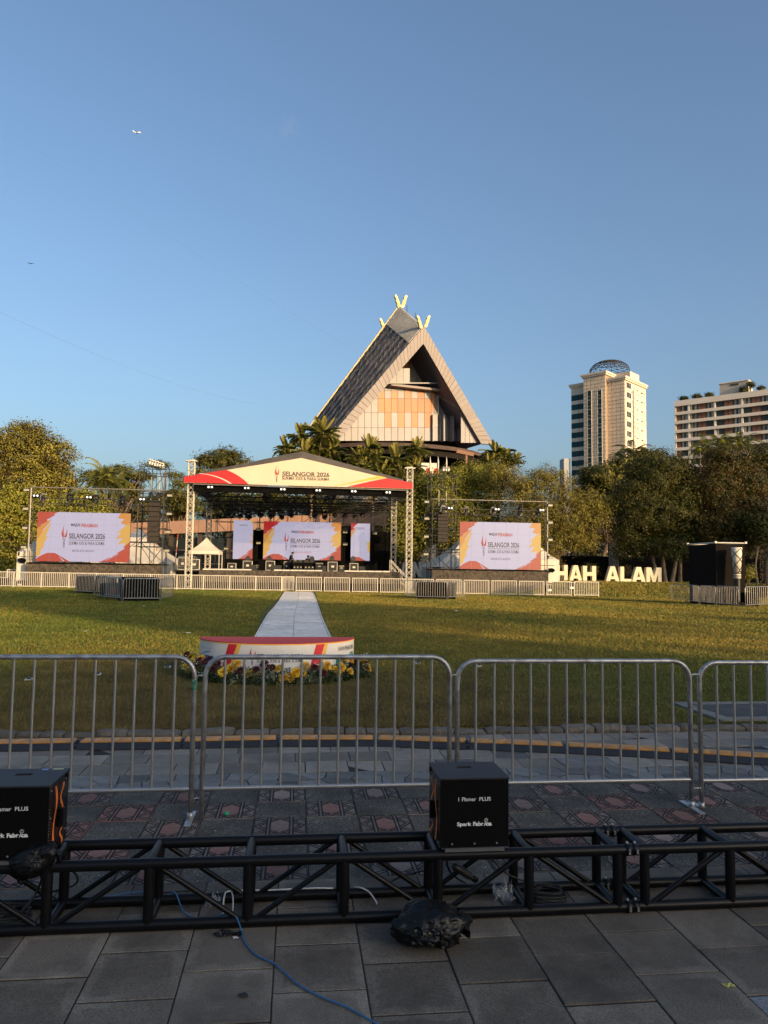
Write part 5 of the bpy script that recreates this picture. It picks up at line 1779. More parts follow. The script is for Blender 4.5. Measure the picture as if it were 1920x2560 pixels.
# ---- lamps
def flood_proto():
    t = thing('floodlight', '', 'floodlight')
    MB().cbox((0, 0.06, 0.0), (0.40, 0.12, 0.22), 0.02).build('housing', m_fix, t)
    MB().box((0, -0.006, -0.02), (0.36, 0.012, 0.15)).build('glass', m_flood, t)
    b = MB(); b.tube([(-.22, .06, 0), (-.22, .06, .16), (.22, .06, .16), (.22, .06, 0)], 0.014, 5); b.build('bracket', m_scaf, t)
    return t
fl0 = flood_proto()
first = [True]
def flood(x, y, Y, label, group):
    p = at(x, y, Y)
    o = fl0 if first[0] else copy_tree(fl0)
    first[0] = False
    o.location = p; o['label'] = label; o['group'] = group
VERT = ['top', 'second', 'third', 'lowest']
for (cols, Y, nm) in (([(66, 1224), (64, 1271), (62, 1319), (59, 1367)], 56.8, 'on the pale pole left of the left big screen'),
                      ([(424, 1238), (423, 1284), (420, 1329), (417, 1376)], 57.2, 'on the left loudspeaker tower beside the stage'),
                      ([(1067, 1254), (1067, 1296), (1066, 1341), (1065, 1385)], 59.8, 'on the left side of the right loudspeaker tower'),
                      ([(1376, 1263), (1376, 1306), (1376, 1349), (1377, 1393)], 59.8, 'on the pale pole right of the right big screen')):
    for i, (x, y) in enumerate(cols):
        flood(x, y, Y, VERT[i] + ' of four floodlights ' + nm, 'floodlights stacked on the poles')
for i, (x, y, nm) in enumerate(((646, 1324, 'upper floodlight between the left and central stage screens'), (646, 1357, 'lower floodlight between the left and central stage screens'), (565, 1371, 'floodlight left of the left stage screen'),
                                (863, 1330, 'upper floodlight between the central and right stage screens'), (863, 1361, 'lower floodlight between the central and right stage screens'), (937, 1333, 'floodlight right of the right stage screen'))):
    flood(x, y, 67.7, nm, 'floodlights between the stage screens')

def head_proto(lit):
    t = thing('moving_head', '', 'stage light')
    MB().cbox((0, 0, -0.06), (0.34, 0.30, 0.16), 0.02).build('base', m_fix, t)
    for s_ in (-1, 1):
        MB().box((s_ * 0.19, 0, -0.34), (0.07, 0.16, 0.46)).build('yoke_arm', m_fix, t)
    mt = Matrix.Rotation(R(100 if lit else 140), 3, 'X')
    MB().lathe([(0, -.22), (.12, -.2), (.16, -.1), (.165, .1), (.15, .2), (.13, .2)], 12, axis=mt, c=(0, 0, -.45)).build('lamp_head', m_fix, t)
    MB().lathe([(0, .195), (.13, .195)], 12, axis=mt, c=(0, 0, -.45)).build('lens', m_lens, t)
    return t
hp, hq = head_proto(False), head_proto(True)
used = {0: False, 1: False}
def head(x, y, Y, lit, label, group, sc=1.0, floor=False):
    p = at(x, y, Y)
    src = hq if lit else hp
    o = src if not used[lit] else copy_tree(src)
    used[lit] = True
    o.location = p + Vector((0, 0, 0.4 * sc)); o.scale = (sc,) * 3; o['label'] = label; o['group'] = group
    o.rotation_euler = (R(180), 0, random.uniform(-.5, .5)) if floor else (0, 0, random.uniform(-.6, .6))
    if floor: o.location = p + Vector((0, 0, 0.0))
lows = [360, 435, 492, 568, 630, 700, 760, 910, 975, 1040, 1103, 1168, 1215]
for i, x in enumerate(lows):
    head(430 + x * .3918, 1100 + (476 + (i % 3) * 6) * .3918, 66.4, 0, ORD[i] + ' black moving light from the left in the low row hanging above the stage screens', 'moving lights in the low row over the stage')
ups = [268, 430, 592, 750, 905, 985, 1140, 1250]
for i, x in enumerate(ups):
    head(430 + x * .3918, 1100 + 386 * .3918, 61.9, 1, ORD[i] + ' stage light from the left in the upper row under the stage roof', 'stage lights in the upper row under the roof', 0.85)
for side, xs_, Y in (('left', (107, 175, 239, 307), 57.2), ('right', (1107, 1165, 1232, 1300, 1345), 60.2)):
    for i, x in enumerate(xs_):
        head(x, (1246 if side == 'left' else 1275) + i * 2.2, Y, 0, ORD[i] + ' dark stage light from the left hanging from the beam of the ' + side + ' gantry', 'stage lights on the ' + side + ' gantry', 0.95)
def dots(x, y, Y, label, group):
    p = at(x, y, Y)
    t = thing('blinder_lamp', label, 'stage light', p, 0, group)
    MB().cbox((0, .08, 0), (0.46, 0.12, 0.24), 0.02).build('housing', m_fix, t)
    for s_ in (-1, 1):
        MB().lathe([(0.062, 0), (0.045, -.025), (0, -.03)], 10, axis=Matrix.Rotation(R(-90), 3, 'X'), c=(s_ * .115, 0.015, 0)).build('lamp', m_lit, t)
for i, (x, y) in enumerate(((243, 300), (477, 306), (707, 314), (933, 321), (1160, 327), (1380, 334))):
    dots(430 + x * .3918, 1100 + y * .3918, 55.7, ORD[i] + ' pair of small lit lamps from the left under the stage banner', 'lit lamp pairs under the stage banner')
for side, pts in (('left', ((89, 1239), (222, 1243), (355, 1248))), ('right', ((1126, 1270), (1243, 1273), (1355, 1275)))):
    for i, (x, y) in enumerate(pts):
        dots(x, y, 56.9 if side == 'left' else 59.9, ORD[i] + ' pair of small lit lamps from the left on the ' + side + ' gantry', 'lit lamp pairs on the ' + side + ' gantry')
# round lamps on the stage floor
for i, (x, lab) in enumerate(((483, 'in front of the left stage screen'), (620, 'at the left foot of the central screen'), (893, 'behind the tables'), (1020, 'at the right foot of the central screen'), (1155, 'in front of the right stage screen'))):
    p = at(430 + x * .3918, 1100 + 757 * .3918, 66)
    t = thing('round_lamp', 'round black lamp ' + lab, 'stage light', p, 0, 'round lamps on the cases at the back of the stage')
    ax = Matrix.Rotation(R(80), 3, 'X')
    MB().lathe([(.12, -.12), (.20, -.06), (.215, .03), (.19, .05), (.17, .02)], 14, axis=ax).build('rim', m_fix, t)
    MB().lathe([(0, .02), (.17, .02)], 14, axis=ax).build('lens', M('lamp_face', (0.06, 0.055, 0.05), 0.2, 0.3, var=.2), t)
    b = MB(); b.box((0, 0, -.24), (0.3, 0.25, .06)); b.box((-.2, 0, -.12), (.03, .08, .26)); b.box((.2, 0, -.12), (.03, .08, .26)); b.build('yoke', m_fix, t)
# ---- flight cases and gear on the deck
m_edge = M('case_edge', (0.66, 0.63, 0.55), 0.45, 0.2, var=0.1)
m_case = M('case_black', (0.014, 0.013, 0.013), 0.6, var=0.2)
def case_proto():
    t = thing('flight_case', '', 'flight case')
    MB().box((0, 0, 0.5), (0.96, 0.96, 0.96)).build('case_body', m_case, t)
    for a in (-1, 1):
        for b_ in (-1, 1):
            strut('edge_profile', (-.5, a * .48, .5 + b_ * .48), (.5, a * .48, .5 + b_ * .48), 0.022, m_edge, t, square=True)
            strut('edge_profile', (a * .48, -.5, .5 + b_ * .48), (a * .48, .5, .5 + b_ * .48), 0.022, m_edge, t, square=True)
            strut('edge_profile', (a * .48, b_ * .48, 0), (a * .48, b_ * .48, 1), 0.022, m_edge, t, square=True)
    MB().box((0, -.485, .5), (0.3, 0.02, 0.2)).build('grip', m_edge, t)
    return t
cp = case_proto()
cfirst = True
def case(x0, x1, y0, y1, Y, lab, dep=0.6):
    """zoomed stage coordinates of the front face"""
    global cfirst
    a, b_ = ZB(x0, y1, Y), ZB(x1, y0, Y)
    o = cp if cfirst else copy_tree(cp)
    cfirst = False
    z0 = DH + 0.002
    o.location = ((a.x + b_.x) / 2, Y + dep / 2, z0)
    o.scale = (abs(b_.x - a.x), dep, max(0.3, b_.z - z0))
    o['label'] = lab; o['group'] = 'flight cases on the stage'
case(452, 512, 772, 822, 64, 'pale-edged flight case standing before the left stage screen')
case(354, 408, 786, 822, 62, 'small pale flight case on the left part of the deck')
case(597, 656, 772, 826, 65, 'pale-edged flight case at the left foot of the central screen')
case(713, 748, 776, 826, 66, 'narrow pale-edged flight case behind the standing person')
case(994, 1056, 778, 830, 65, 'pale-edged flight case at the right foot of the central screen')
case(1134, 1188, 786, 830, 65, 'pale-edged flight case before the right stage screen')
m_amp = M('amp_black', (0.016, 0.015, 0.015), 0.7, var=0.2)
def amp(x0, x1, y0, Y, lab, cat='amplifier'):
    a, b_ = ZB(x0, 826, Y), ZB(x1, y0, Y)
    t = thing('amplifier', lab, cat, ((a.x + b_.x) / 2, Y, DH + .002), 0, 'black amplifiers on the stage')
    W, H = b_.x - a.x, b_.z - DH
    MB().cbox((0, 0.2, H / 2), (W, 0.4, H), 0.03).build('cabinet', m_amp, t)
    MB().box((0, -.006, H * .42), (W * .9, 0.012, H * .7)).build('grille', M('grille_grey', (0.035, 0.034, 0.033), 0.8, var=0.3, scale=40), t)
    MB().box((0, -.006, H * .88), (W * .9, 0.012, H * .14)).build('control_strip', M('amp_strip', (0.30, 0.26, 0.18), 0.5, var=.2), t)
    MB().box((0, -.016, H * .55), (W * .35, 0.008, H * .09)).build('name_plate', m_edge, t)
amp(916, 966, 782, 64.5, 'black amplifier with a pale name strip right of the tables')
amp(1062, 1100, 800, 65.5, 'black amplifier right of the right-hand flight case of the central screen')
amp(532, 560, 796, 66, 'small black amplifier between the left and central screens')
def monitor(x0, x1, lab):
    a, b_ = ZB(x0, 826, 59.5), ZB(x1, 792, 59.5)
    t = thing('stage_monitor', lab, 'loudspeaker', ((a.x + b_.x) / 2, 59.5, DH + .002), 0, 'wedge monitors at the front of the stage')
    W = b_.x - a.x
    b = MB()
    pr = [(0, 0), (0.0, 0.12), (0.32, 0.42), (0.5, 0.42), (0.5, 0)]
    b.add([(x, y, z) for x in (-W / 2, W / 2) for y, z in pr], [(0, 1, 2, 3, 4), (9, 8, 7, 6, 5)] + [(i, i + 5, (i + 1) % 5 + 5, (i + 1) % 5) for i in range(5)])
    b.build('cabinet', m_amp, t, fix=True)
    b = MB(); b.add([(-W * .45, 0.0 - .004, .13), (W * .45, -.004, .13), (W * .45, .3, .416), (-W * .45, .3, .416)], [(0, 1, 2, 3)]); b.build('grille', MATS['grille_grey'], t)
monitor(628, 700, 'long black monitor wedge left of the standing person')
monitor(505, 530, 'small black monitor wedge at the left of the deck')
monitor(960, 985, 'small grey-black monitor wedge right of the tables')
monitor(1195, 1235, 'black monitor wedge at the right of the deck')
# tables
for i, (x0, x1, lab) in enumerate(((768, 836, 'black-draped table with mixing gear in front of the standing person'), (838, 912, 'black-draped table with mixing gear in front of the seated person'))):
    a, b_ = ZB(x0, 826, 64.8), ZB(x1, 782, 64.8)
    t = thing('equipment_table', lab, 'table', ((a.x + b_.x) / 2, 64.8, DH + .002), 0, 'tables with mixing gear on the stage')
    W = b_.x - a.x
    MB().box((0, 0.35, 0.72), (W, 0.7, 0.05)).build('table_top', m_case, t)
    b = MB()
    vs = [(W * (k / 20 - .5), 0.02 + .015 * math.sin(k * 1.8), z) for k in range(21) for z in (0.02, .70)]
    b.add(vs, [(2 * k, 2 * k + 2, 2 * k + 3, 2 * k + 1) for k in range(20)]); b.build('table_cloth', m_dark, t)
    for k in range(2):
        mx = thing('mixer', '%s black mixing desk on the %s draped table' % (('left', 'right')[k], ('left-hand', 'right-hand')[i]), 'mixer', t.location + Vector(((k - .5) * W * .48, .3, .746)), 0, 'mixing desks on the tables')
        b = MB(); b.cbox((0, 0, .05), (W * .40, .42, .10), .02); b.build('desk_body', m_amp, mx)
        b = MB()
        for q in range(6): b.box(((q - 2.5) * W * .055, -.08 + .1 * (q % 2), .105), (.03, .05, .02))
        b.build('controls', m_edge, mx)
    for k in range(3):
        q = thing('audio_rack', '%s small black rack under the %s table edge' % (ORD[k], ('left-hand', 'right-hand')[i]), 'rack', t.location + Vector(((k - 1) * W * .3, -.25, 0)), 0, 'small racks before the tables')
        MB().box((0, 0, .2), (W * .22, .3, .4)).build('rack_body', m_amp, q)
        MB().box((0, -.156, .3), (W * .1, .012, .05)).build('rack_face', m_edge, q)
# drum hardware and stands at left on the deck
for i, (x, h, lab) in enumerate(((330, 1.15, 'thin microphone stand left of the small flight case'), (300, 1.0, 'thin microphone stand near the small white canopy'), (505, 0.95, 'thin microphone stand beside the left stage screen'), (1015, 1.1, 'thin microphone stand at the right side of the deck'))):
    p = ZB(x, 826, 61.5)
    t = thing('microphone_stand', lab, 'microphone stand', (p.x, 61.5, DH), 0, 'microphone stands on the stage')
    strut('stand_tube', (0, 0, 0), (0, 0, h), 0.016, m_fix, t, 6)
    strut('boom', (0, 0, h), (.3, -.2, h + .15), 0.013, m_fix, t, 6)
    MB().lathe([(0, 0), (.16, 0), (.16, .03), (0, .04)], 10).build('stand_foot', m_fix, t)

# ---- people
m_skin = M('skin', (0.33, 0.17, 0.10), 0.55, var=0.08)
m_shirt = M('black_shirt', (0.012, 0.012, 0.014), 0.85, var=0.2, scale=12)
m_hair = M('black_hair', (0.008, 0.007, 0.006), 0.6, var=0.1)
def person(label, loc, rz, joints, clothes_z, cap):
    """joints: dict name -> (pos, radius, parent); a skin modifier grows one body; verts above/below clothes_z get cloth"""
    t = thing('person', label, 'person', loc, rz)
    names = list(joints)
    me = bpy.data.meshes.new('body')
    me.from_pydata([joints[n_][0] for n_ in names], [(names.index(n_), names.index(joints[n_][2])) for n_ in names if joints[n_][2]], [])
    o = bpy.data.objects.new('body', me); link(o)
    o.modifiers.new('Skin', 'SKIN')
    sk = me.skin_vertices[0].data if me.skin_vertices else None
    if sk is None:
        bpy.context.view_layer.objects.active = o
        bpy.ops.mesh.customdata_skin_add(); sk = me.skin_vertices[0].data
    for i, n_ in enumerate(names):
        r_ = joints[n_][1]
        sk[i].radius = r_ if isinstance(r_, tuple) else (r_, r_)
        sk[i].use_root = (n_ == 'pelvis')
    s_ = o.modifiers.new('Sub', 'SUBSURF'); s_.levels = 2; s_.render_levels = 2
    dg = bpy.context.evaluated_depsgraph_get()
    m2 = bpy.data.meshes.new_from_object(o.evaluated_get(dg))
    bpy.data.objects.remove(o)
    m2.materials.clear(); m2.materials.append(m_skin); m2.materials.append(m_shirt)
    for p in m2.polygons:
        p.use_smooth = True
        c = p.center
        p.material_index = 1 if clothes_z(c) else 0
    obj('body', m2, t)
    hd = Vector(joints['head'][0])
    b = MB()
    # hair and cap follow the skull
    b.lathe([(0.112, -0.01), (0.118, 0.03), (0.105, 0.075), (0.06, 0.115), (0, 0.128)], 12, c=hd)
    b.build('hair', m_hair, t)
    if cap:
        b = MB()
        b.lathe([(0.12, 0.035), (0.118, 0.06), (0.10, 0.10), (0.05, 0.135), (0, 0.14)], 12, c=hd)
        b.box(hd + Vector((0.15, 0, 0.045)), (0.12, 0.15, 0.015))
        b.build('cap', m_shirt, t)
    b = MB()
    f = hd
    b.box(f + Vector((0.117, 0, -0.015)), (0.03, 0.022, 0.04))
    b.build('nose', m_skin, t)
    b = MB()
    for s2 in (-1, 1): b.box(f + Vector((0.098, s2 * 0.036, 0.012)), (0.012, 0.022, 0.010))
    b.box(f + Vector((0.095, 0, -0.062)), (0.014, 0.045, 0.008))
    b.build('eyes_and_mouth', m_hair, t)
    b = MB()
    for s2 in (-1, 1): b.box(f + Vector((0.0, s2 * 0.098, -0.005)), (0.04, 0.015, 0.055))
    b.build('ears', m_skin, t)
    return t
def hands(J, side, wrist, d):
    w_ = Vector(J[wrist][0]); d = Vector(d).normalized()
    s_ = Vector((0, 1, 0)) if abs(d.y) < .8 else Vector((1, 0, 0))
    palm = w_ + d * 0.07
    J['palm' + side] = (tuple(palm), (0.026, 0.020), wrist)
    for i in range(4):
        a = palm + d * 0.045 + s_ * (i - 1.5) * 0.02
        J['f%d%s' % (i, side)] = (tuple(a), 0.0085, 'palm' + side)
        J['g%d%s' % (i, side)] = (tuple(a + d * (.04 - .004 * abs(i - 1.4)) - Vector((0, 0, .015))), 0.0075, 'f%d%s' % (i, side))
    a = palm - s_ * 0.04 + d * .01
    J['t' + side] = (tuple(a), 0.009, 'palm' + side)
def standing():
    J = {'pelvis': ((0, 0, .82), (.13, .15), None), 'waist': ((.02, 0, .98), (.12, .14), 'pelvis'), 'chest': ((.08, 0, 1.17), (.125, .165), 'waist'), 'collar': ((.13, 0, 1.31), (.09, .11), 'chest'),
         'neck': ((.17, 0, 1.37), .052, 'collar'), 'head': ((.21, 0, 1.475), (.10, .085), 'neck'), 'crown': ((.215, 0, 1.53), (.08, .075), 'head')}
    for s_, k in ((-1, 'R'), (1, 'L')):
        J['hip' + k] = ((0, s_ * .10, .76), .095, 'pelvis')
        J['knee' + k] = ((.03 - .10 * (s_ < 0), s_ * .12, .43), .062, 'hip' + k)
        J['ankle' + k] = ((-.03 - .16 * (s_ < 0), s_ * .13, .08), .045, 'knee' + k)
        J['toe' + k] = ((.12 - .14 * (s_ < 0), s_ * .14, .035), .038, 'ankle' + k)
        J['sh' + k] = ((.13, s_ * .19, 1.27), .062, 'collar')
        J['el' + k] = ((.18, s_ * .24, 1.02), .047, 'sh' + k)
        J['wr' + k] = ((.38, s_ * .18, .92), .03, 'el' + k)
        hands(J, k, 'wr' + k, (1, 0, -.25))
    return J
def sitting():
    J = {'pelvis': ((0, 0, .55), (.13, .16), None), 'waist': ((.03, 0, .70), (.12, .15), 'pelvis'), 'chest': ((.08, 0, .90), (.125, .17), 'waist'), 'collar': ((.12, 0, 1.04), (.09, .11), 'chest'),
         'neck': ((.15, 0, 1.10), .052, 'collar'), 'head': ((.19, 0, 1.20), (.10, .085), 'neck'), 'crown': ((.20, 0, 1.255), (.08, .075), 'head')}
    for s_, k in ((-1, 'R'), (1, 'L')):
        J['hip' + k] = ((.06, s_ * .10, .50), .095, 'pelvis')
        J['knee' + k] = ((.45, s_ * .14, .50), .065, 'hip' + k)
        J['ankle' + k] = ((.43, s_ * .14, .08), .045, 'knee' + k)
        J['toe' + k] = ((.57, s_ * .15, .035), .038, 'ankle' + k)
        J['sh' + k] = ((.12, s_ * .19, 1.0), .062, 'collar')
        J['el' + k] = ((.18, s_ * .25, .76), .047, 'sh' + k)
        J['wr' + k] = ((.40, s_ * .14, .80), .03, 'el' + k)
        hands(J, k, 'wr' + k, (1, 0, -.1))
    return J
def cl_st(c): return not (c.z > 1.345 or (c.x > .33 and .8 < c.z < 1.0))
def cl_si(c): return not (c.z > 1.075 or (c.x > .34 and c.z > .68))
pp = ZB(752, 826, 66)
person('person in black with a dark cap standing on the stage, leaning over the tables', (pp.x, 65.85, DH), R(-8), standing(), cl_st, True)
pp = ZB(868, 826, 66)
person('person in black with a dark cap sitting behind the tables, head bent', (pp.x - .1, 65.95, DH), R(-60), sitting(), cl_si, True)
st = thing('stool', 'black stool under the seated person behind the tables', 'stool', (pp.x - .1, 65.95, DH))
MB().lathe([(0, .40), (.18, .40), (.18, .45), (0, .45)], 14).build('seat', m_amp, st)
for k in range(3):
    a = k * 2.1
    strut('leg', (.05 * math.cos(a), .05 * math.sin(a), .41), (.2 * math.cos(a), .2 * math.sin(a), 0), .014, m_fix, st, 6)

# ---- small white canopy at the stage's left end, on its own riser
rs = thing('side_riser', 'black riser at the left end of the stage under the white canopy', 'platform', (-8.0, 60.2, 0))
MB().box2((-1.0, -1.7, 0.05), (.97, 1.9, DH - .1)).build('riser_body', m_dark, rs)
MB().box2((-1.05, -1.75, DH - .1), (.99, 1.95, DH - .01)).build('riser_top', MATS['deck_ply'], rs)
m_canvas = M('white_canvas', (0.62, 0.57, 0.48), 0.7, var=0.06, scale=1.5)
def canopy(label, c, hw, hd_, zb, ze, zp, legs=True, walls=(), valance=0.25, cat='tent', name='canopy'):
    """pyramid tent: c centre on the ground, eaves at ze, peak zp"""
    t = thing(name, label, cat, c)
    cs = [(-hw, -hd_), (hw, -hd_), (hw, hd_), (-hw, hd_)]
    n = 6
    for i in range(4):
        a, b_ = Vector((*cs[i], ze)), Vector((*cs[(i + 1) % 4], ze))
        p = Vector((0, 0, zp))
        mb = MB()
        vs = []
        for j in range(n + 1):
            f = j / n
            sag = -0.10 * (zp - ze) * math.sin(math.pi * f)
            for k in range(n + 1):
                e = a + (b_ - a) * k / n
                vs.append(e + (p - e) * f + Vector((0, 0, sag)))
        mb.add(vs, [(j * (n + 1) + k, j * (n + 1) + k + 1, (j + 1) * (n + 1) + k + 1, (j + 1) * (n + 1) + k) for j in range(n) for k in range(n)], 0, True)
        mb.build('roof_panel', m_canvas, t)
        mb = MB(); mb.add([a, b_, b_ - Vector((0, 0, valance)), a - Vector((0, 0, valance))], [(3, 2, 1, 0)])
        mb.build('valance', m_canvas, t)
        if i in walls:
            mb = MB()
            vs = []
            for k in range(13):
                e = a + (b_ - a) * k / 12
                o_ = Vector((b_.y - a.y, -(b_.x - a.x), 0)).normalized() * .03 * math.sin(k * 2.2) * 1.0
                for z in (zb + .02, ze - .02): vs.append(Vector((e.x, e.y, z)) * 1.0 + o_ * (1 if z < ze - .1 else 0))
            mb.add(vs, [(2 * k, 2 * k + 2, 2 * k + 3, 2 * k + 1) for k in range(12)], 0, True)
            mb.build('side_wall', m_canvas, t)
    if legs:
        for x, y in cs:
            strut('leg', (x * .98, y * .98, zb), (x * .98, y * .98, ze), 0.03, m_truss, t, square=True)
    return t
a, b_, pk = at(473, 1376, 59), at(549, 1378, 59), at(506, 1345, 60)
canopy('small white pop-up canopy at the left end of the stage', ((a.x + b_.x) / 2, 60.2, 0), (b_.x - a.x) / 2, 1.2, DH, (a.z + b_.z) / 2, pk.z + .05)
for i, (x, y, s_, lab) in enumerate(((-8.55, 59.2, (.7, .5, .9), 'left-hand of the pale-edged cases under the white canopy'), (-7.75, 59.4, (.8, .5, .8), 'right-hand of the pale-edged cases under the white canopy'), (-8.3, 60.6, (.8, .6, 1.3), 'tall pale-edged case at the back under the white canopy'))):
    o = copy_tree(cp, (x, y, DH - .005), random.uniform(-.2, .2), lab, 'flight cases on the stage', scale=s_)
o = copy_tree(p2, (-8.85, 58.75, DH - .01), R(4), 'steel barrier lifted onto the riser in front of the white canopy', 'steel barriers standing on the lawn', scale=(.8, 1, .95))

# ---- tents behind the screens
a, b_, pk = at(205, 1412, 64), at(432, 1414, 64), at(318, 1318, 68)
canopy('large white marquee behind the left big screen', ((a.x + b_.x) / 2, 68, 0), (b_.x - a.x) / 2, 4, 0, 2.0, pk.z, walls=(0, 1, 3), name='marquee')
a, b_, pk = at(1082, 1418, 66), at(1335, 1422, 66), at(1198, 1318, 70)
canopy('large white marquee behind the right big screen', ((a.x + b_.x) / 2, 70, 0), (b_.x - a.x) / 2, 4, 0, 2.0, pk.z, walls=(0, 1, 3), name='marquee')
def small_tent(label, xa, xb, ye, yp, Y):
    a, b_ = at(xa, ye, Y), at(xb, ye, Y)
    t = canopy(label, ((a.x + b_.x) / 2, Y + (b_.x - a.x) / 2, lawn_z(a.x, Y)), (b_.x - a.x) / 2, (b_.x - a.x) / 2, 0, a.z, at((xa + xb) / 2, yp, Y + 1).z, walls=(0, 1, 3), valance=.3, name='service_tent')
    return t
small_tent('small white service tent at the far left behind the fence', 43, 118, 1384, 1350, 57.6)
small_tent('small white service tent between the right big screen and the lawn letters', 1322, 1398, 1408, 1372, 61.2)
for (x, y, Y, lab) in ((56, 1400, 57.45, 'black cloth hung on the front of the left service tent'), (1379, 1425, 60.9, 'black cloth hung on the front of the right service tent')):
    p = at(x, y, Y)
    b = MB()
    P = [(-.28, .12), (.0, .16), (.16, .10), (.28, .02), (.22, -.14), (.05, -.22), (-.18, -.16), (-.3, -.05)]
    b.poly([p + Vector((q[0], .02 * math.sin(i * 2), q[1])) for i, q in enumerate(P)], 0.06, (0, -1, 0))
    tag(b.build('hung_cloth', m_dark, fix=True), lab, 'cloth', 'black cloths on the service tents')

# ---- gear beside the tents behind the fence
for i, (x, y, w_, h_, lab) in enumerate(((6, 1466, .75, .55, 'black case on the grass at the left edge'), (52, 1462, .5, .4, 'black generator at the foot of the left service tent'), (1372, 1480, .45, .5, 'left black generator behind the right end of the fence'), (1428, 1478, .55, .5, 'right black generator behind the right end of the fence'))):
    p = gp(x, y + 10)
    p = at(x, y + 10, 56.5)
    t = thing('generator' if i else 'equipment_case', lab, 'generator' if i else 'case', (p.x, 56.5, lawn_z(p.x, 56.5)))
    MB().cbox((0, 0, h_ / 2 + .05), (w_, .45, h_), .06).build('housing', m_amp, t)
    strut('handle', (-w_ / 2, -.24, h_ + .1), (w_ / 2, -.24, h_ + .1), .02, m_edge, t, 6)
    MB().box((0, -.23, h_ * .4), (w_ * .6, .02, h_ * .3)).build('panel', m_edge if i else m_amp, t)
    for s_ in (-1, 1):
        MB().lathe([(0, -.04), (.09, -.04), (.09, .04), (0, .04)], 10, axis=Matrix.Rotation(R(90), 3, 'Y'), c=(s_ * w_ * .4, -.2, .09)).build('wheel', m_fix, t)

# ---- barriers standing on the lawn round covered equipment
GM = 'steel barriers standing on the lawn'
def lawn_barrier(a, b_, label):
    A, B = gp(*a), gp(*b_)
    d = B - A
    o = copy_tree(p2, (A.x, A.y, lawn_z(A.x, A.y) + .01), math.atan2(d.y, d.x), label, GM, scale=(Vector((d.x, d.y)).length / 1.69, 1, 1.02))
    return A, B
lawn_barrier((187, 1491), (234, 1493), 'leftmost steel barrier of the left ring on the lawn')
lawn_barrier((236, 1493), (300, 1490), 'steel barrier at the back of the left ring on the lawn')
lawn_barrier((244, 1503), (304, 1510), 'steel barrier standing out in front of the left ring on the lawn')
lawn_barrier((262, 1500), (303, 1505), 'steel barrier half hidden inside the left ring on the lawn')
lawn_barrier((307, 1510), (401, 1509.5), 'widest front steel barrier of the left ring on the lawn')
lawn_barrier((402, 1509), (432, 1502), 'steel barrier at the right end of the left ring, turned away')
lawn_barrier((1012, 1497), (1040, 1501), 'steel barrier at the left side of the small right ring on the lawn')
lawn_barrier((1041, 1501), (1118, 1502.5), 'front steel barrier of the small right ring on the lawn')
lawn_barrier((1119, 1502), (1163, 1500), 'steel barrier at the right side of the small right ring on the lawn')
lawn_barrier((1677, 1502), (1715, 1505), 'leftmost steel barrier by the black booth')
lawn_barrier((1718, 1508), (1748, 1511), 'second steel barrier from the left by the black booth')
lawn_barrier((1750, 1512), (1790, 1516), 'third steel barrier from the left by the black booth')
lawn_barrier((1791, 1517), (1847, 1521), 'steel barrier in front of the torch of the black booth')
lawn_barrier((1864, 1523), (1930, 1519), 'steel barrier at the right edge beside the black booth')
m_cover = M('black_cover', (0.006, 0.006, 0.0065), 0.9, spec=0.1, var=0.3, scale=3, bump=0.5, bscale=8)
def covered(a, b_, back, h, label, seed):
    A, B = gp(*a), gp(*b_)
    d = (B - A); W = d.length; an = math.atan2(d.y, d.x)
    t = thing('covered_equipment', label, 'covered equipment', (A.x, A.y, lawn_z(A.x, A.y)), an, 'equipment under black cloth on the lawn')
    b = MB()
    nx_, ny_ = 16, 8
    r_ = random.Random(seed)
    top = [[(W * i / nx_, back * j / ny_, h - (0.03 if (i in (0, nx_) or j in (0, ny_)) else 0) + r_.uniform(-.015, .015)) for j in range(ny_ + 1)] for i in range(nx_ + 1)]
    b.add([p for q in top for p in q], [(i * (ny_ + 1) + j, (i + 1) * (ny_ + 1) + j, (i + 1) * (ny_ + 1) + j + 1, i * (ny_ + 1) + j + 1) for i in range(nx_) for j in range(ny_)], 0, True)
    rim = [top[i][0] for i in range(nx_ + 1)] + [top[nx_][j] for j in range(1, ny_ + 1)] + [top[i][ny_] for i in range(nx_ - 1, -1, -1)] + [top[0][j] for j in range(ny_ - 1, 0, -1)]
    k = len(rim)
    low = [(p[0] + r_.uniform(-.03, .03), p[1] + r_.uniform(-.03, .03), 0.03) for p in rim]
    b.add(rim + low, [(i, (i + 1) % k, k + (i + 1) % k, k + i) for i in range(k)], 0, True)
    b.build('cloth_cover', m_cover, t, fix=True)
    MB().box((W / 2, back / 2, h * .45), (W * .9, back * .9, h * .85)).build('equipment', m_case, t)
    return t
covered((304, 1507), (398, 1506.5), 2.2, 1.12, 'black-covered equipment behind the widest barrier of the left ring', 1)
covered((190, 1488), (234, 1490), 1.5, 1.0, 'black-covered equipment at the left of the left ring', 2)
cv = covered((250, 1497), (296, 1499), 1.0, .75, 'black-covered equipment with a red mark in the middle of the left ring', 3)
MB().box((.95, -.05, .38), (.45, .02, .38)).build('red_mark', M('dull_red', (0.20, 0.02, 0.02), .7), cv)
covered((1046, 1498), (1139, 1499), 1.4, .98, 'dark covered equipment inside the small right ring', 4)

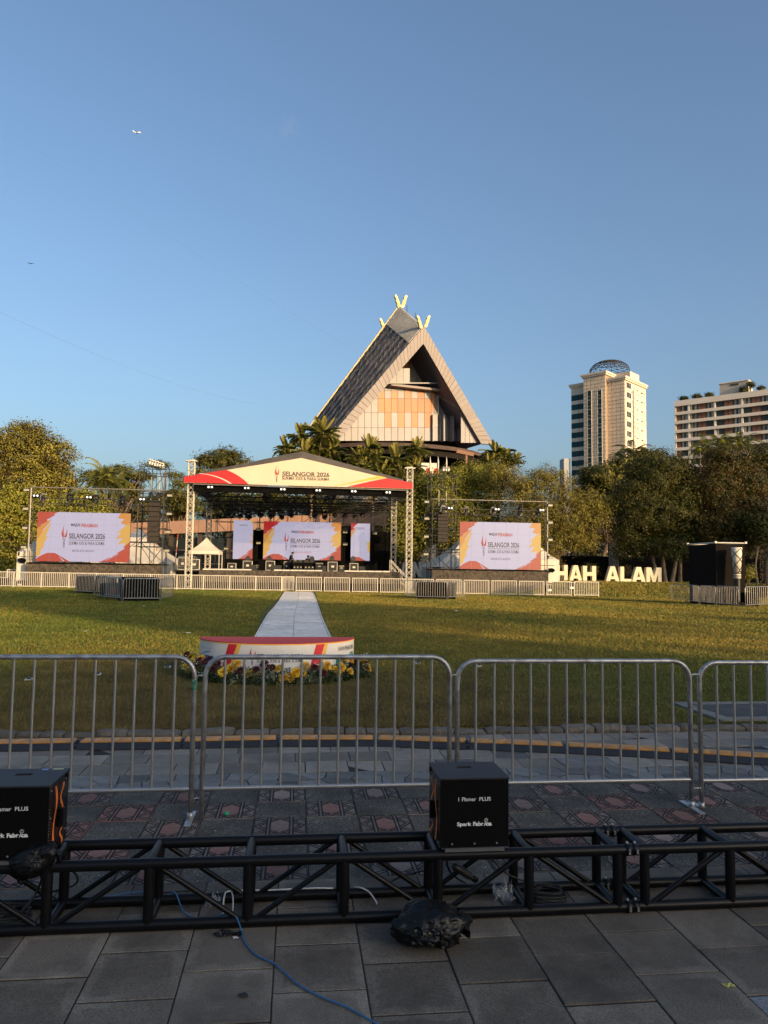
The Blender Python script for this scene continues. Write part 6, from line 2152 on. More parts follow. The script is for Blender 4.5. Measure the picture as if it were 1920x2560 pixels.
# ---- black booth with the big torch
bx0, bx1 = at(1790, 1400, 39.6).x, at(1862, 1400, 39.6).x
bz = at(1800, 1357, 39.6).z
gz0 = lawn_z(bx0, 39.6)
bo = thing('exhibit_booth', 'tall black booth with white top frame at the right side of the lawn', 'booth', (bx0, 39.6, gz0))
m_booth = M('booth_cloth', (0.011, 0.009, 0.008), 0.9, spec=0.08, var=0.15, scale=2, bump=0.2, bscale=6)
MB().box2((0, 0, 0), (bx1 - bx0, 2.9, bz - gz0 - .06)).build('booth_wall', m_booth, bo)
for (p, q) in (((-.04, -.04), (bx1 - bx0 + .04, -.04)), ((-.04, -.04), (-.04, 2.95)), ((-.04, 2.95), (bx1 - bx0 + .04, 2.95)), ((bx1 - bx0 + .04, -.04), (bx1 - bx0 + .04, 2.95))):
    strut('top_pipe', (*p, bz - gz0), (*q, bz - gz0), 0.035, m_canvas, bo, 8)
for p in ((-.04, -.04), (bx1 - bx0 + .04, -.04), (-.04, 2.95)):
    MB().box((*p, bz - gz0 + .03), (.11, .11, .11)).build('corner_joint', m_canvas, bo)
MB().box2((bx1 - bx0 - .45, -1.05, 0), (bx1 - bx0 + .1, -.1, .75)).build('step_block', m_cover, bo)
tx = at(1842, 1400, 38.9).x
tz0 = lawn_z(tx, 38.9)
Zt = lambda y: at(1842, 1340 + y * .1447, 38.9).z - tz0
to = thing('torch_model', 'big white torch model with black lattice in front of the black booth', 'torch model', (tx, 38.9, tz0))
rt, rb_ = .285, .19
zt1, zb1 = Zt(198), Zt(640)
MB().lathe([(0, zt1), (rt * .94, zt1), (rt, zt1 - .02), (rb_, zb1), (0, zb1)], 24).build('torch_cup', m_canvas, to)
MB().lathe([(rb_ * .99, zb1), (rb_ * .99, Zt(735)), (0, Zt(735))], 20).build('torch_band', m_fix, to)
for (ya, yb) in ((655, 682), (697, 732)):
    MB().lathe([(rb_ * 1.0 + .004, Zt(ya)), (rb_ * 1.0 + .004, Zt(yb))], 20).build('white_ring', m_canvas, to)
b = MB()
for i in range(12):
    a = 2 * math.pi * i / 12
    c = Vector(((rb_ + .008) * math.cos(a), (rb_ + .008) * math.sin(a), Zt(714)))
    s_ = Vector((-math.sin(a), math.cos(a), 0)) * .025
    b.add([c - s_, c + Vector((0, 0, .05)), c + s_, c - Vector((0, 0, .05))], [(0, 1, 2, 3)])
b.build('ring_pattern', m_fix, to)
MB().lathe([(.17, Zt(735)), (.15, 0.3), (.16, 0.0), (0, 0)], 20).build('torch_shaft', M('torch_black', (0.014, 0.013, 0.012), .35, var=.1), to)
MB().lathe([(0, .22), (.3, .22), (.4, .0), (.4, -.05)], 20).build('torch_foot', m_booth, to)
b = MB()
for s_ in (-1, 1):
    for k in range(3):
        pts = []
        for i in range(25):
            f = i / 24
            z = zt1 - .05 + (zb1 - zt1 + .05) * f
            a = s_ * (f * 1.5 * math.pi) + k * 2 * math.pi / 3 - R(78)
            rr2 = rt + (rb_ - rt) * f + .004
            pts.append((rr2 * math.cos(a), rr2 * math.sin(a), z))
        b.tube(pts, 0.020, 5)
b.build('lattice', m_fix, to)

# ---- big letters on the bank
m_let = M('letter_cream', (0.60, 0.52, 0.36), 0.55, var=0.05, scale=1)
GL = {'H': [[(0, 0), (.30, 0), (.30, .38), (.70, .38), (.70, 0), (1, 0), (1, 1), (.70, 1), (.70, .62), (.30, .62), (.30, 1), (0, 1)]],
      'L': [[(0, 0), (1, 0), (1, .23), (.34, .23), (.34, 1), (0, 1)]],
      'A': [[(0, 0), (.28, 0), (.345, .2), (.655, .2), (.72, 0), (1, 0), (.66, 1), (.34, 1), (.34, 1)], [(.40, .38), (.50, .72), (.60, .38)]],
      'M': [[(0, 0), (.24, 0), (.24, .58), (.42, 0), (.58, 0), (.76, .58), (.76, 0), (1, 0), (1, 1), (.68, 1), (.50, .42), (.32, 1), (0, 1)]],
      'N': [[(0, 0), (.28, 0), (.28, .52), (.68, 0), (1, 0), (1, 1), (.72, 1), (.72, .46), (.32, 1), (0, 1)]]}
def letter(ch, p, W, H, rz, mat, label, group, dep=.45):
    bm = bmesh.new()
    outl = GL[ch][0]
    if ch == 'A':
        quads = [[(0, 0), (.28, 0), (.345, .2), (.40, .38), (.50, .72), (.50, 1), (.34, 1)], [(1, 0), (.66, 1), (.50, 1), (.50, .72), (.60, .38), (.655, .2), (.72, 0)], [(.345, .2), (.655, .2), (.60, .38), (.40, .38)]]
    else:
        quads = [outl]
    b = MB()
    for q in quads:
        b.poly([(x * W, 0, z * H) for x, z in q], dep, (0, 1, 0))
    o = b.build('lawn_letter', mat, None, p, fix=True)
    o.rotation_euler = (0, 0, rz)
    return tag(o, label, 'letter', group)
LZ = [('H', 92, 175, 245, 361, 'large cream letter H beside the service tent, first of the visible letters'), ('A', 187, 284, 248, 364, 'large cream letter A between the two letters H'), ('H', 290, 386, 252, 369, 'large cream letter H followed by the gap between the words'),
      ('A', 457, 561, 255, 375, 'large cream letter A beginning the second word'), ('L', 567, 646, 257, 378, 'large cream letter L'), ('A', 650, 754, 260, 382, 'large cream letter A between L and M'), ('M', 760, 870, 264, 385, 'large cream letter M at the right end beside the tree trunk')]
for ch, x0, x1, y0, y1, lab in LZ:
    a, c = at(1360 + x0 * .3376, 1330 + y1 * .3376, 64), at(1360 + x1 * .3376, 1330 + y0 * .3376, 64)
    z = lawn_z(a.x, 64) - .04
    letter(ch, (a.x, 64, z), c.x - a.x, c.z - z, 0, m_let, lab, 'big cream letters on the lawn bank')
m_let2 = M('letter_grey', (0.42, 0.42, 0.40), 0.6, var=0.1)
for ch, x0, x1, lab in (('A', 140, 205, 'large grey letter A half hidden behind the right truss tower'), ('N', 228, 287, 'large grey letter N right of the right truss tower')):
    a, c = Z3(x0, 812, 66.5), Z3(x1, 706, 66.5)
    letter(ch, (a.x, 66.5, a.z), c.x - a.x, c.z - a.z, 0, m_let2, lab, 'big grey letters behind the stage stairs')
a, c = Z3(120, 812, 66.5), Z3(300, 812, 66.5)
pl_ = thing('letter_plinth', 'dark plinth under the grey letters behind the stage stairs', 'plinth', (a.x, 66.3, 0))
MB().box2((0, 0, 0), (c.x - a.x, 1.2, a.z)).build('plinth_body', m_dark, pl_)

# ---- small guy ropes and red-white poles left of the stage
for i, (x0, y0, x1, y1) in enumerate(((445, 1335, 436, 1430), (392, 1355, 391, 1400))):
    a, c = at(x1, y1, 62), at(x0, y0, 62)
    t = thing('marker_pole', 'thin red and white pole ' + ('beside the front left truss tower' if i == 0 else 'under the left loudspeaker column'), 'pole', (0, 0, 0))
    n = 6
    for k in range(n):
        strut('pole_band', a + (c - a) * k / n, a + (c - a) * (k + 1) / n, .03, M('pole_red', (.45, .08, .04), .6) if k % 2 else m_canvas, t, 6)
# ================================================================== buildings
m_salm = M('salmon_plaster', (0.34, 0.20, 0.14), 0.85, var=0.15, scale=.5, dirt=(0.22, 0.14, 0.10), dscale=.9, damt=.6)
m_brown = M('dark_facade', (0.06, 0.045, 0.035), 0.5, var=0.2)
m_dglass = M('dark_glass', (0.02, 0.028, 0.032), 0.12, var=0.0)
def panel_mesh(w_, h_, d_, mat, ch=0.0):
    b = MB()
    b.box((0, 0, 0), (w_, d_, h_))
    o = b.build('panel', mat); me = o.data
    bpy.data.objects.remove(o)
    return me
# low building with a salmon parapet behind the stage
A, B = at(60, 1320, 92), at(1012, 1276, 86)
d = (B - A); Lb = Vector((d.x, d.y)).length
lo_ = thing('low_building', 'long low building with salmon parapet and dark windows behind the stage', 'building', (A.x, A.y, 0), math.atan2(d.y, d.x))
n = 13
for i in range(n):
    f0, f1 = i / n, (i + 1) / n
    z0, z1 = A.z + (B.z - A.z) * f0, A.z + (B.z - A.z) * f1
    b = MB(); x0, x1 = Lb * f0 + .02, Lb * f1 - .02
    b.add([(x0, 0, z0 - 1.45), (x1, 0, z1 - 1.45), (x1, 0, z1), (x0, 0, z0), (x0, .5, z0 - 1.45), (x1, .5, z1 - 1.45), (x1, .5, z1), (x0, .5, z0)],
          [(0, 1, 2, 3), (4, 7, 6, 5), (3, 2, 6, 7), (0, 4, 5, 1), (0, 3, 7, 4), (1, 5, 6, 2)])
    b.build('parapet_panel', m_salm, lo_)
    if i % 1 == 0:
        MB().box2((Lb * f0 - .25, .6, 0), (Lb * f0 + .25, 1.1, z0 - 1.4)).build('column', m_brown, lo_)
    for k in range(3):
        MB().box2((x0 + .3, 1.0, .6 + k * 1.55), (x1 - .3, 1.06, .6 + k * 1.55 + 1.4)).build('window', m_dglass, lo_)
MB().box2((0, 1.1, 0), (Lb, 10, min(A.z, B.z) - 1.3)).build('wall', m_brown, lo_)
for k in range(3): strut('window_bar', (0, .96, .55 + k * 1.55), (Lb, .96, .55 + k * 1.55), .05, m_scafl, lo_, square=True)

# ---- the hall with the great gabled roof
TH = R(22)
ht = (_r0 * math.cos(TH) + _f0 * math.sin(TH)).normalized()
hi = (-_r0 * math.sin(TH) + _f0 * math.cos(TH)).normalized()
hp0 = at(1040, 1106, 100)
Zh = lambda x, y: (700 + x * .3617, 700 + y * .3617)
def HF(x, y, dep=0.0):
    return onface(*Zh(x, y), hp0 + hi * dep, ht)
hall = thing('gabled_hall', 'tall hall with steep grey gabled roof, golden horns and orange-panelled gable', 'building', (hp0.x, hp0.y, 0))
HO = Vector((hp0.x, hp0.y, 0))
m_fascia = M('gable_cladding', (0.205, 0.168, 0.158), 0.55, var=0.06, scale=.3, rnd=0.07)
m_wallc = M('gable_wall', (0.235, 0.218, 0.222), 0.5, var=0.08, scale=.3, rnd=0.08)
m_orangep = M('orange_panel', (0.39, 0.125, 0.03), 0.5, var=0.1, scale=.4, rnd=0.12)
m_rf = [M('roof_slate_a', (0.075, 0.073, 0.078), 0.42, var=0.2, scale=.5), M('roof_slate_b', (0.115, 0.11, 0.112), 0.38, var=0.2, scale=.5), M('roof_slate_c', (0.165, 0.158, 0.155), 0.34, var=0.2, scale=.5)]
m_rib = M('roof_rib_metal', (0.42, 0.40, 0.36), 0.45, 0.3, var=0.15, scale=.5)
m_gold = M('gold_horn', (0.60, 0.30, 0.05), 0.45, 0.2, var=0.1)
m_gcream = M('cream_edge', (0.62, 0.52, 0.31), 0.5, var=0.05)
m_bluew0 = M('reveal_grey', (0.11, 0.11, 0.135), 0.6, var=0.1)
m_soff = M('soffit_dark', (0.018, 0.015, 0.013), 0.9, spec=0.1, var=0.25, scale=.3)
Af, Bl, Br = HF(990, 322), HF(318, 1112), HF(1472, 1142)
Ai, Bli, Bri = HF(986, 443), HF(400, 1112), HF(1386, 1134)
def board(A0, A1, B0, B1, n, nm, mat, th=.5):
    """row of cladding panels between an outer edge A0-B0 and an inner edge A1-B1"""
    for i in range(n):
        f0, f1 = (i + .03) / n, (i + .97) / n
        q = [A0 + (B0 - A0) * f0, A0 + (B0 - A0) * f1, A1 + (B1 - A1) * f1, A1 + (B1 - A1) * f0]
        b = MB(); b.poly([p - HO - hi * .25 for p in q], th, hi); b.build(nm, mat, hall, fix=True)
    q = [A0, B0, B1, A1]
    b = MB(); b.poly([p - HO - hi * .15 for p in q], th * .6, hi); b.build('board_core', M('board_core', (.25, .2, .18), .7, var=.1), hall, fix=True)
board(Af, Ai, Bl, Bli, 27, 'cladding_panel', m_fascia)
board(Af, Ai, Br, Bri, 25, 'cladding_panel', m_fascia)
# far apex of the rising ridge
dv = ray(*Zh(830, 183))
Lr = 17.0
mtx = Matrix(((dv.x, -hi.x, 0), (dv.y, -hi.y, 0), (dv.z, -hi.z, -1)))
kk, LL, rise = mtx.inverted() @ (Af - EYE)
Ab = Af + hi * LL + Vector((0, 0, rise))
zb_ = Bl.z
px = Zh(196, 1040)
dv = ray(*px)
q_ = EYE + dv * ((zb_ - EYE.z) / dv.z)
# keep the far foot on the plane that holds the far apex
far0 = Ab
Blb = onface(*px, far0, ht)
Brb = Br + (Ab - Af)
def quad_pt(u, v):
    """u: front edge 0 -> far verge 1; v: ridge 0 -> eave 1"""
    return (Af + (Bl - Af) * v) * (1 - u) + (Ab + (Blb - Ab) * v) * u
nrm = (Bl - Af).cross(Ab - Af).normalized()
if nrm.dot(-_r0) < 0: nrm = -nrm
b = MB()
b.add([quad_pt(0, 0) - HO, quad_pt(1, 0) - HO, quad_pt(1, 1) - HO, quad_pt(0, 1) - HO], [(0, 1, 2, 3)])
b.add([Af - HO, Ab - HO, Brb - HO, Br - HO], [(3, 2, 1, 0)])
b.build('roof_deck', m_rf[0], hall)
# ribbed strip under the ridge
b = MB()
n = 30
def vsplit(u): return .335 * (1 - u) * .46 + .155 * u
for i in range(n):
    u0, u1 = (i + .1) / n, (i + .56) / n
    P = [quad_pt(u0, 0), quad_pt(u1, 0), quad_pt(u1, vsplit(u1)), quad_pt(u0, vsplit(u0))]
    b.poly([p - HO + nrm * .02 for p in P], .14, nrm)
o = b.build('ridge_ribs', m_rib, hall, fix=True); o['kind'] = 'stuff'
# herringbone shingles on the long slope
b = MB()
cols, rows_ = 12, 74
r_ = random.Random(3)
for c_ in range(cols):
    u0, u1 = c_ / cols, (c_ + 1) / cols
    sl = 0.045 * (1 if c_ % 2 else -1)
    for k in range(-3, rows_ + 3):
        v0 = k / rows_; v1 = v0 + .92 / rows_
        va = lambda v, u: min(1, max(0, v)) 
        P = []
        ok = True
        for (u, v) in ((u0, v0 - sl / 2), (u1, v0 + sl / 2), (u1, v1 + sl / 2), (u0, v1 - sl / 2)):
            s0 = vsplit(u)
            vv = s0 + (1 - s0) * min(1, max(0, v))
            P.append(quad_pt(u, vv))
        if (P[0] - P[3]).length < .05 and (P[1] - P[2]).length < .05: continue
        tilt = r_.uniform(.02, .12)
        mi = r_.choice([0, 0, 1, 1, 1, 2]) if r_.random() < .75 else 1
        Q = [P[0] + nrm * (.04), P[1] + nrm * .04, P[2] + nrm * (.04 + tilt), P[3] + nrm * (.04 + tilt)]
        b.add([p - HO for p in Q] + [P[3] - HO, P[2] - HO], [(0, 1, 2, 3), (3, 2, 5, 4)], mi)
o = b.build('shingles', m_rf, hall); o['kind'] = 'stuff'
# far verge, lit edge
b = MB()
b.poly([p - HO for p in (Ab + nrm * .2 - ht * .1, Blb + nrm * .2 - ht * .1, Blb - nrm * .1 - ht * .1, Ab - nrm * .1 - ht * .1)], .3, hi)
b.build('far_verge_board', m_gcream, hall, fix=True)
# recessed gable wall: boards clipped to the triangle, orange figure in the middle
def wall_patch(x0, x1, y0, y1, dep, mat, nm, th=.12):
    cs = [HF(x, y, dep) for x, y in ((x0, y0), (x1, y0), (x1, y1), (x0, y1))]
    P = [((p - hp0).dot(ht), p.z) for p in cs]
    a0, a1, a2 = ((Ai - hp0).dot(ht), Ai.z), ((Bli - hp0).dot(ht), Bli.z), ((Bri - hp0).dot(ht), Bri.z)
    for (p, q) in ((a0, a1), (a2, a0)):
        nx_, ny_ = -(q[1] - p[1]), q[0] - p[0]
        cx_, cy_ = (a0[0] + a1[0] + a2[0]) / 3, (a0[1] + a1[1] + a2[1]) / 3
        c_ = nx_ * p[0] + ny_ * p[1]
        if nx_ * cx_ + ny_ * cy_ > c_: nx_, ny_, c_ = -nx_, -ny_, -c_
        P = clip_poly(P, nx_, ny_, c_ + 1.2 * math.hypot(nx_, ny_))
        if len(P) < 3: return
    b = MB()
    b.poly([Vector((hp0.x, hp0.y, 0)) + ht * a + hi * dep + Vector((0, 0, z)) - HO for a, z in P], th, hi)
    b.build(nm, mat, hall, fix=True)
DEP = 3.3
ROWS = [(748, 765), (765, 820), (820, 915), (915, 1020), (1020, 1112)]
x = 355
ci = 0
while x < 1060:
    for (y0, y1) in ROWS:
        orange = False
        if 670 <= x + 22 < 1082:
            j = int((x - 672 + 8) // 46)
            if y0 == 765: orange = j % 2 == 0 or j in (0,)
            elif y0 == 820: orange = True
            elif y0 == 915: orange = j % 2 == 1
        wall_patch(x + 1, x + 44.5, y0 + .8, y1 - .8, DEP, m_orangep if orange else m_wallc, 'wall_panel')
    x += 46
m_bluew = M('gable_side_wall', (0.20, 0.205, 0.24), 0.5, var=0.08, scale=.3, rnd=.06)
x = 1060
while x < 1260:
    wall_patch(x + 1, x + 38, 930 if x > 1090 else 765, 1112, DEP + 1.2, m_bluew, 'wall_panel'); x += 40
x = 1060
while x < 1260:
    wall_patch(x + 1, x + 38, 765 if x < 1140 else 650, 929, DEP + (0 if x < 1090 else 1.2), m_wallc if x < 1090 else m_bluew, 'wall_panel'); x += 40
x = 1250
while x < 1400:
    wall_patch(x + 1, x + 29, 900, 1125, .4, m_wallc, 'wall_panel'); x += 30
for x in (1060, 1135, 1197, 1247):
    wall_patch(x - 4, x + 6, 930, 1112, DEP - .5, m_wallc, 'wall_fin', .9)
# closing wall deep inside the gable
def inner(p, dep): return p + hi * dep - HO
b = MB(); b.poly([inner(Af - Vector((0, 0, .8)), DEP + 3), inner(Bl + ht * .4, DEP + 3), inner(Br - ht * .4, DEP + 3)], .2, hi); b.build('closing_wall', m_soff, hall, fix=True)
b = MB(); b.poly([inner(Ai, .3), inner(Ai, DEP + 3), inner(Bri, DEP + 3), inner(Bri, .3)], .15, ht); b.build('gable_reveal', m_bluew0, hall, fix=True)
# ledge and upper recess
wall_patch(740, 1140, 708, 716, DEP - 1.3, m_wallc, 'ledge', .4)
cs = [HF(x, 714, dd) for x, dd in ((770, DEP - 1.1), (1130, DEP - 1.1), (1120, DEP + 2), (775, DEP + 2))]
b = MB(); b.poly([Vector((p.x, p.y, cs[0].z)) - HO for p in cs], .3, (0, 0, -1)); b.build('ledge_soffit', m_fascia, hall, fix=True)
x = 760
while x < 1150:
    for (y0, y1) in ((440, 610), (610, 714)):
        og = (x // 46) % 2 == 0 and y1 < 650
        wall_patch(x + 1, x + 45, y0, y1, DEP - 1.2 if x < 870 and y0 == 610 else DEP + 2.2, m_orangep if og else m_wallc, 'upper_panel')
    x += 46
# gold horns
horn = [(-.16, 0), (.14, .0), (.30, .40), (.33, .62), (.46, .85), (.44, 1.05), (.60, 1.40), (.58, 1.62), (.40, 1.62), (.22, 1.36), (.18, 1.1), (.02, .85), (-.02, .55), (-.16, .3)]
def horn_at(p, flip, h, lean, nm='horn'):
    k = h / 1.62
    P = [p - HO + ht * (x * k * flip * 1.05 + lean * flip * z * k) + Vector((0, 0, z * k)) - hi * .2 for x, z in horn]
    b = MB(); b.poly(P, .35, hi); b.build(nm + '_rim', m_gcream, hall, fix=True)
    c = sum(P, Vector()) / len(P)
    b = MB(); b.poly([c + (q - c) * .68 - hi * .06 for q in P], .05, hi); b.build(nm + '_inlay', m_gold, hall, fix=True)
horn_at(HF(972, 337), -1, 1.75, .0); horn_at(HF(1003, 330), 1, 1.75, .0)
o1, o2 = onface(*Zh(823, 200), Ab, ht), onface(*Zh(843, 195), Ab, ht)
horn_at(o1, -1, 2.0, .0); horn_at(o2, 1, 2.0, .0)
p_ = onface(*Zh(722, 352), Ab + hi * 9, ht)
horn_at(p_, -1, 1.9, .1)
for (x0, y0, x1, y1) in ((878, 205, 878, 175), (935, 255, 935, 225), (757, 300, 757, 262), (790, 262, 790, 215)):
    strut('lightning_rod', onface(*Zh(x0, y0 + 12), Ab, ht) - HO, onface(*Zh(x1, y1), Ab, ht) - HO, .05, m_scaf, hall, 5)
# round eave ring, drum and pillars under the gable
rc_ = hp0 + hi * 11.0 + ht * .3
def ringpts(r1, r2, z1, z2, nm, mat, c=rc_, n=56):
    MB().lathe([(r1, z1), (r2, z1), (r2, z2), (r1, z2), (r1, z1)], n, c=Vector((c.x, c.y, 0)) - HO, smooth=False).build(nm, mat, hall, fix=True)
ez = Bl.z
ringpts(6, 14.8, ez - .55, ez - .05, 'eave_ring', M('eave_edge', (0.07, 0.042, 0.034), .8, var=.3, scale=.6))
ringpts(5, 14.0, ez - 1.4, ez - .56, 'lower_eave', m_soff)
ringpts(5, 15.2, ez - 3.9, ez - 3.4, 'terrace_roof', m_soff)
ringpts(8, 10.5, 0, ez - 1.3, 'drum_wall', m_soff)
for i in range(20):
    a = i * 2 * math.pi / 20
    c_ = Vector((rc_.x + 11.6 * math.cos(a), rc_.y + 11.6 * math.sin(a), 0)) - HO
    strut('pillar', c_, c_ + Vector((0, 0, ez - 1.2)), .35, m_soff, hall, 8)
ringpts(10.6, 12.2, ez - 7.5, ez - 6.0, 'balcony_wall', M('balcony_grey', (.30, .29, .27), .8, var=.15))
a, c = at(1053, 1222, 87), at(1092, 1158, 87)
wb = thing('stair_block', 'small pale sunlit block with slots below the hall, behind the trees', 'building', (a.x, 87, 0))
MB().box2((0, 0, 0), (c.x - a.x, 2.2, c.z)).build('wall', m_canvas, wb)
for k in range(5): MB().box2((-.03, -.03, c.z - 1 - k * .7), (.5, .1, c.z - .92 - k * .7)).build('slot', m_dark, wb)
for i, x in enumerate((1075, 1095, 1116)):
    p = at(x, 1210, 84)
    t = thing('flagpole', ('leftmost', 'middle', 'rightmost')[i] + ' of three white flagpoles below the hall', 'flagpole', (p.x, 84, 0), 0, 'white flagpoles below the hall')
    top = at(x, 1141 + i * .5, 84).z
    MB().tube([(0, 0, 0), (0, 0, top - .6), (0, 0, top)], [.10, .09, .02], 8).build('pole', m_wfen, t)
    if i < 2:
        b = MB()
        for k in range(8):
            z0 = top - 1.3 - k * .28
            b.add([(0 - .08, 0, z0), (-.5 + .12 * math.sin(k), .1 * math.sin(k * 1.4), z0 - .1), (-.5 + .12 * math.sin(k + 1), .1 * math.sin(k * 1.4 + 1.4), z0 - .38), (-.08, 0, z0 - .28)], [(0, 1, 2, 3)])
        b.build('flag', M('flag_red', (.45, .03, .03), .8, var=.1), t)
p, q, r1_ = at(1165, 1180, 85), at(1164, 1136, 85), None
t = thing('timber_frame', 'weathered T-shaped timber post and beam below the hall', 'post', (p.x, 85, 0))
strut('post', (0, 0, 0), (0, 0, q.z), .16, M('old_timber', (.24, .13, .08), .8, var=.2), t, 6)
a, c = at(1141, 1128, 85), at(1184, 1137, 85)
strut('beam', a - Vector((p.x, 85, 0)), c - Vector((p.x, 85, 0)), .2, MATS['old_timber'], t, square=True)

# ---- cream office tower
m_tile = M('tower_cladding', (0.82, 0.64, 0.46), 0.55, var=0.06, scale=.2, rnd=.06)
m_tileL = M('tower_cladding_pale', (0.66, 0.56, 0.46), 0.55, var=0.06, scale=.2, rnd=.06)
m_joint = M('tower_joint', (0.30, 0.22, 0.15), 0.8, var=.1)
m_teal = M('tower_glass', (0.014, 0.060, 0.072), 0.40, spec=0.2, var=0.15, scale=.3)
PE = at(1561, 940, 165)
tl = (-_r0 * .737 + _f0 * .676).normalized()
tr_ = (_r0 * .676 + _f0 * .737).normalized()
Zt4 = lambda x, y: (1350 + x * .3436, 850 + y * .3436)
def TA(x, y): return onface(*Zt4(x, y), PE, tl)
def TB(x, y): return onface(*Zt4(x, y), PE, tr_)
tow = thing('office_tower', 'cream-clad office tower with teal window bands and lattice dome on its roof', 'building', (PE.x, PE.y, 0))
TO = Vector((PE.x, PE.y, 0))
a1 = (TA(492, 500) - PE).dot(tl); a2 = (TA(331, 500) - PE).dot(tl); a3 = (TA(221, 500) - PE).dot(tl); bR = (TB(770, 500) - PE).dot(tr_)
zA, zC, zL = TA(560, 272).z, TA(410, 246).z, TA(275, 315).z
def tbox(u0, u1, v0, v1, z0, z1, nm, mat):
    """u along tl, v along tr_ (into the block)"""
    P = [TO * 0 + tl * u + tr_ * v for u, v in ((u0, v0), (u1, v0), (u1, v1), (u0, v1))]
    b = MB()
    b.add([p + Vector((0, 0, z0)) for p in P] + [p + Vector((0, 0, z1)) for p in P], [(0, 1, 2, 3), (7, 6, 5, 4), (0, 4, 5, 1), (1, 5, 6, 2), (2, 6, 7, 3), (3, 7, 4, 0)])
    return b.build(nm, mat, tow, fix=True)
tbox(0, a1, 0.1, bR - .1, 0, zA, 'tower_core', m_joint)
tbox(a1, a2, -.9, bR - .1, 0, zC, 'centre_core', m_joint)
tbox(a2, a3, .6, bR - 1, 0, zL, 'wing_core', m_joint)
fh = (TA(615, 339).z - TA(615, 410).z)
def tpanels(u0, u1, v, z0, z1, nu, hz, mat, skip=None, face='f', th=.12):
    w_ = (u1 - u0) / nu
    meshes = {}
    nz = int(round((z1 - z0) / hz)); h_ = (z1 - z0) / nz
    key = ('tp', round(w_, 3), round(h_, 3), mat.name)
    me = panel_mesh(w_ - .09, h_ - .09, th, mat)
    dirv = tl if face == 'f' else tr_
    an = math.atan2(dirv.y, dirv.x)
    for i in range(nu):
        for j in range(nz):
            if skip and skip((i + .5) * w_ + u0, z0 + (j + .5) * h_): continue
            off = (-tr_ if face == 'f' else -tl)
            p = dirv * (u0 + (i + .5) * w_) + (tr_ if face == 'f' else tl) * v + off * (th / 2) + Vector((0, 0, z0 + (j + .5) * h_))
            obj('cladding_panel', me, tow, p, (0, 0, an))
zbot = PE.z - (TA(560, 272).z - TA(560, 960).z) - 2
hz = fh / 2.6
tpanels(0, a1, .1, zbot, zA - .9, 4, hz, m_tile)
s1 = ((TA(390, 500) - PE).dot(tl), (TA(360, 500) - PE).dot(tl)); s2 = ((TA(465, 500) - PE).dot(tl), (TA(433, 500) - PE).dot(tl))
zst = TA(410, 368).z
tpanels(a1, a2, -.9, zbot, zC - .9, 6, hz, m_tile, skip=lambda u, z: z < zst and (s1[0] - .2 < u < s1[1] + .2 or s2[0] - .2 < u < s2[1] + .2))
for (u0, u1) in (s1, s2):
    z = zst
    while z > zbot:
        tbox(u0, u1, -1.02, -.5, z - fh * .62, z, 'window', m_teal)
        tbox(u0, u1, -1.05, -.5, z - fh * .97, z - fh * .65, 'spandrel', M('tower_spandrel', (.025, .075, .085), .4, spec=.2, var=.1))
        for u in (u0, u1):
            tbox(u - .025, u + .025, -1.12, -1.0, z - fh, z, 'mullion', m_tileL)
        for zz in (z - .02, z - fh * .63, z - fh * .98):
            tbox(u0, u1, -1.10, -1.0, zz - .05, zz, 'mullion', m_tileL)
        z -= fh
z = TA(275, 397).z
tbox(a2, a3, .45, .6, z + .05, zL - .6, 'wing_panel', m_tileL)
k = 0
while z > zbot:
    wh = fh * .55
    for i in range(4):
        w_ = (a3 - a2) / 4
        tbox(a2 + w_ * i + .06, a2 + w_ * (i + 1) - .06, .35, .55, z - wh, z, 'window', m_teal)
    for i in range(2):
        w_ = (a3 - a2) / 2
        tbox(a2 + w_ * i + .03, a2 + w_ * (i + 1) - .03, .42, .6, z - fh + .05, z - wh - .05, 'wing_panel', m_tileL)
    z -= fh
# right-hand side: floor bands, window bays and service pipe
zt_ = zA - .9
b0 = 0
wb1 = ((TB(628, 500) - PE).dot(tr_), (TB(661, 500) - PE).dot(tr_))
z = TB(640, 340).z
zz = zt_
while zz > zbot:
    P0 = zz - fh / 1.0
    me_z = (P0 + .04, zz - .04)
    tb = MB()
    Q = [tr_ * u - tl * .0 + Vector((0, 0, h)) for u, h in ((0.05, me_z[0]), (bR - .05, me_z[0]), (bR - .05, me_z[1]), (0.05, me_z[1]))]
    tb.poly([q + tl * .1 for q in Q], .18, -tl)
    tb.build('cladding_band', m_tileL, tow, fix=True)
    for (x0, x1, f0, f1, nm, nn) in ((628, 661, .30, .85, 'window', 3), (686, 691, .45, .62, 'small_window', 1), (700, 712, .36, .46, 'small_window', 1), (731, 747, .30, .42, 'small_window', 1), (756, 760, .28, .5, 'small_window', 1)):
        u0, u1 = (TB(x0, 500) - PE).dot(tr_), (TB(x1, 500) - PE).dot(tr_)
        for i in range(nn):
            ua, ub = u0 + (u1 - u0) * i / nn + .08, u0 + (u1 - u0) * (i + 1) / nn - .08
            m2 = MB()
            m2.poly([tr_ * u + Vector((0, 0, P0 + fh * h)) + tl * 0 - tl * .02 for u, h in ((ua, f0), (ub, f0), (ub, f1), (ua, f1))], .10, -tl)
            m2.build(nm, m_dglass, tow, fix=True)
    zz -= fh
up = (TB(674, 500) - PE).dot(tr_)
strut('drain_pipe', tr_ * up - tl * .25 + Vector((0, 0, zbot)), tr_ * up - tl * .25 + Vector((0, 0, TB(674, 368).z)), .14, M('pipe_grey', (.35, .33, .31), .6, var=.1), tow, 6)
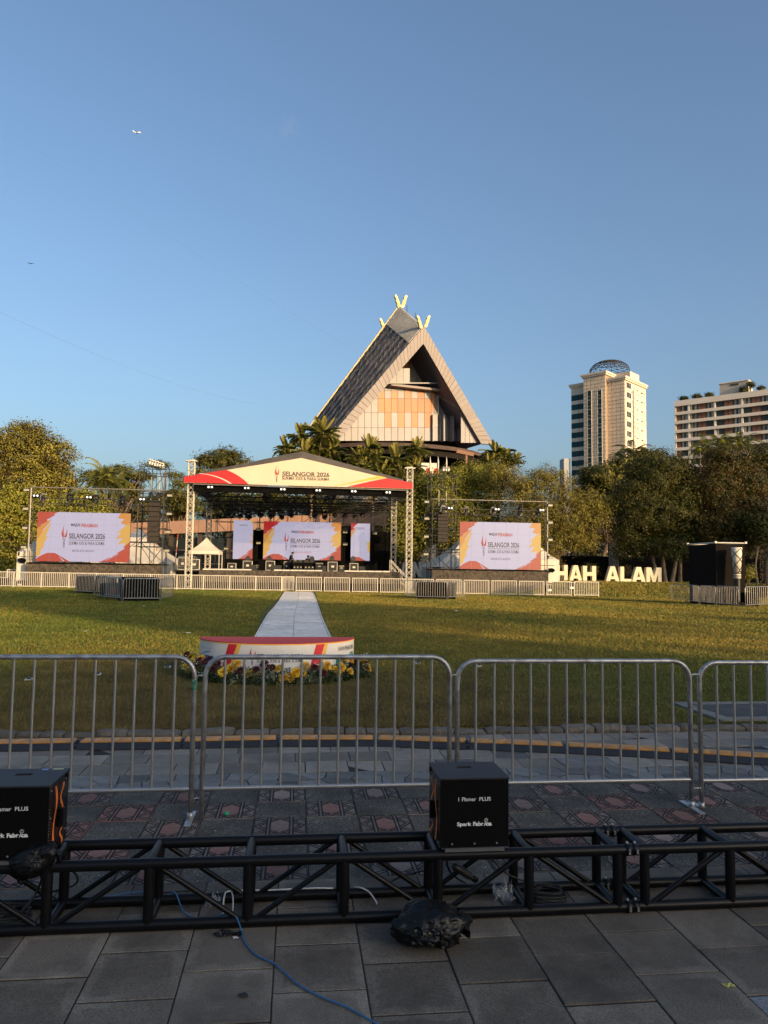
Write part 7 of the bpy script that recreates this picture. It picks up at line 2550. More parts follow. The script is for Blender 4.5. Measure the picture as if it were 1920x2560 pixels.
# cornices
for (u0, u1, v0, v1, z) in ((-.35, a1 - .02, -.35, bR + .2, zA), (a1 - .3, a2 + .3, -1.3, bR - .3, zC), (a2 + .02, a3 + .3, .25, bR - .8, zL)):
    tbox(u0, u1, v0, v1, z - .85, z - .45, 'cornice', m_tileL)
    tbox(u0 - .2, u1 + (.2 if u1 > a1 else 0), v0 - .2, v1, z - .45, z, 'cornice', m_tileL)
ub0, ub1 = (TB(662, 260) - PE).dot(tr_), (TB(727, 300) - PE).dot(tr_)
tbox(.2, a1 + 1, ub0, ub1, zA, TB(662, 262).z + 1.2, 'roof_house', m_tileL)
# lattice dome
dc = at(1524, 936, 171) - TO
rd = 4.15
b = MB()
N_a, N_e = 18, 6
def dp(i, j):
    a, e = 2 * math.pi * i / N_a, math.pi / 2 * j / N_e
    return dc + Vector((rd * 1.12 * math.cos(a) * math.cos(e), rd * 1.12 * math.sin(a) * math.cos(e), rd * .62 * math.sin(e) + .7))
for i in range(N_a):
    b.tube([dp(i, j) for j in range(N_e + 1)], .065, 4)
    for j in range(N_e):
        b.tube([dp(i, j), dp(i + 1, j)], .055, 4, caps=False)
        b.tube([dp(i, j), dp(i + 1, j + 1)], .05, 4, caps=False)
b.build('lattice_dome', m_scaf, tow)
ant = thing('roof_annex', 'small grey block at the lower left foot of the cream tower', 'building', tuple(at(1417, 1160, 175).xy) + (0,))
MB().box2((-.7, 0, 0), (.9, 3, at(1417, 1146, 175).z)).build('wall', M('annex_grey', (.35, .36, .38), .7, var=.1), ant)

# ---- brown and white hotel
m_hw = M('hotel_white', (0.80, 0.70, 0.60), 0.7, var=0.06, scale=.2)
m_hb = M('hotel_brown', (0.16, 0.075, 0.048), 0.7, var=0.12, scale=.3, rnd=.08)
m_hg = M('hotel_glass', (0.03, 0.05, 0.05), 0.3, spec=0.3, var=.2, scale=.2)
m_cur = M('curtain', (0.30, 0.30, 0.27), 0.8, var=.25, scale=1.2, rnd=.3)
PHt = at(1688.5, 1003, 240)
th_ = (_r0 * .770 - _f0 * .638).normalized()
tin = (_r0 * .638 + _f0 * .770).normalized()
hot = thing('hotel_building', 'white and brown hotel block with shrubs on its roof at the right edge', 'building', (PHt.x, PHt.y, 0))
HTO = Vector((PHt.x, PHt.y, 0))
def HA(x, y=600): return (onface(*Zt4(x, y), PHt, th_) - PHt).dot(th_)
hpitch = (onface(*Zt4(985, 555), PHt, th_).z - onface(*Zt4(985, 814), PHt, th_).z) / 4
ztop = PHt.z
Wd = HA(1659) + 30
def hbox(u0, u1, v0, v1, z0, z1, nm, mat, par=None):
    P = [th_ * u + tin * v for u, v in ((u0, v0), (u1, v0), (u1, v1), (u0, v1))]
    b = MB()
    b.add([p + Vector((0, 0, z0)) for p in P] + [p + Vector((0, 0, z1)) for p in P], [(0, 1, 2, 3), (7, 6, 5, 4), (0, 4, 5, 1), (1, 5, 6, 2), (2, 6, 7, 3), (3, 7, 4, 0)])
    return b.build(nm, mat, par or hot, fix=True)
hbox(0, Wd, .6, 14, 0, ztop - 1, 'building_core', m_hb)
ph = ztop - onface(*Zt4(985, 485), PHt, th_).z
hbox(-.3, Wd, -.3, 14.3, ztop - ph, ztop, 'parapet', m_hw)
segs = [('b', 990, 1022), ('w', 1025, 1076), ('w', 1090, 1144), ('b', 1147, 1176), ('b', 1178, 1206), ('w', 1212, 1266), ('w', 1280, 1336)]
per = HA(1408) - HA(1212)
base = [(k_, HA(a), HA(c)) for k_, a, c in segs]
lst = list(base)
for r2 in range(1, 5):
    lst += [('b', HA(1340) + per * (r2 - 1), HA(1370) + per * (r2 - 1)), ('b', HA(1372) + per * (r2 - 1), HA(1402) + per * (r2 - 1)), ('w', HA(1212) + per * r2, HA(1266) + per * r2), ('w', HA(1280) + per * r2, HA(1336) + per * r2)]
r_ = random.Random(9)
wmesh = {}
z = ztop - ph
fl = 0
an = math.atan2(th_.y, th_.x)
while z > ztop - ph - hpitch * 6.5:
    z0, z1 = z - hpitch * .66, z
    hbox(-.35, Wd, -.35, .7, z - hpitch + .02, z0, 'floor_slab', m_hw)
    for k_, u0, u1 in lst:
        if u0 > Wd - 2: continue
        w_ = u1 - u0
        cen = th_ * ((u0 + u1) / 2) + Vector((0, 0, (z0 + z1) / 2))
        key = (k_, round(w_, 2))
        if k_ == 'b':
            if key not in wmesh: wmesh[key] = panel_mesh(w_ - .08, hpitch * .66 - .05, .2, m_hb)
            obj('brown_panel', wmesh[key], hot, cen + tin * .35, (0, 0, an))
        else:
            if key not in wmesh:
                b = MB()
                H_ = hpitch * .66
                b.box((0, 0, 0), (w_ - .1, .06, H_ - .06), mi=0)
                for x_ in (-w_ / 2 + .1, 0, w_ / 2 - .1): b.box((x_, -.06, 0), (.10, .08, H_), mi=1)
                b.box((0, -.06, -H_ * .18), (w_ - .2, .08, .09), mi=1)
                o = b.build('w', [m_hg, m_brown]); wmesh[key] = o.data; bpy.data.objects.remove(o)
                wmesh[key, 'c'] = panel_mesh(w_ * .28, H_ - .1, .03, m_cur)
            wo = obj('window', wmesh[key], hot, cen + tin * .42, (0, 0, an))
            if r_.random() < .72:
                for s_ in (-1, 1):
                    if r_.random() < .8:
                        obj('curtain', wmesh[key, 'c'], wo, (s_ * w_ * r_.uniform(.22, .33), -.045, .0))
    for (k1, k2) in zip(lst[:-1], lst[1:]):
        if k1[0] == 'w' and k2[0] == 'w': hbox(k1[2], k2[1], -.05, .5, z0, z1, 'pier', m_hw)
    hbox(-.35, lst[0][1], -.1, .6, z0, z1, 'pier', m_hw)
    z -= hpitch
    fl += 1
u0, u1 = HA(1292), HA(1500)
zz = onface(*Zt4(1292, 330), PHt, th_).z
hbox(u0, u1, 3, 9, ztop, zz + 1.0, 'roof_house', M('roof_house', (.45, .40, .34), .8, var=.1))
hbox(u0 - .3, u1 + .3, 2.7, 9.3, zz + 1.0, zz + 1.25, 'roof_house_slab', m_hw)
hbox(u0 + (u1 - u0) * .38, u0 + (u1 - u0) * .68, 2.9, 3.1, zz - .1, zz + .5, 'louvre', m_brown)
# ================================================================== trees and plants
L_dark = [leafmat('leaf_dark_a', (0.041, 0.049, 0.008)), leafmat('leaf_dark_b', (0.056, 0.058, 0.009)), leafmat('leaf_dark_c', (0.076, 0.066, 0.010))]
L_olive = [leafmat('leaf_olive_a', (0.206, 0.184, 0.029)), leafmat('leaf_olive_b', (0.267, 0.225, 0.036)), leafmat('leaf_olive_c', (0.169, 0.148, 0.026))]
L_lime = [leafmat('leaf_lime_a', (0.210, 0.214, 0.025)), leafmat('leaf_lime_b', (0.284, 0.261, 0.031)), leafmat('leaf_lime_c', (0.158, 0.165, 0.022))]
L_brown = [leafmat('leaf_brown_a', (0.076, 0.051, 0.010)), leafmat('leaf_brown_b', (0.050, 0.045, 0.009)), leafmat('leaf_brown_c', (0.106, 0.066, 0.015))]
L_feather = [leafmat('leaf_feather_a', (0.101, 0.102, 0.020)), leafmat('leaf_feather_b', (0.142, 0.124, 0.025))]
m_bark = M('bark', (0.12, 0.085, 0.055), 0.9, var=0.35, scale=2, bump=1.0, bscale=9)
m_barkp = M('bark_pale', (0.22, 0.15, 0.09), 0.9, var=0.35, scale=2, bump=1.0, bscale=9)

def leaves(blobs, ncl, per, leaf, spread, rg, nm_, shell=0.25, up=0.35, aspect=0.5, lowcut=-0.75):
    bl = np.array(blobs, float)
    wts = (bl[:, 3] * bl[:, 4] + bl[:, 3] * bl[:, 5] + bl[:, 4] * bl[:, 5]); wts /= wts.sum()
    k = rg.choice(len(bl), ncl, p=wts)
    d = rg.normal(0, 1, (ncl, 3)); d /= np.linalg.norm(d, axis=1)[:, None]
    low = d[:, 2] < lowcut
    d[low, 2] *= -0.4
    lump = 1 + 0.17 * np.sin(d[:, 0] * 5 + k * 1.7) * np.cos(d[:, 1] * 4.3 + k) + 0.13 * np.sin(d[:, 2] * 8 + k * 2.3 + d[:, 0] * 6)
    r = (1 - shell * rg.random(ncl) ** 1.5) * lump
    inner = rg.random(ncl) < 0.2
    r[inner] *= rg.uniform(.3, .8, inner.sum())
    c = bl[k, :3] + d * bl[k, 3:6] * r[:, None]
    n = ncl * per
    ci = np.repeat(np.arange(ncl), per)
    sp = spread * rg.uniform(.6, 1.4, ncl)[ci][:, None]
    p = c[ci] + rg.normal(0, 1, (n, 3)) * sp * np.array([1, 1, .7])
    off = (p - c[ci]) / sp
    nv = rg.normal(0, .40, (n, 3)) + d[ci] * 0.55 + off * .45 + np.array([0, 0, up])
    nv /= np.linalg.norm(nv, axis=1)[:, None]
    dv = np.cross(nv, rg.normal(0, 1, (n, 3))); dv /= np.linalg.norm(dv, axis=1)[:, None]
    sv = np.cross(nv, dv)
    ln = leaf * rg.uniform(.6, 1.35, n)[:, None]
    V = np.stack([p - dv * ln * .5, p + sv * ln * aspect * .5, p + dv * ln * .5, p - sv * ln * aspect * .5], 1)
    mi = (rg.random(ncl) * nm_).astype(int)[ci]
    return V, mi
def tree(name, label, base, blobs, mats, ncl, per=22, leaf=.28, spread=.35, trunk=.3, forks=None, seed=1, group=None, bark=None, shell=.25, aspect=.5, up=.35, lowcut=-.75, fork_z=.35, stems=1):
    rg = np.random.default_rng(seed)
    r_ = random.Random(seed)
    t = thing(name, label, 'tree', base, 0, group)
    V, mi = leaves(blobs, ncl, per, leaf, spread, rg, len(mats), shell, up, aspect, lowcut)
    obj('crown', tri_mesh('crown', V, mats, mi, 4), t)
    bark = bark or m_bark
    cen = Vector([sum(b[i] for b in blobs) / len(blobs) for i in range(3)])
    zf = cen.z * fork_z
    tb = MB()
    for s_ in range(stems):
        ox = (s_ - (stems - 1) / 2) * trunk * 2.2
        fp_ = Vector((cen.x * .4 + ox * 2.0, cen.y * .4, zf))
        mid = Vector((cen.x * .1 + ox * 1.3 + r_.uniform(-.2, .2), cen.y * .1, zf * .5))
        tb.tube([(ox * .8, 0, -.3), (ox, 0, .25), mid, fp_], [trunk * 1.5 / stems ** .5, trunk * 1.1 / stems ** .5, trunk * .9 / stems ** .5, trunk * .75 / stems ** .5], 8)
        for b in blobs[s_::stems] if stems > 1 else blobs:
            e = Vector(b[:3])
            m_ = (fp_ + e) / 2 + Vector((r_.uniform(-.4, .4), r_.uniform(-.4, .4), r_.uniform(0, .5)))
            tb.tube([fp_ - Vector((0, 0, .1)), m_, e], [trunk * .5, trunk * .32, trunk * .10], 6)
            for q in range(3):
                a = e + Vector((r_.uniform(-1, 1) * b[3], r_.uniform(-1, 1) * b[4], r_.uniform(-.2, .9) * b[5])) * .8
                tb.tube([m_, (m_ + a) / 2 + Vector((0, 0, .2)), a], [trunk * .22, trunk * .14, trunk * .04], 5)
    tb.build('trunk', bark, t)
    return t
def ptree(name, label, Y, base_px, blobs_px, mats, depth=.8, zbase=None, **kw):
    """blobs given as photo pixels (x, y, rx, ry[, dy]) at depth Y"""
    b0 = at(base_px, 1440, Y)
    z0 = lawn_z(b0.x, Y) if zbase is None else zbase
    base = Vector((b0.x, Y, z0))
    s_ = Y / FPX
    bl = []
    for q in blobs_px:
        dy = q[4] if len(q) > 4 else 0
        p = at(q[0], q[1], Y + dy) - base
        bl.append((p.x, p.y, p.z, q[2] * s_, q[2] * s_ * depth, q[3] * s_))
    return tree(name, label, base, bl, mats, **kw)
# left side
ptree('broadleaf_tree', 'big olive-brown tree with rounded crown at the left edge', 84, 40, [(35, 1130, 75, 60), (120, 1135, 60, 55), (70, 1085, 40, 32), (140, 1190, 45, 40), (60, 1200, 95, 60), (-40, 1150, 70, 60), (-60, 1230, 80, 60), (165, 1215, 28, 30), (100, 1240, 70, 40)], L_olive + L_brown[:1], ncl=2600, per=24, leaf=.25, spread=.36, trunk=.5, seed=2)
ptree('broadleaf_tree', 'yellow-green tree with thin pale branches in front of the big tree at the left edge', 71, 20, [(20, 1270, 75, 50), (75, 1260, 55, 45), (30, 1330, 60, 40), (85, 1320, 45, 35), (-30, 1300, 50, 50), (20, 1390, 40, 35), (60, 1240, 40, 30), (10, 1420, 35, 30)], L_lime[:2] + L_olive[:1], ncl=1150, per=18, leaf=.24, spread=.36, trunk=.22, seed=3, bark=m_barkp, shell=.5)
ptree('broadleaf_tree', 'yellow-green bush behind the left big screen and gantry', 77, 150, [(110, 1290, 50, 45), (170, 1275, 50, 40), (230, 1280, 50, 40), (150, 1340, 60, 50), (250, 1330, 55, 45), (210, 1245, 30, 25)], L_lime, ncl=900, per=18, leaf=.26, spread=.38, trunk=.2, seed=4, shell=.5)
# flat layered, feathery trees behind the left rig
def pads(x0, x1, y0, y1, n, seed, rx=(22, 48), ry=(5, 9)):
    r_ = random.Random(seed)
    out = []
    for i in range(n):
        f = r_.random()
        y = y0 + (y1 - y0) * f
        half = (x1 - x0) / 2 * (.35 + .65 * math.sin(math.pi * min(1, .25 + f * .6)))
        x = (x0 + x1) / 2 + r_.uniform(-1, 1) * half
        out.append((x, y, r_.uniform(*rx), r_.uniform(*ry), r_.uniform(-3, 3)))
    return out
ptree('layered_tree', 'feathery dark tree with flat tiers left of the left loudspeaker tower', 92, 300, pads(225, 385, 1168, 1300, 26, 5), L_feather + L_dark[:1], ncl=1000, per=18, leaf=.36, spread=.30, trunk=.32, seed=5, aspect=.28, shell=.8, bark=m_barkp, fork_z=.5)
ptree('layered_tree', 'feathery tree with flat tiers behind the left truss tower', 94, 425, pads(375, 500, 1160, 1300, 22, 6), L_feather + L_dark[:1], ncl=950, per=18, leaf=.36, spread=.30, trunk=.32, seed=6, aspect=.28, shell=.8, bark=m_barkp, fork_z=.5)
ptree('layered_tree', 'dark spiky-topped tree rising behind the left slope of the stage roof', 104, 560, [(560, 1150, 45, 25), (520, 1160, 35, 18), (605, 1165, 38, 18), (560, 1128, 22, 16), (545, 1200, 60, 30), (600, 1200, 60, 30), (510, 1145, 20, 12), (585, 1140, 25, 14)] + pads(500, 625, 1190, 1300, 10, 8), L_feather + L_dark, ncl=1100, per=20, leaf=.46, spread=.40, trunk=.35, seed=7, aspect=.25, shell=.6, fork_z=.5)
ptree('layered_tree', 'dark leafy tree seen through the stage below its roof', 99, 690, [(560, 1265, 70, 30), (640, 1262, 70, 28), (720, 1262, 60, 28), (800, 1268, 60, 30), (870, 1275, 50, 30)] + pads(520, 900, 1240, 1300, 10, 9), L_dark + L_olive[:1], ncl=1100, per=18, leaf=.32, spread=.4, trunk=.3, seed=9, shell=.7)
ptree('broadleaf_tree', 'green tree right of the stage behind the truss tower', 78, 1035, [(1010, 1300, 45, 50), (1050, 1260, 50, 45), (1070, 1330, 50, 50), (1020, 1370, 40, 40), (990, 1340, 25, 40), (1060, 1210, 35, 30)], L_lime[::2] + L_olive[:1] + L_dark[2:], ncl=1100, leaf=.28, spread=.4, trunk=.25, seed=10, shell=.45)
# right of the stage
ptree('broadleaf_tree', 'bright yellow-green tree behind the left half of the right gantry', 76, 1150, [(1110, 1215, 55, 40), (1165, 1195, 55, 35), (1210, 1210, 50, 45), (1130, 1265, 65, 45), (1200, 1280, 65, 50), (1150, 1330, 70, 50), (1230, 1340, 60, 50), (1185, 1180, 30, 18)], L_lime + L_olive[:1], ncl=2300, per=24, leaf=.22, spread=.36, trunk=.3, seed=11, shell=.35)
ptree('broadleaf_tree', 'wide olive-brown bushy tree between the right gantry and the lawn letters', 72, 1400, [(1290, 1225, 75, 55), (1370, 1205, 65, 45), (1340, 1280, 85, 60), (1430, 1270, 80, 60), (1485, 1290, 50, 45), (1300, 1330, 70, 50), (1400, 1340, 85, 50), (1460, 1350, 50, 40), (1340, 1385, 60, 30), (1250, 1185, 45, 30), (1520, 1270, 25, 22)], L_olive + L_brown[:1], ncl=3900, per=25, leaf=.18, spread=.31, trunk=.3, seed=12, shell=.35, aspect=.35, up=.6)
ptree('layered_tree', 'dark green layered tree below the cream tower', 90, 1500, [(1500, 1190, 60, 25), (1540, 1215, 60, 30), (1560, 1165, 45, 22), (1480, 1240, 50, 30), (1530, 1260, 60, 40), (1620, 1150, 45, 25), (1590, 1190, 50, 30)], L_dark + L_olive[:1], ncl=1300, leaf=.36, spread=.45, trunk=.3, seed=13, shell=.45)
ptree('broadleaf_tree', 'large rounded dark green tree behind the letters with a sunlit ivy-clad trunk', 71, 1663, [(1650, 1185, 85, 58), (1600, 1240, 70, 60), (1700, 1240, 75, 60), (1650, 1290, 105, 60), (1580, 1320, 55, 45), (1720, 1320, 60, 45), (1660, 1365, 85, 40), (1570, 1370, 40, 35), (1735, 1375, 45, 35), (1700, 1180, 40, 35), (1610, 1175, 40, 35)], L_dark, ncl=4300, per=28, leaf=.185, spread=.29, trunk=.34, seed=14, shell=.22, bark=m_barkp, fork_z=.55, stems=3)
ptree('broadleaf_tree', 'large rounded rust-green tree behind the black booth', 69, 1850, [(1815, 1155, 60, 45), (1860, 1200, 60, 55), (1790, 1220, 60, 60), (1850, 1270, 85, 60), (1790, 1310, 60, 50), (1880, 1330, 60, 45), (1830, 1350, 60, 40), (1900, 1260, 40, 60)], L_brown + L_dark[:1], ncl=3500, per=28, leaf=.18, spread=.28, trunk=.3, seed=15, shell=.22, bark=m_barkp, fork_z=.6)
ptree('broadleaf_tree', 'dark tree cut by the right edge behind the rust-green tree', 78, 1915, [(1905, 1150, 40, 40), (1950, 1180, 70, 70), (1920, 1250, 60, 60), (1990, 1260, 70, 90)], L_dark, ncl=1100, per=22, leaf=.28, spread=.4, trunk=.3, seed=16)
for i, (x, Y, lab) in enumerate(((1700, 78, 'thin trunked small tree in the dark left of the black booth'), (1893, 66, 'slim sunlit stem at the right edge beside the black booth'))):
    ptree('small_tree', lab, Y, x, [(x, 1310, 30, 30), (x + 15, 1340, 25, 25)], L_dark, ncl=160, per=18, leaf=.25, spread=.4, trunk=.2 if i == 0 else .1, seed=30 + i, bark=m_barkp, fork_z=.7)
# dense planting far behind, read as one mass
L_under = [leafmat('leaf_under_a', (0.031, 0.034, 0.008)), leafmat('leaf_under_b', (0.041, 0.042, 0.010)), leafmat('leaf_under_c', (0.023, 0.026, 0.006))]
for lab, px0, px1, Y, yt, yb, mats, sd in (('left', -60, 340, 96, 1300, 1460, L_under, 40), ('right', 1180, 1980, 92, 1310, 1450, L_under, 41), ('centre', 330, 1180, 100, 1300, 1440, L_under, 42)):
    bl = []
    r_ = random.Random(sd)
    base = at((px0 + px1) / 2, 1440, Y); base.z = 0
    x = px0
    while x < px1:
        for yy in (yt + 25, (yt + yb) / 2 + 10, yb - 20):
            p = at(x + r_.uniform(-15, 15), yy + r_.uniform(-12, 12), Y) - base
            bl.append((p.x, p.y + r_.uniform(-1, 2), p.z, 2.3, 2, 2.2))
        x += 45
    V, mi = leaves(bl, 60 * len(bl) // 3, 22, .45, .55, np.random.default_rng(sd), 3)
    o = obj('undergrowth', tri_mesh('undergrowth', V, mats, mi, 4), None, base)
    tag(o, kind='stuff')
# low shrubs behind the letters and by the booth
for i, (x, y, Y, rx, ry, mats, lab) in enumerate(((1395, 1420, 66, 22, 14, L_brown, 'rust-leaved low shrub behind the first letters'), (1470, 1425, 67, 26, 13, L_dark, 'dark low shrub behind the gap between the letter words'), (1560, 1432, 67, 30, 14, L_brown, 'rust-leaved low shrub behind the letters L and A'), (1872, 1432, 56, 10, 14, L_olive, 'small leafy shrub at the right side of the black booth'),
                                                  (1905, 1478, 50, 26, 9, L_brown, 'low rust-coloured ground shrub at the right edge'), (1625, 1440, 66, 20, 10, L_dark, 'dark low shrub at the foot of the ivy-clad trunk'), (1232, 1440, 64, 22, 16, L_brown, 'brown low shrub beside the right service tent'))):
    b0 = at(x, y + ry, Y); b0.z = lawn_z(b0.x, Y)
    c = at(x, y, Y) - b0
    t = thing('shrub', lab, 'shrub', b0, 0)
    s_ = Y / FPX
    V, mi = leaves([(0, 0, max(.4, c.z), rx * s_, rx * s_ * .7, ry * s_ * 1.2)], 130, 16, .16, .18, np.random.default_rng(60 + i), len(mats), shell=.6)
    obj('foliage', tri_mesh('foliage', V, mats, mi, 4), t)
    tb = MB()
    for k in range(4): tb.tube([(0, 0, -.1), (.1 * math.cos(k * 1.6), .1 * math.sin(k * 1.6), max(.3, c.z))], [.03, .012], 5)
    tb.build('stem', m_bark, t)
wl = thing('rear_wall', 'dark wall with pale pillar behind the letters, under the trees', 'wall', tuple(at(1250, 1430, 86).xy) + (0,))
wd_ = at(1900, 1430, 86).x - at(1250, 1430, 86).x
MB().box2((0, 0, 0), (wd_, .5, 3.6)).build('wall_face', m_dark, wl)
for x in (1312, 1532):
    k = at(x, 1400, 86).x - at(1250, 1430, 86).x
    MB().box2((k - .6, -.3, 0), (k + .6, 0, 5.2)).build('pillar', M('pillar_grey', (.06, .06, .06), .8, var=.2), wl)

# palms and rosette trees
def frond_mesh(L_, nleaf, lw, ll, droop, mat, rise=.5):
    b = MB()
    n = nleaf
    pts = []
    for i in range(n + 1):
        f = i / n
        pts.append(Vector((L_ * f * (1 - .12 * f * droop), 0, L_ * (rise * f - droop * f * f))))
    b.tube(pts, [max(.006, .02 * L_ / 2 * (1 - .8 * i / n)) for i in range(n + 1)], 4, caps=False)
    for i in range(1, n + 1):
        f = i / n
        l = ll * (math.sin(math.pi * min(.97, .12 + .80 * f)) ** .6)
        for s_ in (-1, 1):
            d = Vector((.55, s_ * .85, -.30)).normalized()
            p = pts[i] if i < n else pts[n]
            q = p + d * l
            w_ = Vector((lw * .65, 0, lw * .75))
            b.add([p - w_ * .4, p + d * l * .5 - w_ * .6 + Vector((0, 0, .03)), q, p + d * l * .5 + w_ * .6 + Vector((0, 0, .03)), p + w_ * .4], [(0, 1, 2, 3, 4)])
    o = b.build('frond', mat); me = o.data
    bpy.data.objects.remove(o)
    return me
m_fr = leafmat('frond_green', (0.15, 0.155, 0.030), .25, var=.3)
m_fr2 = leafmat('frond_yellow', (0.27, 0.24, 0.05), .3, var=.3)
m_fr3 = leafmat('frond_dark', (0.10, 0.11, 0.024), .25, var=.3)
fm_ros = [frond_mesh(1.7, 14, .12, .44, .35, m_fr, .35), frond_mesh(1.6, 14, .12, .44, .45, m_fr3, .3), frond_mesh(1.55, 14, .12, .40, .15, m_fr2, .55)]
fm_palm = [frond_mesh(2.6, 22, .05, .55, .75, m_fr, .75), frond_mesh(2.5, 22, .05, .5, .95, m_fr3, .7)]
def rosette(parent, c, r, n, rs, meshes, pitch=(-.85, .85), L0=1.6, ytop=True):
    for i in range(n):
        f = i / n
        pt = pitch[0] + (pitch[1] - pitch[0]) * rs.random()
        young = pt > pitch[0] + .72 * (pitch[1] - pitch[0])
        me = meshes[2 if (young and len(meshes) > 2) else rs.choice([0, 1])]
        o = obj('frond', me, parent, c)
        o.rotation_euler = (rs.uniform(-.2, .2), -pt, i * 2.39996 + rs.uniform(-.3, .3))
        k = r / L0 * (1.22 if len(meshes) > 2 else 1) * rs.uniform(.8, 1.12) * (.85 if young else 1)
        o.scale = (k, k, k)
def rtree(label, Y, bx, heads, seed, group='rosette-leaved trees before the hall', meshes=None, n=32, name='rosette_tree', tr=.10):
    rs = random.Random(seed)
    b0 = at(bx, 1440, Y)
    base = Vector((b0.x, Y, 0))
    t = thing(name, label, 'tree', base, 0, group)
    tb = MB()
    s_ = Y / FPX
    hs = [(at(x, y, Y + rs.uniform(-1.5, 1.5)) - base, r * s_) for x, y, r in heads]
    zf = min(h[0].z for h in hs) * .72
    tb.tube([(0, 0, -.3), (0, 0, zf * .5), (0, 0, zf)], [tr * 2, tr * 1.6, tr * 1.3], 7)
    for c, r in hs:
        m_ = Vector((c.x * .6, c.y * .6, zf + (c.z - zf) * .45))
        tb.tube([(0, 0, zf - .1), m_, c], [tr * 1.2, tr * .8, tr * .5], 6)
        rosette(t, c, r, n, rs, meshes or fm_ros)
    if not meshes:
        V, mi = leaves([(c.x, c.y, c.z - r * .35, r * .75, r * .75, r * .5) for c, r in hs], 16 * len(hs), 14, .5, .3, np.random.default_rng(seed), 2, shell=.7, aspect=.25)
        obj('foliage', tri_mesh('foliage', V, L_feather, mi, 4), t)
    tb.build('trunk', m_barkp, t)
    return t
rtree('tall rosette-leaved tree at the left foot of the gabled hall', 82, 775, [(805, 1082, 40), (752, 1092, 36), (716, 1122, 30), (790, 1118, 36), (828, 1128, 34), (760, 1130, 34), (735, 1148, 30), (812, 1152, 34)], 3)
rtree('rosette-leaved tree below the middle of the hall, left of two', 80, 930, [(924, 1122, 34), (898, 1144, 28), (940, 1150, 32), (905, 1170, 28), (950, 1178, 30), (880, 1165, 24)], 4)
rtree('rosette-leaved tree below the middle of the hall, right of two', 80, 1000, [(989, 1150, 38), (1040, 1124, 32), (1005, 1178, 30), (970, 1180, 28), (1040, 1168, 24)], 5)
rtree('dark rosette-leaved tree at the right foot of the gabled hall', 84, 1245, [(1243, 1134, 38), (1265, 1150, 30), (1225, 1158, 26), (1290, 1150, 20)], 6)
rtree('small grey-green palm behind the left gantry', 86, 262, [(262, 1195, 52), (245, 1212, 40), (285, 1208, 40)], 7, None, fm_palm, 26, 'palm_tree', .12)
rtree('palm whose fronds top the dark tree below the cream tower', 93, 1585, [(1585, 1132, 40), (1560, 1150, 34), (1625, 1140, 36)], 8, 'palms behind the right-hand trees', fm_palm, 22, 'palm_tree', .14)
rtree('palm whose fronds rise before the left end of the hotel', 95, 1800, [(1800, 1118, 44), (1770, 1122, 38), (1845, 1116, 40), (1862, 1105, 34)], 9, 'palms behind the right-hand trees', fm_palm, 22, 'palm_tree', .14)
rtree('palm whose fronds rise left of the rust-green tree', 92, 1755, [(1750, 1130, 30), (1775, 1140, 30)], 10, 'palms behind the right-hand trees', fm_palm, 20, 'palm_tree', .14)
# roof shrubs of the hotel
for i, (x, y, r) in enumerate(((1040, 425, 34), (1140, 412, 36), (1228, 400, 26), (1480, 362, 30), (1530, 320, 22), (1608, 350, 20))):
    c = onface(*Zt4(x, y), PHt + tin * 2, th_)
    s_ = .3436 * 240 / FPX
    t = thing('roof_shrub', ORD[i] + ' shrub from the left on the roof of the brown and white hotel', 'shrub', Vector((c.x, c.y, ztop)), 0, 'shrubs on the hotel roof')
    zc = max(.5, c.z - ztop)
    V, mi = leaves([(0, 0, zc, r * s_, r * s_, r * s_ * .6), (r * s_ * .6, 0, zc * .8, r * s_ * .6, r * s_ * .6, r * s_ * .5)], 120, 10, .45, .35, np.random.default_rng(80 + i), 3, shell=.8)
    obj('foliage', tri_mesh('foliage', V, L_dark, mi, 4), t)
    tb = MB()
    for k in range(5): tb.tube([(0, 0, 0), (math.cos(k) * r * s_ * .3, math.sin(k) * .3, zc)], [.12, .05], 5)
    tb.build('stem', m_bark, t)

# trees behind the viewer whose shadows streak the lawn
for i, (nn, yy, hz, cr, lab) in enumerate(((16.6, -46, 21.6, 3.4, 'first'), (20.6, -50, 23, 3.3, 'second'), (29, -34, 15.6, .8, 'third'), (34, -36, 16.8, .9, 'fourth'), (40, -34, 15, .8, 'fifth'), (47, -34, 18, .9, 'seventh'), (53, -36, 19, .9, 'eighth'))):
    x = (nn - math.sin(SUN_AZ) * yy) / math.cos(SUN_AZ)
    tree('street_tree', lab + ' tree of the row behind the viewer', (x, yy, 0), [(0, 0, hz, cr, cr, cr * 1.1), (cr * .5, .4, hz - cr * .6, cr * .8, cr * .8, cr * .7), (-cr * .5, -.3, hz - cr * .4, cr * .7, cr * .7, cr * .8)], L_dark, ncl=int(140 * cr), per=18, leaf=.35, spread=.4, trunk=.2, seed=90 + i, group='trees behind the viewer', fork_z=.75)

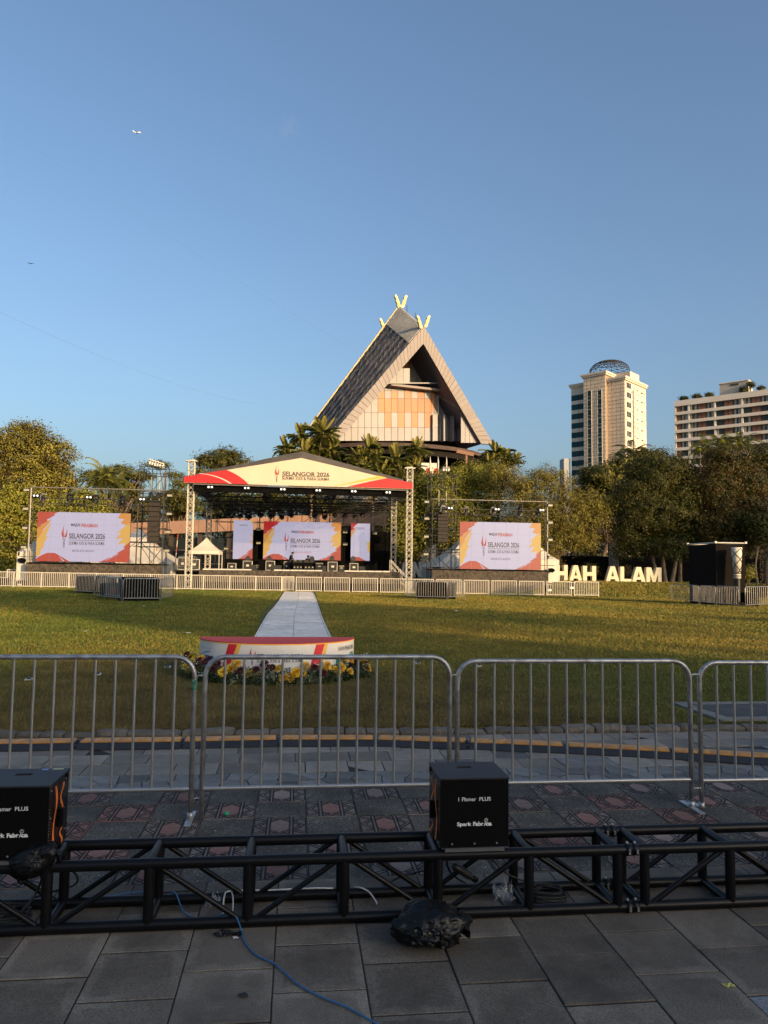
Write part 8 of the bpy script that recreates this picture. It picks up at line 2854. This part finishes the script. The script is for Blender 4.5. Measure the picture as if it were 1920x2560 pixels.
# ================================================================== sky things
p = EYE + ray(343, 331) * 2600
pl2 = thing('airplane', 'white airliner small in the sky at upper left', 'airplane', p)
m_pw2 = M('plane_white', (.85, .85, .85), .4, var=0)
d_ = Vector((1, .15, .07)).normalized()
MB().tube([(-13, 0, 0), (-10, 0, .4), (-6, 0, 0), (9, 0, 0), (11.5, 0, -.2), (12.6, 0, -.5)], [.3, 1.0, 1.8, 1.8, 1.2, .2], 10).build('fuselage', m_pw2, pl2)
b = MB()
for s_ in (-1, 1): b.poly([(3, s_ * 1.5, -.8), (-1.5, s_ * 1.5, -.8), (-5, s_ * 15.6, .8), (-3.4, s_ * 15.6, .8)], .35, (0, 0, 1))
b.build('wing', M('plane_grey', (.25, .27, .32), .5, var=0), pl2, fix=True)
b = MB()
b.poly([(-9, -.15, 1.2), (-12.5, -.15, 1.2), (-14, -.15, 6), (-12, -.15, 6)], .3, (0, 1, 0))
for s_ in (-1, 1): b.poly([(-10.5, s_ * .6, .6), (-12.8, s_ * .6, .6), (-14, s_ * 5, 1), (-13, s_ * 5, 1)], .25, (0, 0, 1))
b.build('tail', m_pw2, pl2, fix=True)
b = MB()
for s_ in (-1, 1): b.tube([(3.4, s_ * 4.5, -1.7), (2.6, s_ * 4.5, -1.7), (0, s_ * 4.5, -1.6)], [1.0, 1.05, .6], 8)
b.build('engine', m_pw2, pl2)
pl2.rotation_euler = (R(14), R(-7), R(8))
p = EYE + ray(76, 659) * 118
bd = thing('bird', 'dark bird gliding with spread wings at the left in the sky', 'bird', p)
m_bird = M('bird_dark', (.02, .018, .016), .8, var=.1)
MB().tube([(-.22, 0, 0), (-.12, 0, .01), (.05, 0, 0), (.16, 0, .02), (.22, 0, .02), (.27, 0, .01)], [.03, .05, .07, .045, .035, .008], 8).build('body', m_bird, bd)
b = MB()
for s_ in (-1, 1):
    P = [(.08, s_ * .05, .02), (.13, s_ * .3, .10), (.05, s_ * .62, .07), (-.05, s_ * .66, .06), (-.08, s_ * .4, .07), (-.10, s_ * .05, .01)]
    b.poly(P, .012, (0, 0, 1))
b.build('wings', m_bird, bd, fix=True)
b = MB(); b.poly([(-.2, -.03, 0), (-.2, .03, 0), (-.38, .09, 0), (-.40, 0, 0), (-.38, -.09, 0)], .01, (0, 0, 1)); b.build('tail', m_bird, bd, fix=True)
bd.rotation_euler = (R(8), R(-5), R(75))
# thin guide wires across the sky to the hall
def sagwire(label, a, b_, sag, r):
    pts = []
    for i in range(41):
        f = i / 40
        pts.append(a + (b_ - a) * f - Vector((0, 0, sag * 4 * f * (1 - f))))
    return tag(MB().tube(pts, r, 5).build('overhead_wire', m_wire), label, 'wire', 'thin wires across the sky')
m_wire = M('wire_grey', (.16, .16, .17), .6, var=0)
sagwire('thin upper wire slanting down across the sky to the hall gable', EYE + ray(-60, 270) * 62, HF(1215, 870, -.3), 1.0, .006)
sagwire('thin lower wire slanting down from the left edge towards the trees', EYE + ray(-60, 752) * 62, at(640, 1010, 120), 1.2, .007)
# faint wisps of cloud high up
m_cloud = bpy.data.materials.new('cloud_wisp')
m_cloud.use_nodes = True
N_, L_ = links(m_cloud)
N_.clear()
tc_ = N_.new('ShaderNodeTexCoord'); no_ = N_.new('ShaderNodeTexNoise'); no_.inputs['Scale'].default_value = 1.6; no_.inputs['Detail'].default_value = 6
L_.new(tc_.outputs['Object'], no_.inputs['Vector'])
vo_ = N_.new('ShaderNodeVolumePrincipled'); vo_.inputs['Color'].default_value = (1, 1, 1, 1)
ln_ = N_.new('ShaderNodeVectorMath'); ln_.operation = 'LENGTH'; L_.new(tc_.outputs['Object'], ln_.inputs[0])
fa_ = N_.new('ShaderNodeMapRange'); fa_.inputs[1].default_value = .2; fa_.inputs[2].default_value = .95; fa_.inputs[3].default_value = 1; fa_.inputs[4].default_value = 0
L_.new(ln_.outputs['Value'], fa_.inputs[0])
mr_ = N_.new('ShaderNodeMapRange'); mr_.inputs[1].default_value = .48; mr_.inputs[2].default_value = .75; mr_.inputs[4].default_value = .0016
mu_ = N_.new('ShaderNodeMath'); mu_.operation = 'MULTIPLY'
L_.new(no_.outputs[0], mr_.inputs[0]); L_.new(mr_.outputs[0], mu_.inputs[0]); L_.new(fa_.outputs[0], mu_.inputs[1]); L_.new(mu_.outputs[0], vo_.inputs['Density'])
ou_ = N_.new('ShaderNodeOutputMaterial'); L_.new(vo_.outputs[0], ou_.inputs['Volume'])
for (x, y, rx, ry, lab) in ((-8, 1084, 30, 26, 3), (722, 318, 34, 32, 0), (675, 333, 22, 6, 1), (830, 312, 16, 8, 2)):
    d_ = 4200
    s_ = d_ / FPX
    b = MB()
    b.lathe([(0.001, -1), (.5, -.85), (.87, -.5), (1, 0), (.87, .5), (.5, .85), (.001, 1)], 16)
    o = b.build('cloud_wisp', m_cloud, None, EYE + ray(x, y) * d_)
    o.scale = (rx * s_, 120, ry * s_)
    tag(o, kind='structure')

# pale scraps on the lawn
for i, (x, y, lab) in enumerate(((987, 1491, 'to the right of the far end of the walkway'), (213, 1586, 'left of the podium, near the barrier top'), (1418, 1503, 'just right of the fence end'), (1710, 1535, 'in front of the black booth'),
                                 (360, 1520, 'in front of the left barrier ring'), (1140, 1532, 'in front of the small right barrier ring'), (470, 1590, 'close to the left side of the podium'))):
    q = gp(x, y); q.z = lawn_z(q.x, q.y) + .03
    r_ = random.Random(i)
    b = MB(); k = .05 + .0012 * q.y
    P = [Vector((r_.uniform(.6, 1) * k * math.cos(a), r_.uniform(.5, 1) * k * math.sin(a), r_.uniform(0, .03))) for a in (0, 1.1, 2.2, 3.3, 4.4, 5.4)]
    b.poly(P, .006, (0, 0, 1))
    tag(b.build('paper_scrap', m_white, None, q, fix=True), 'small pale scrap on the lawn ' + lab, 'litter', 'pale scraps on the lawn')
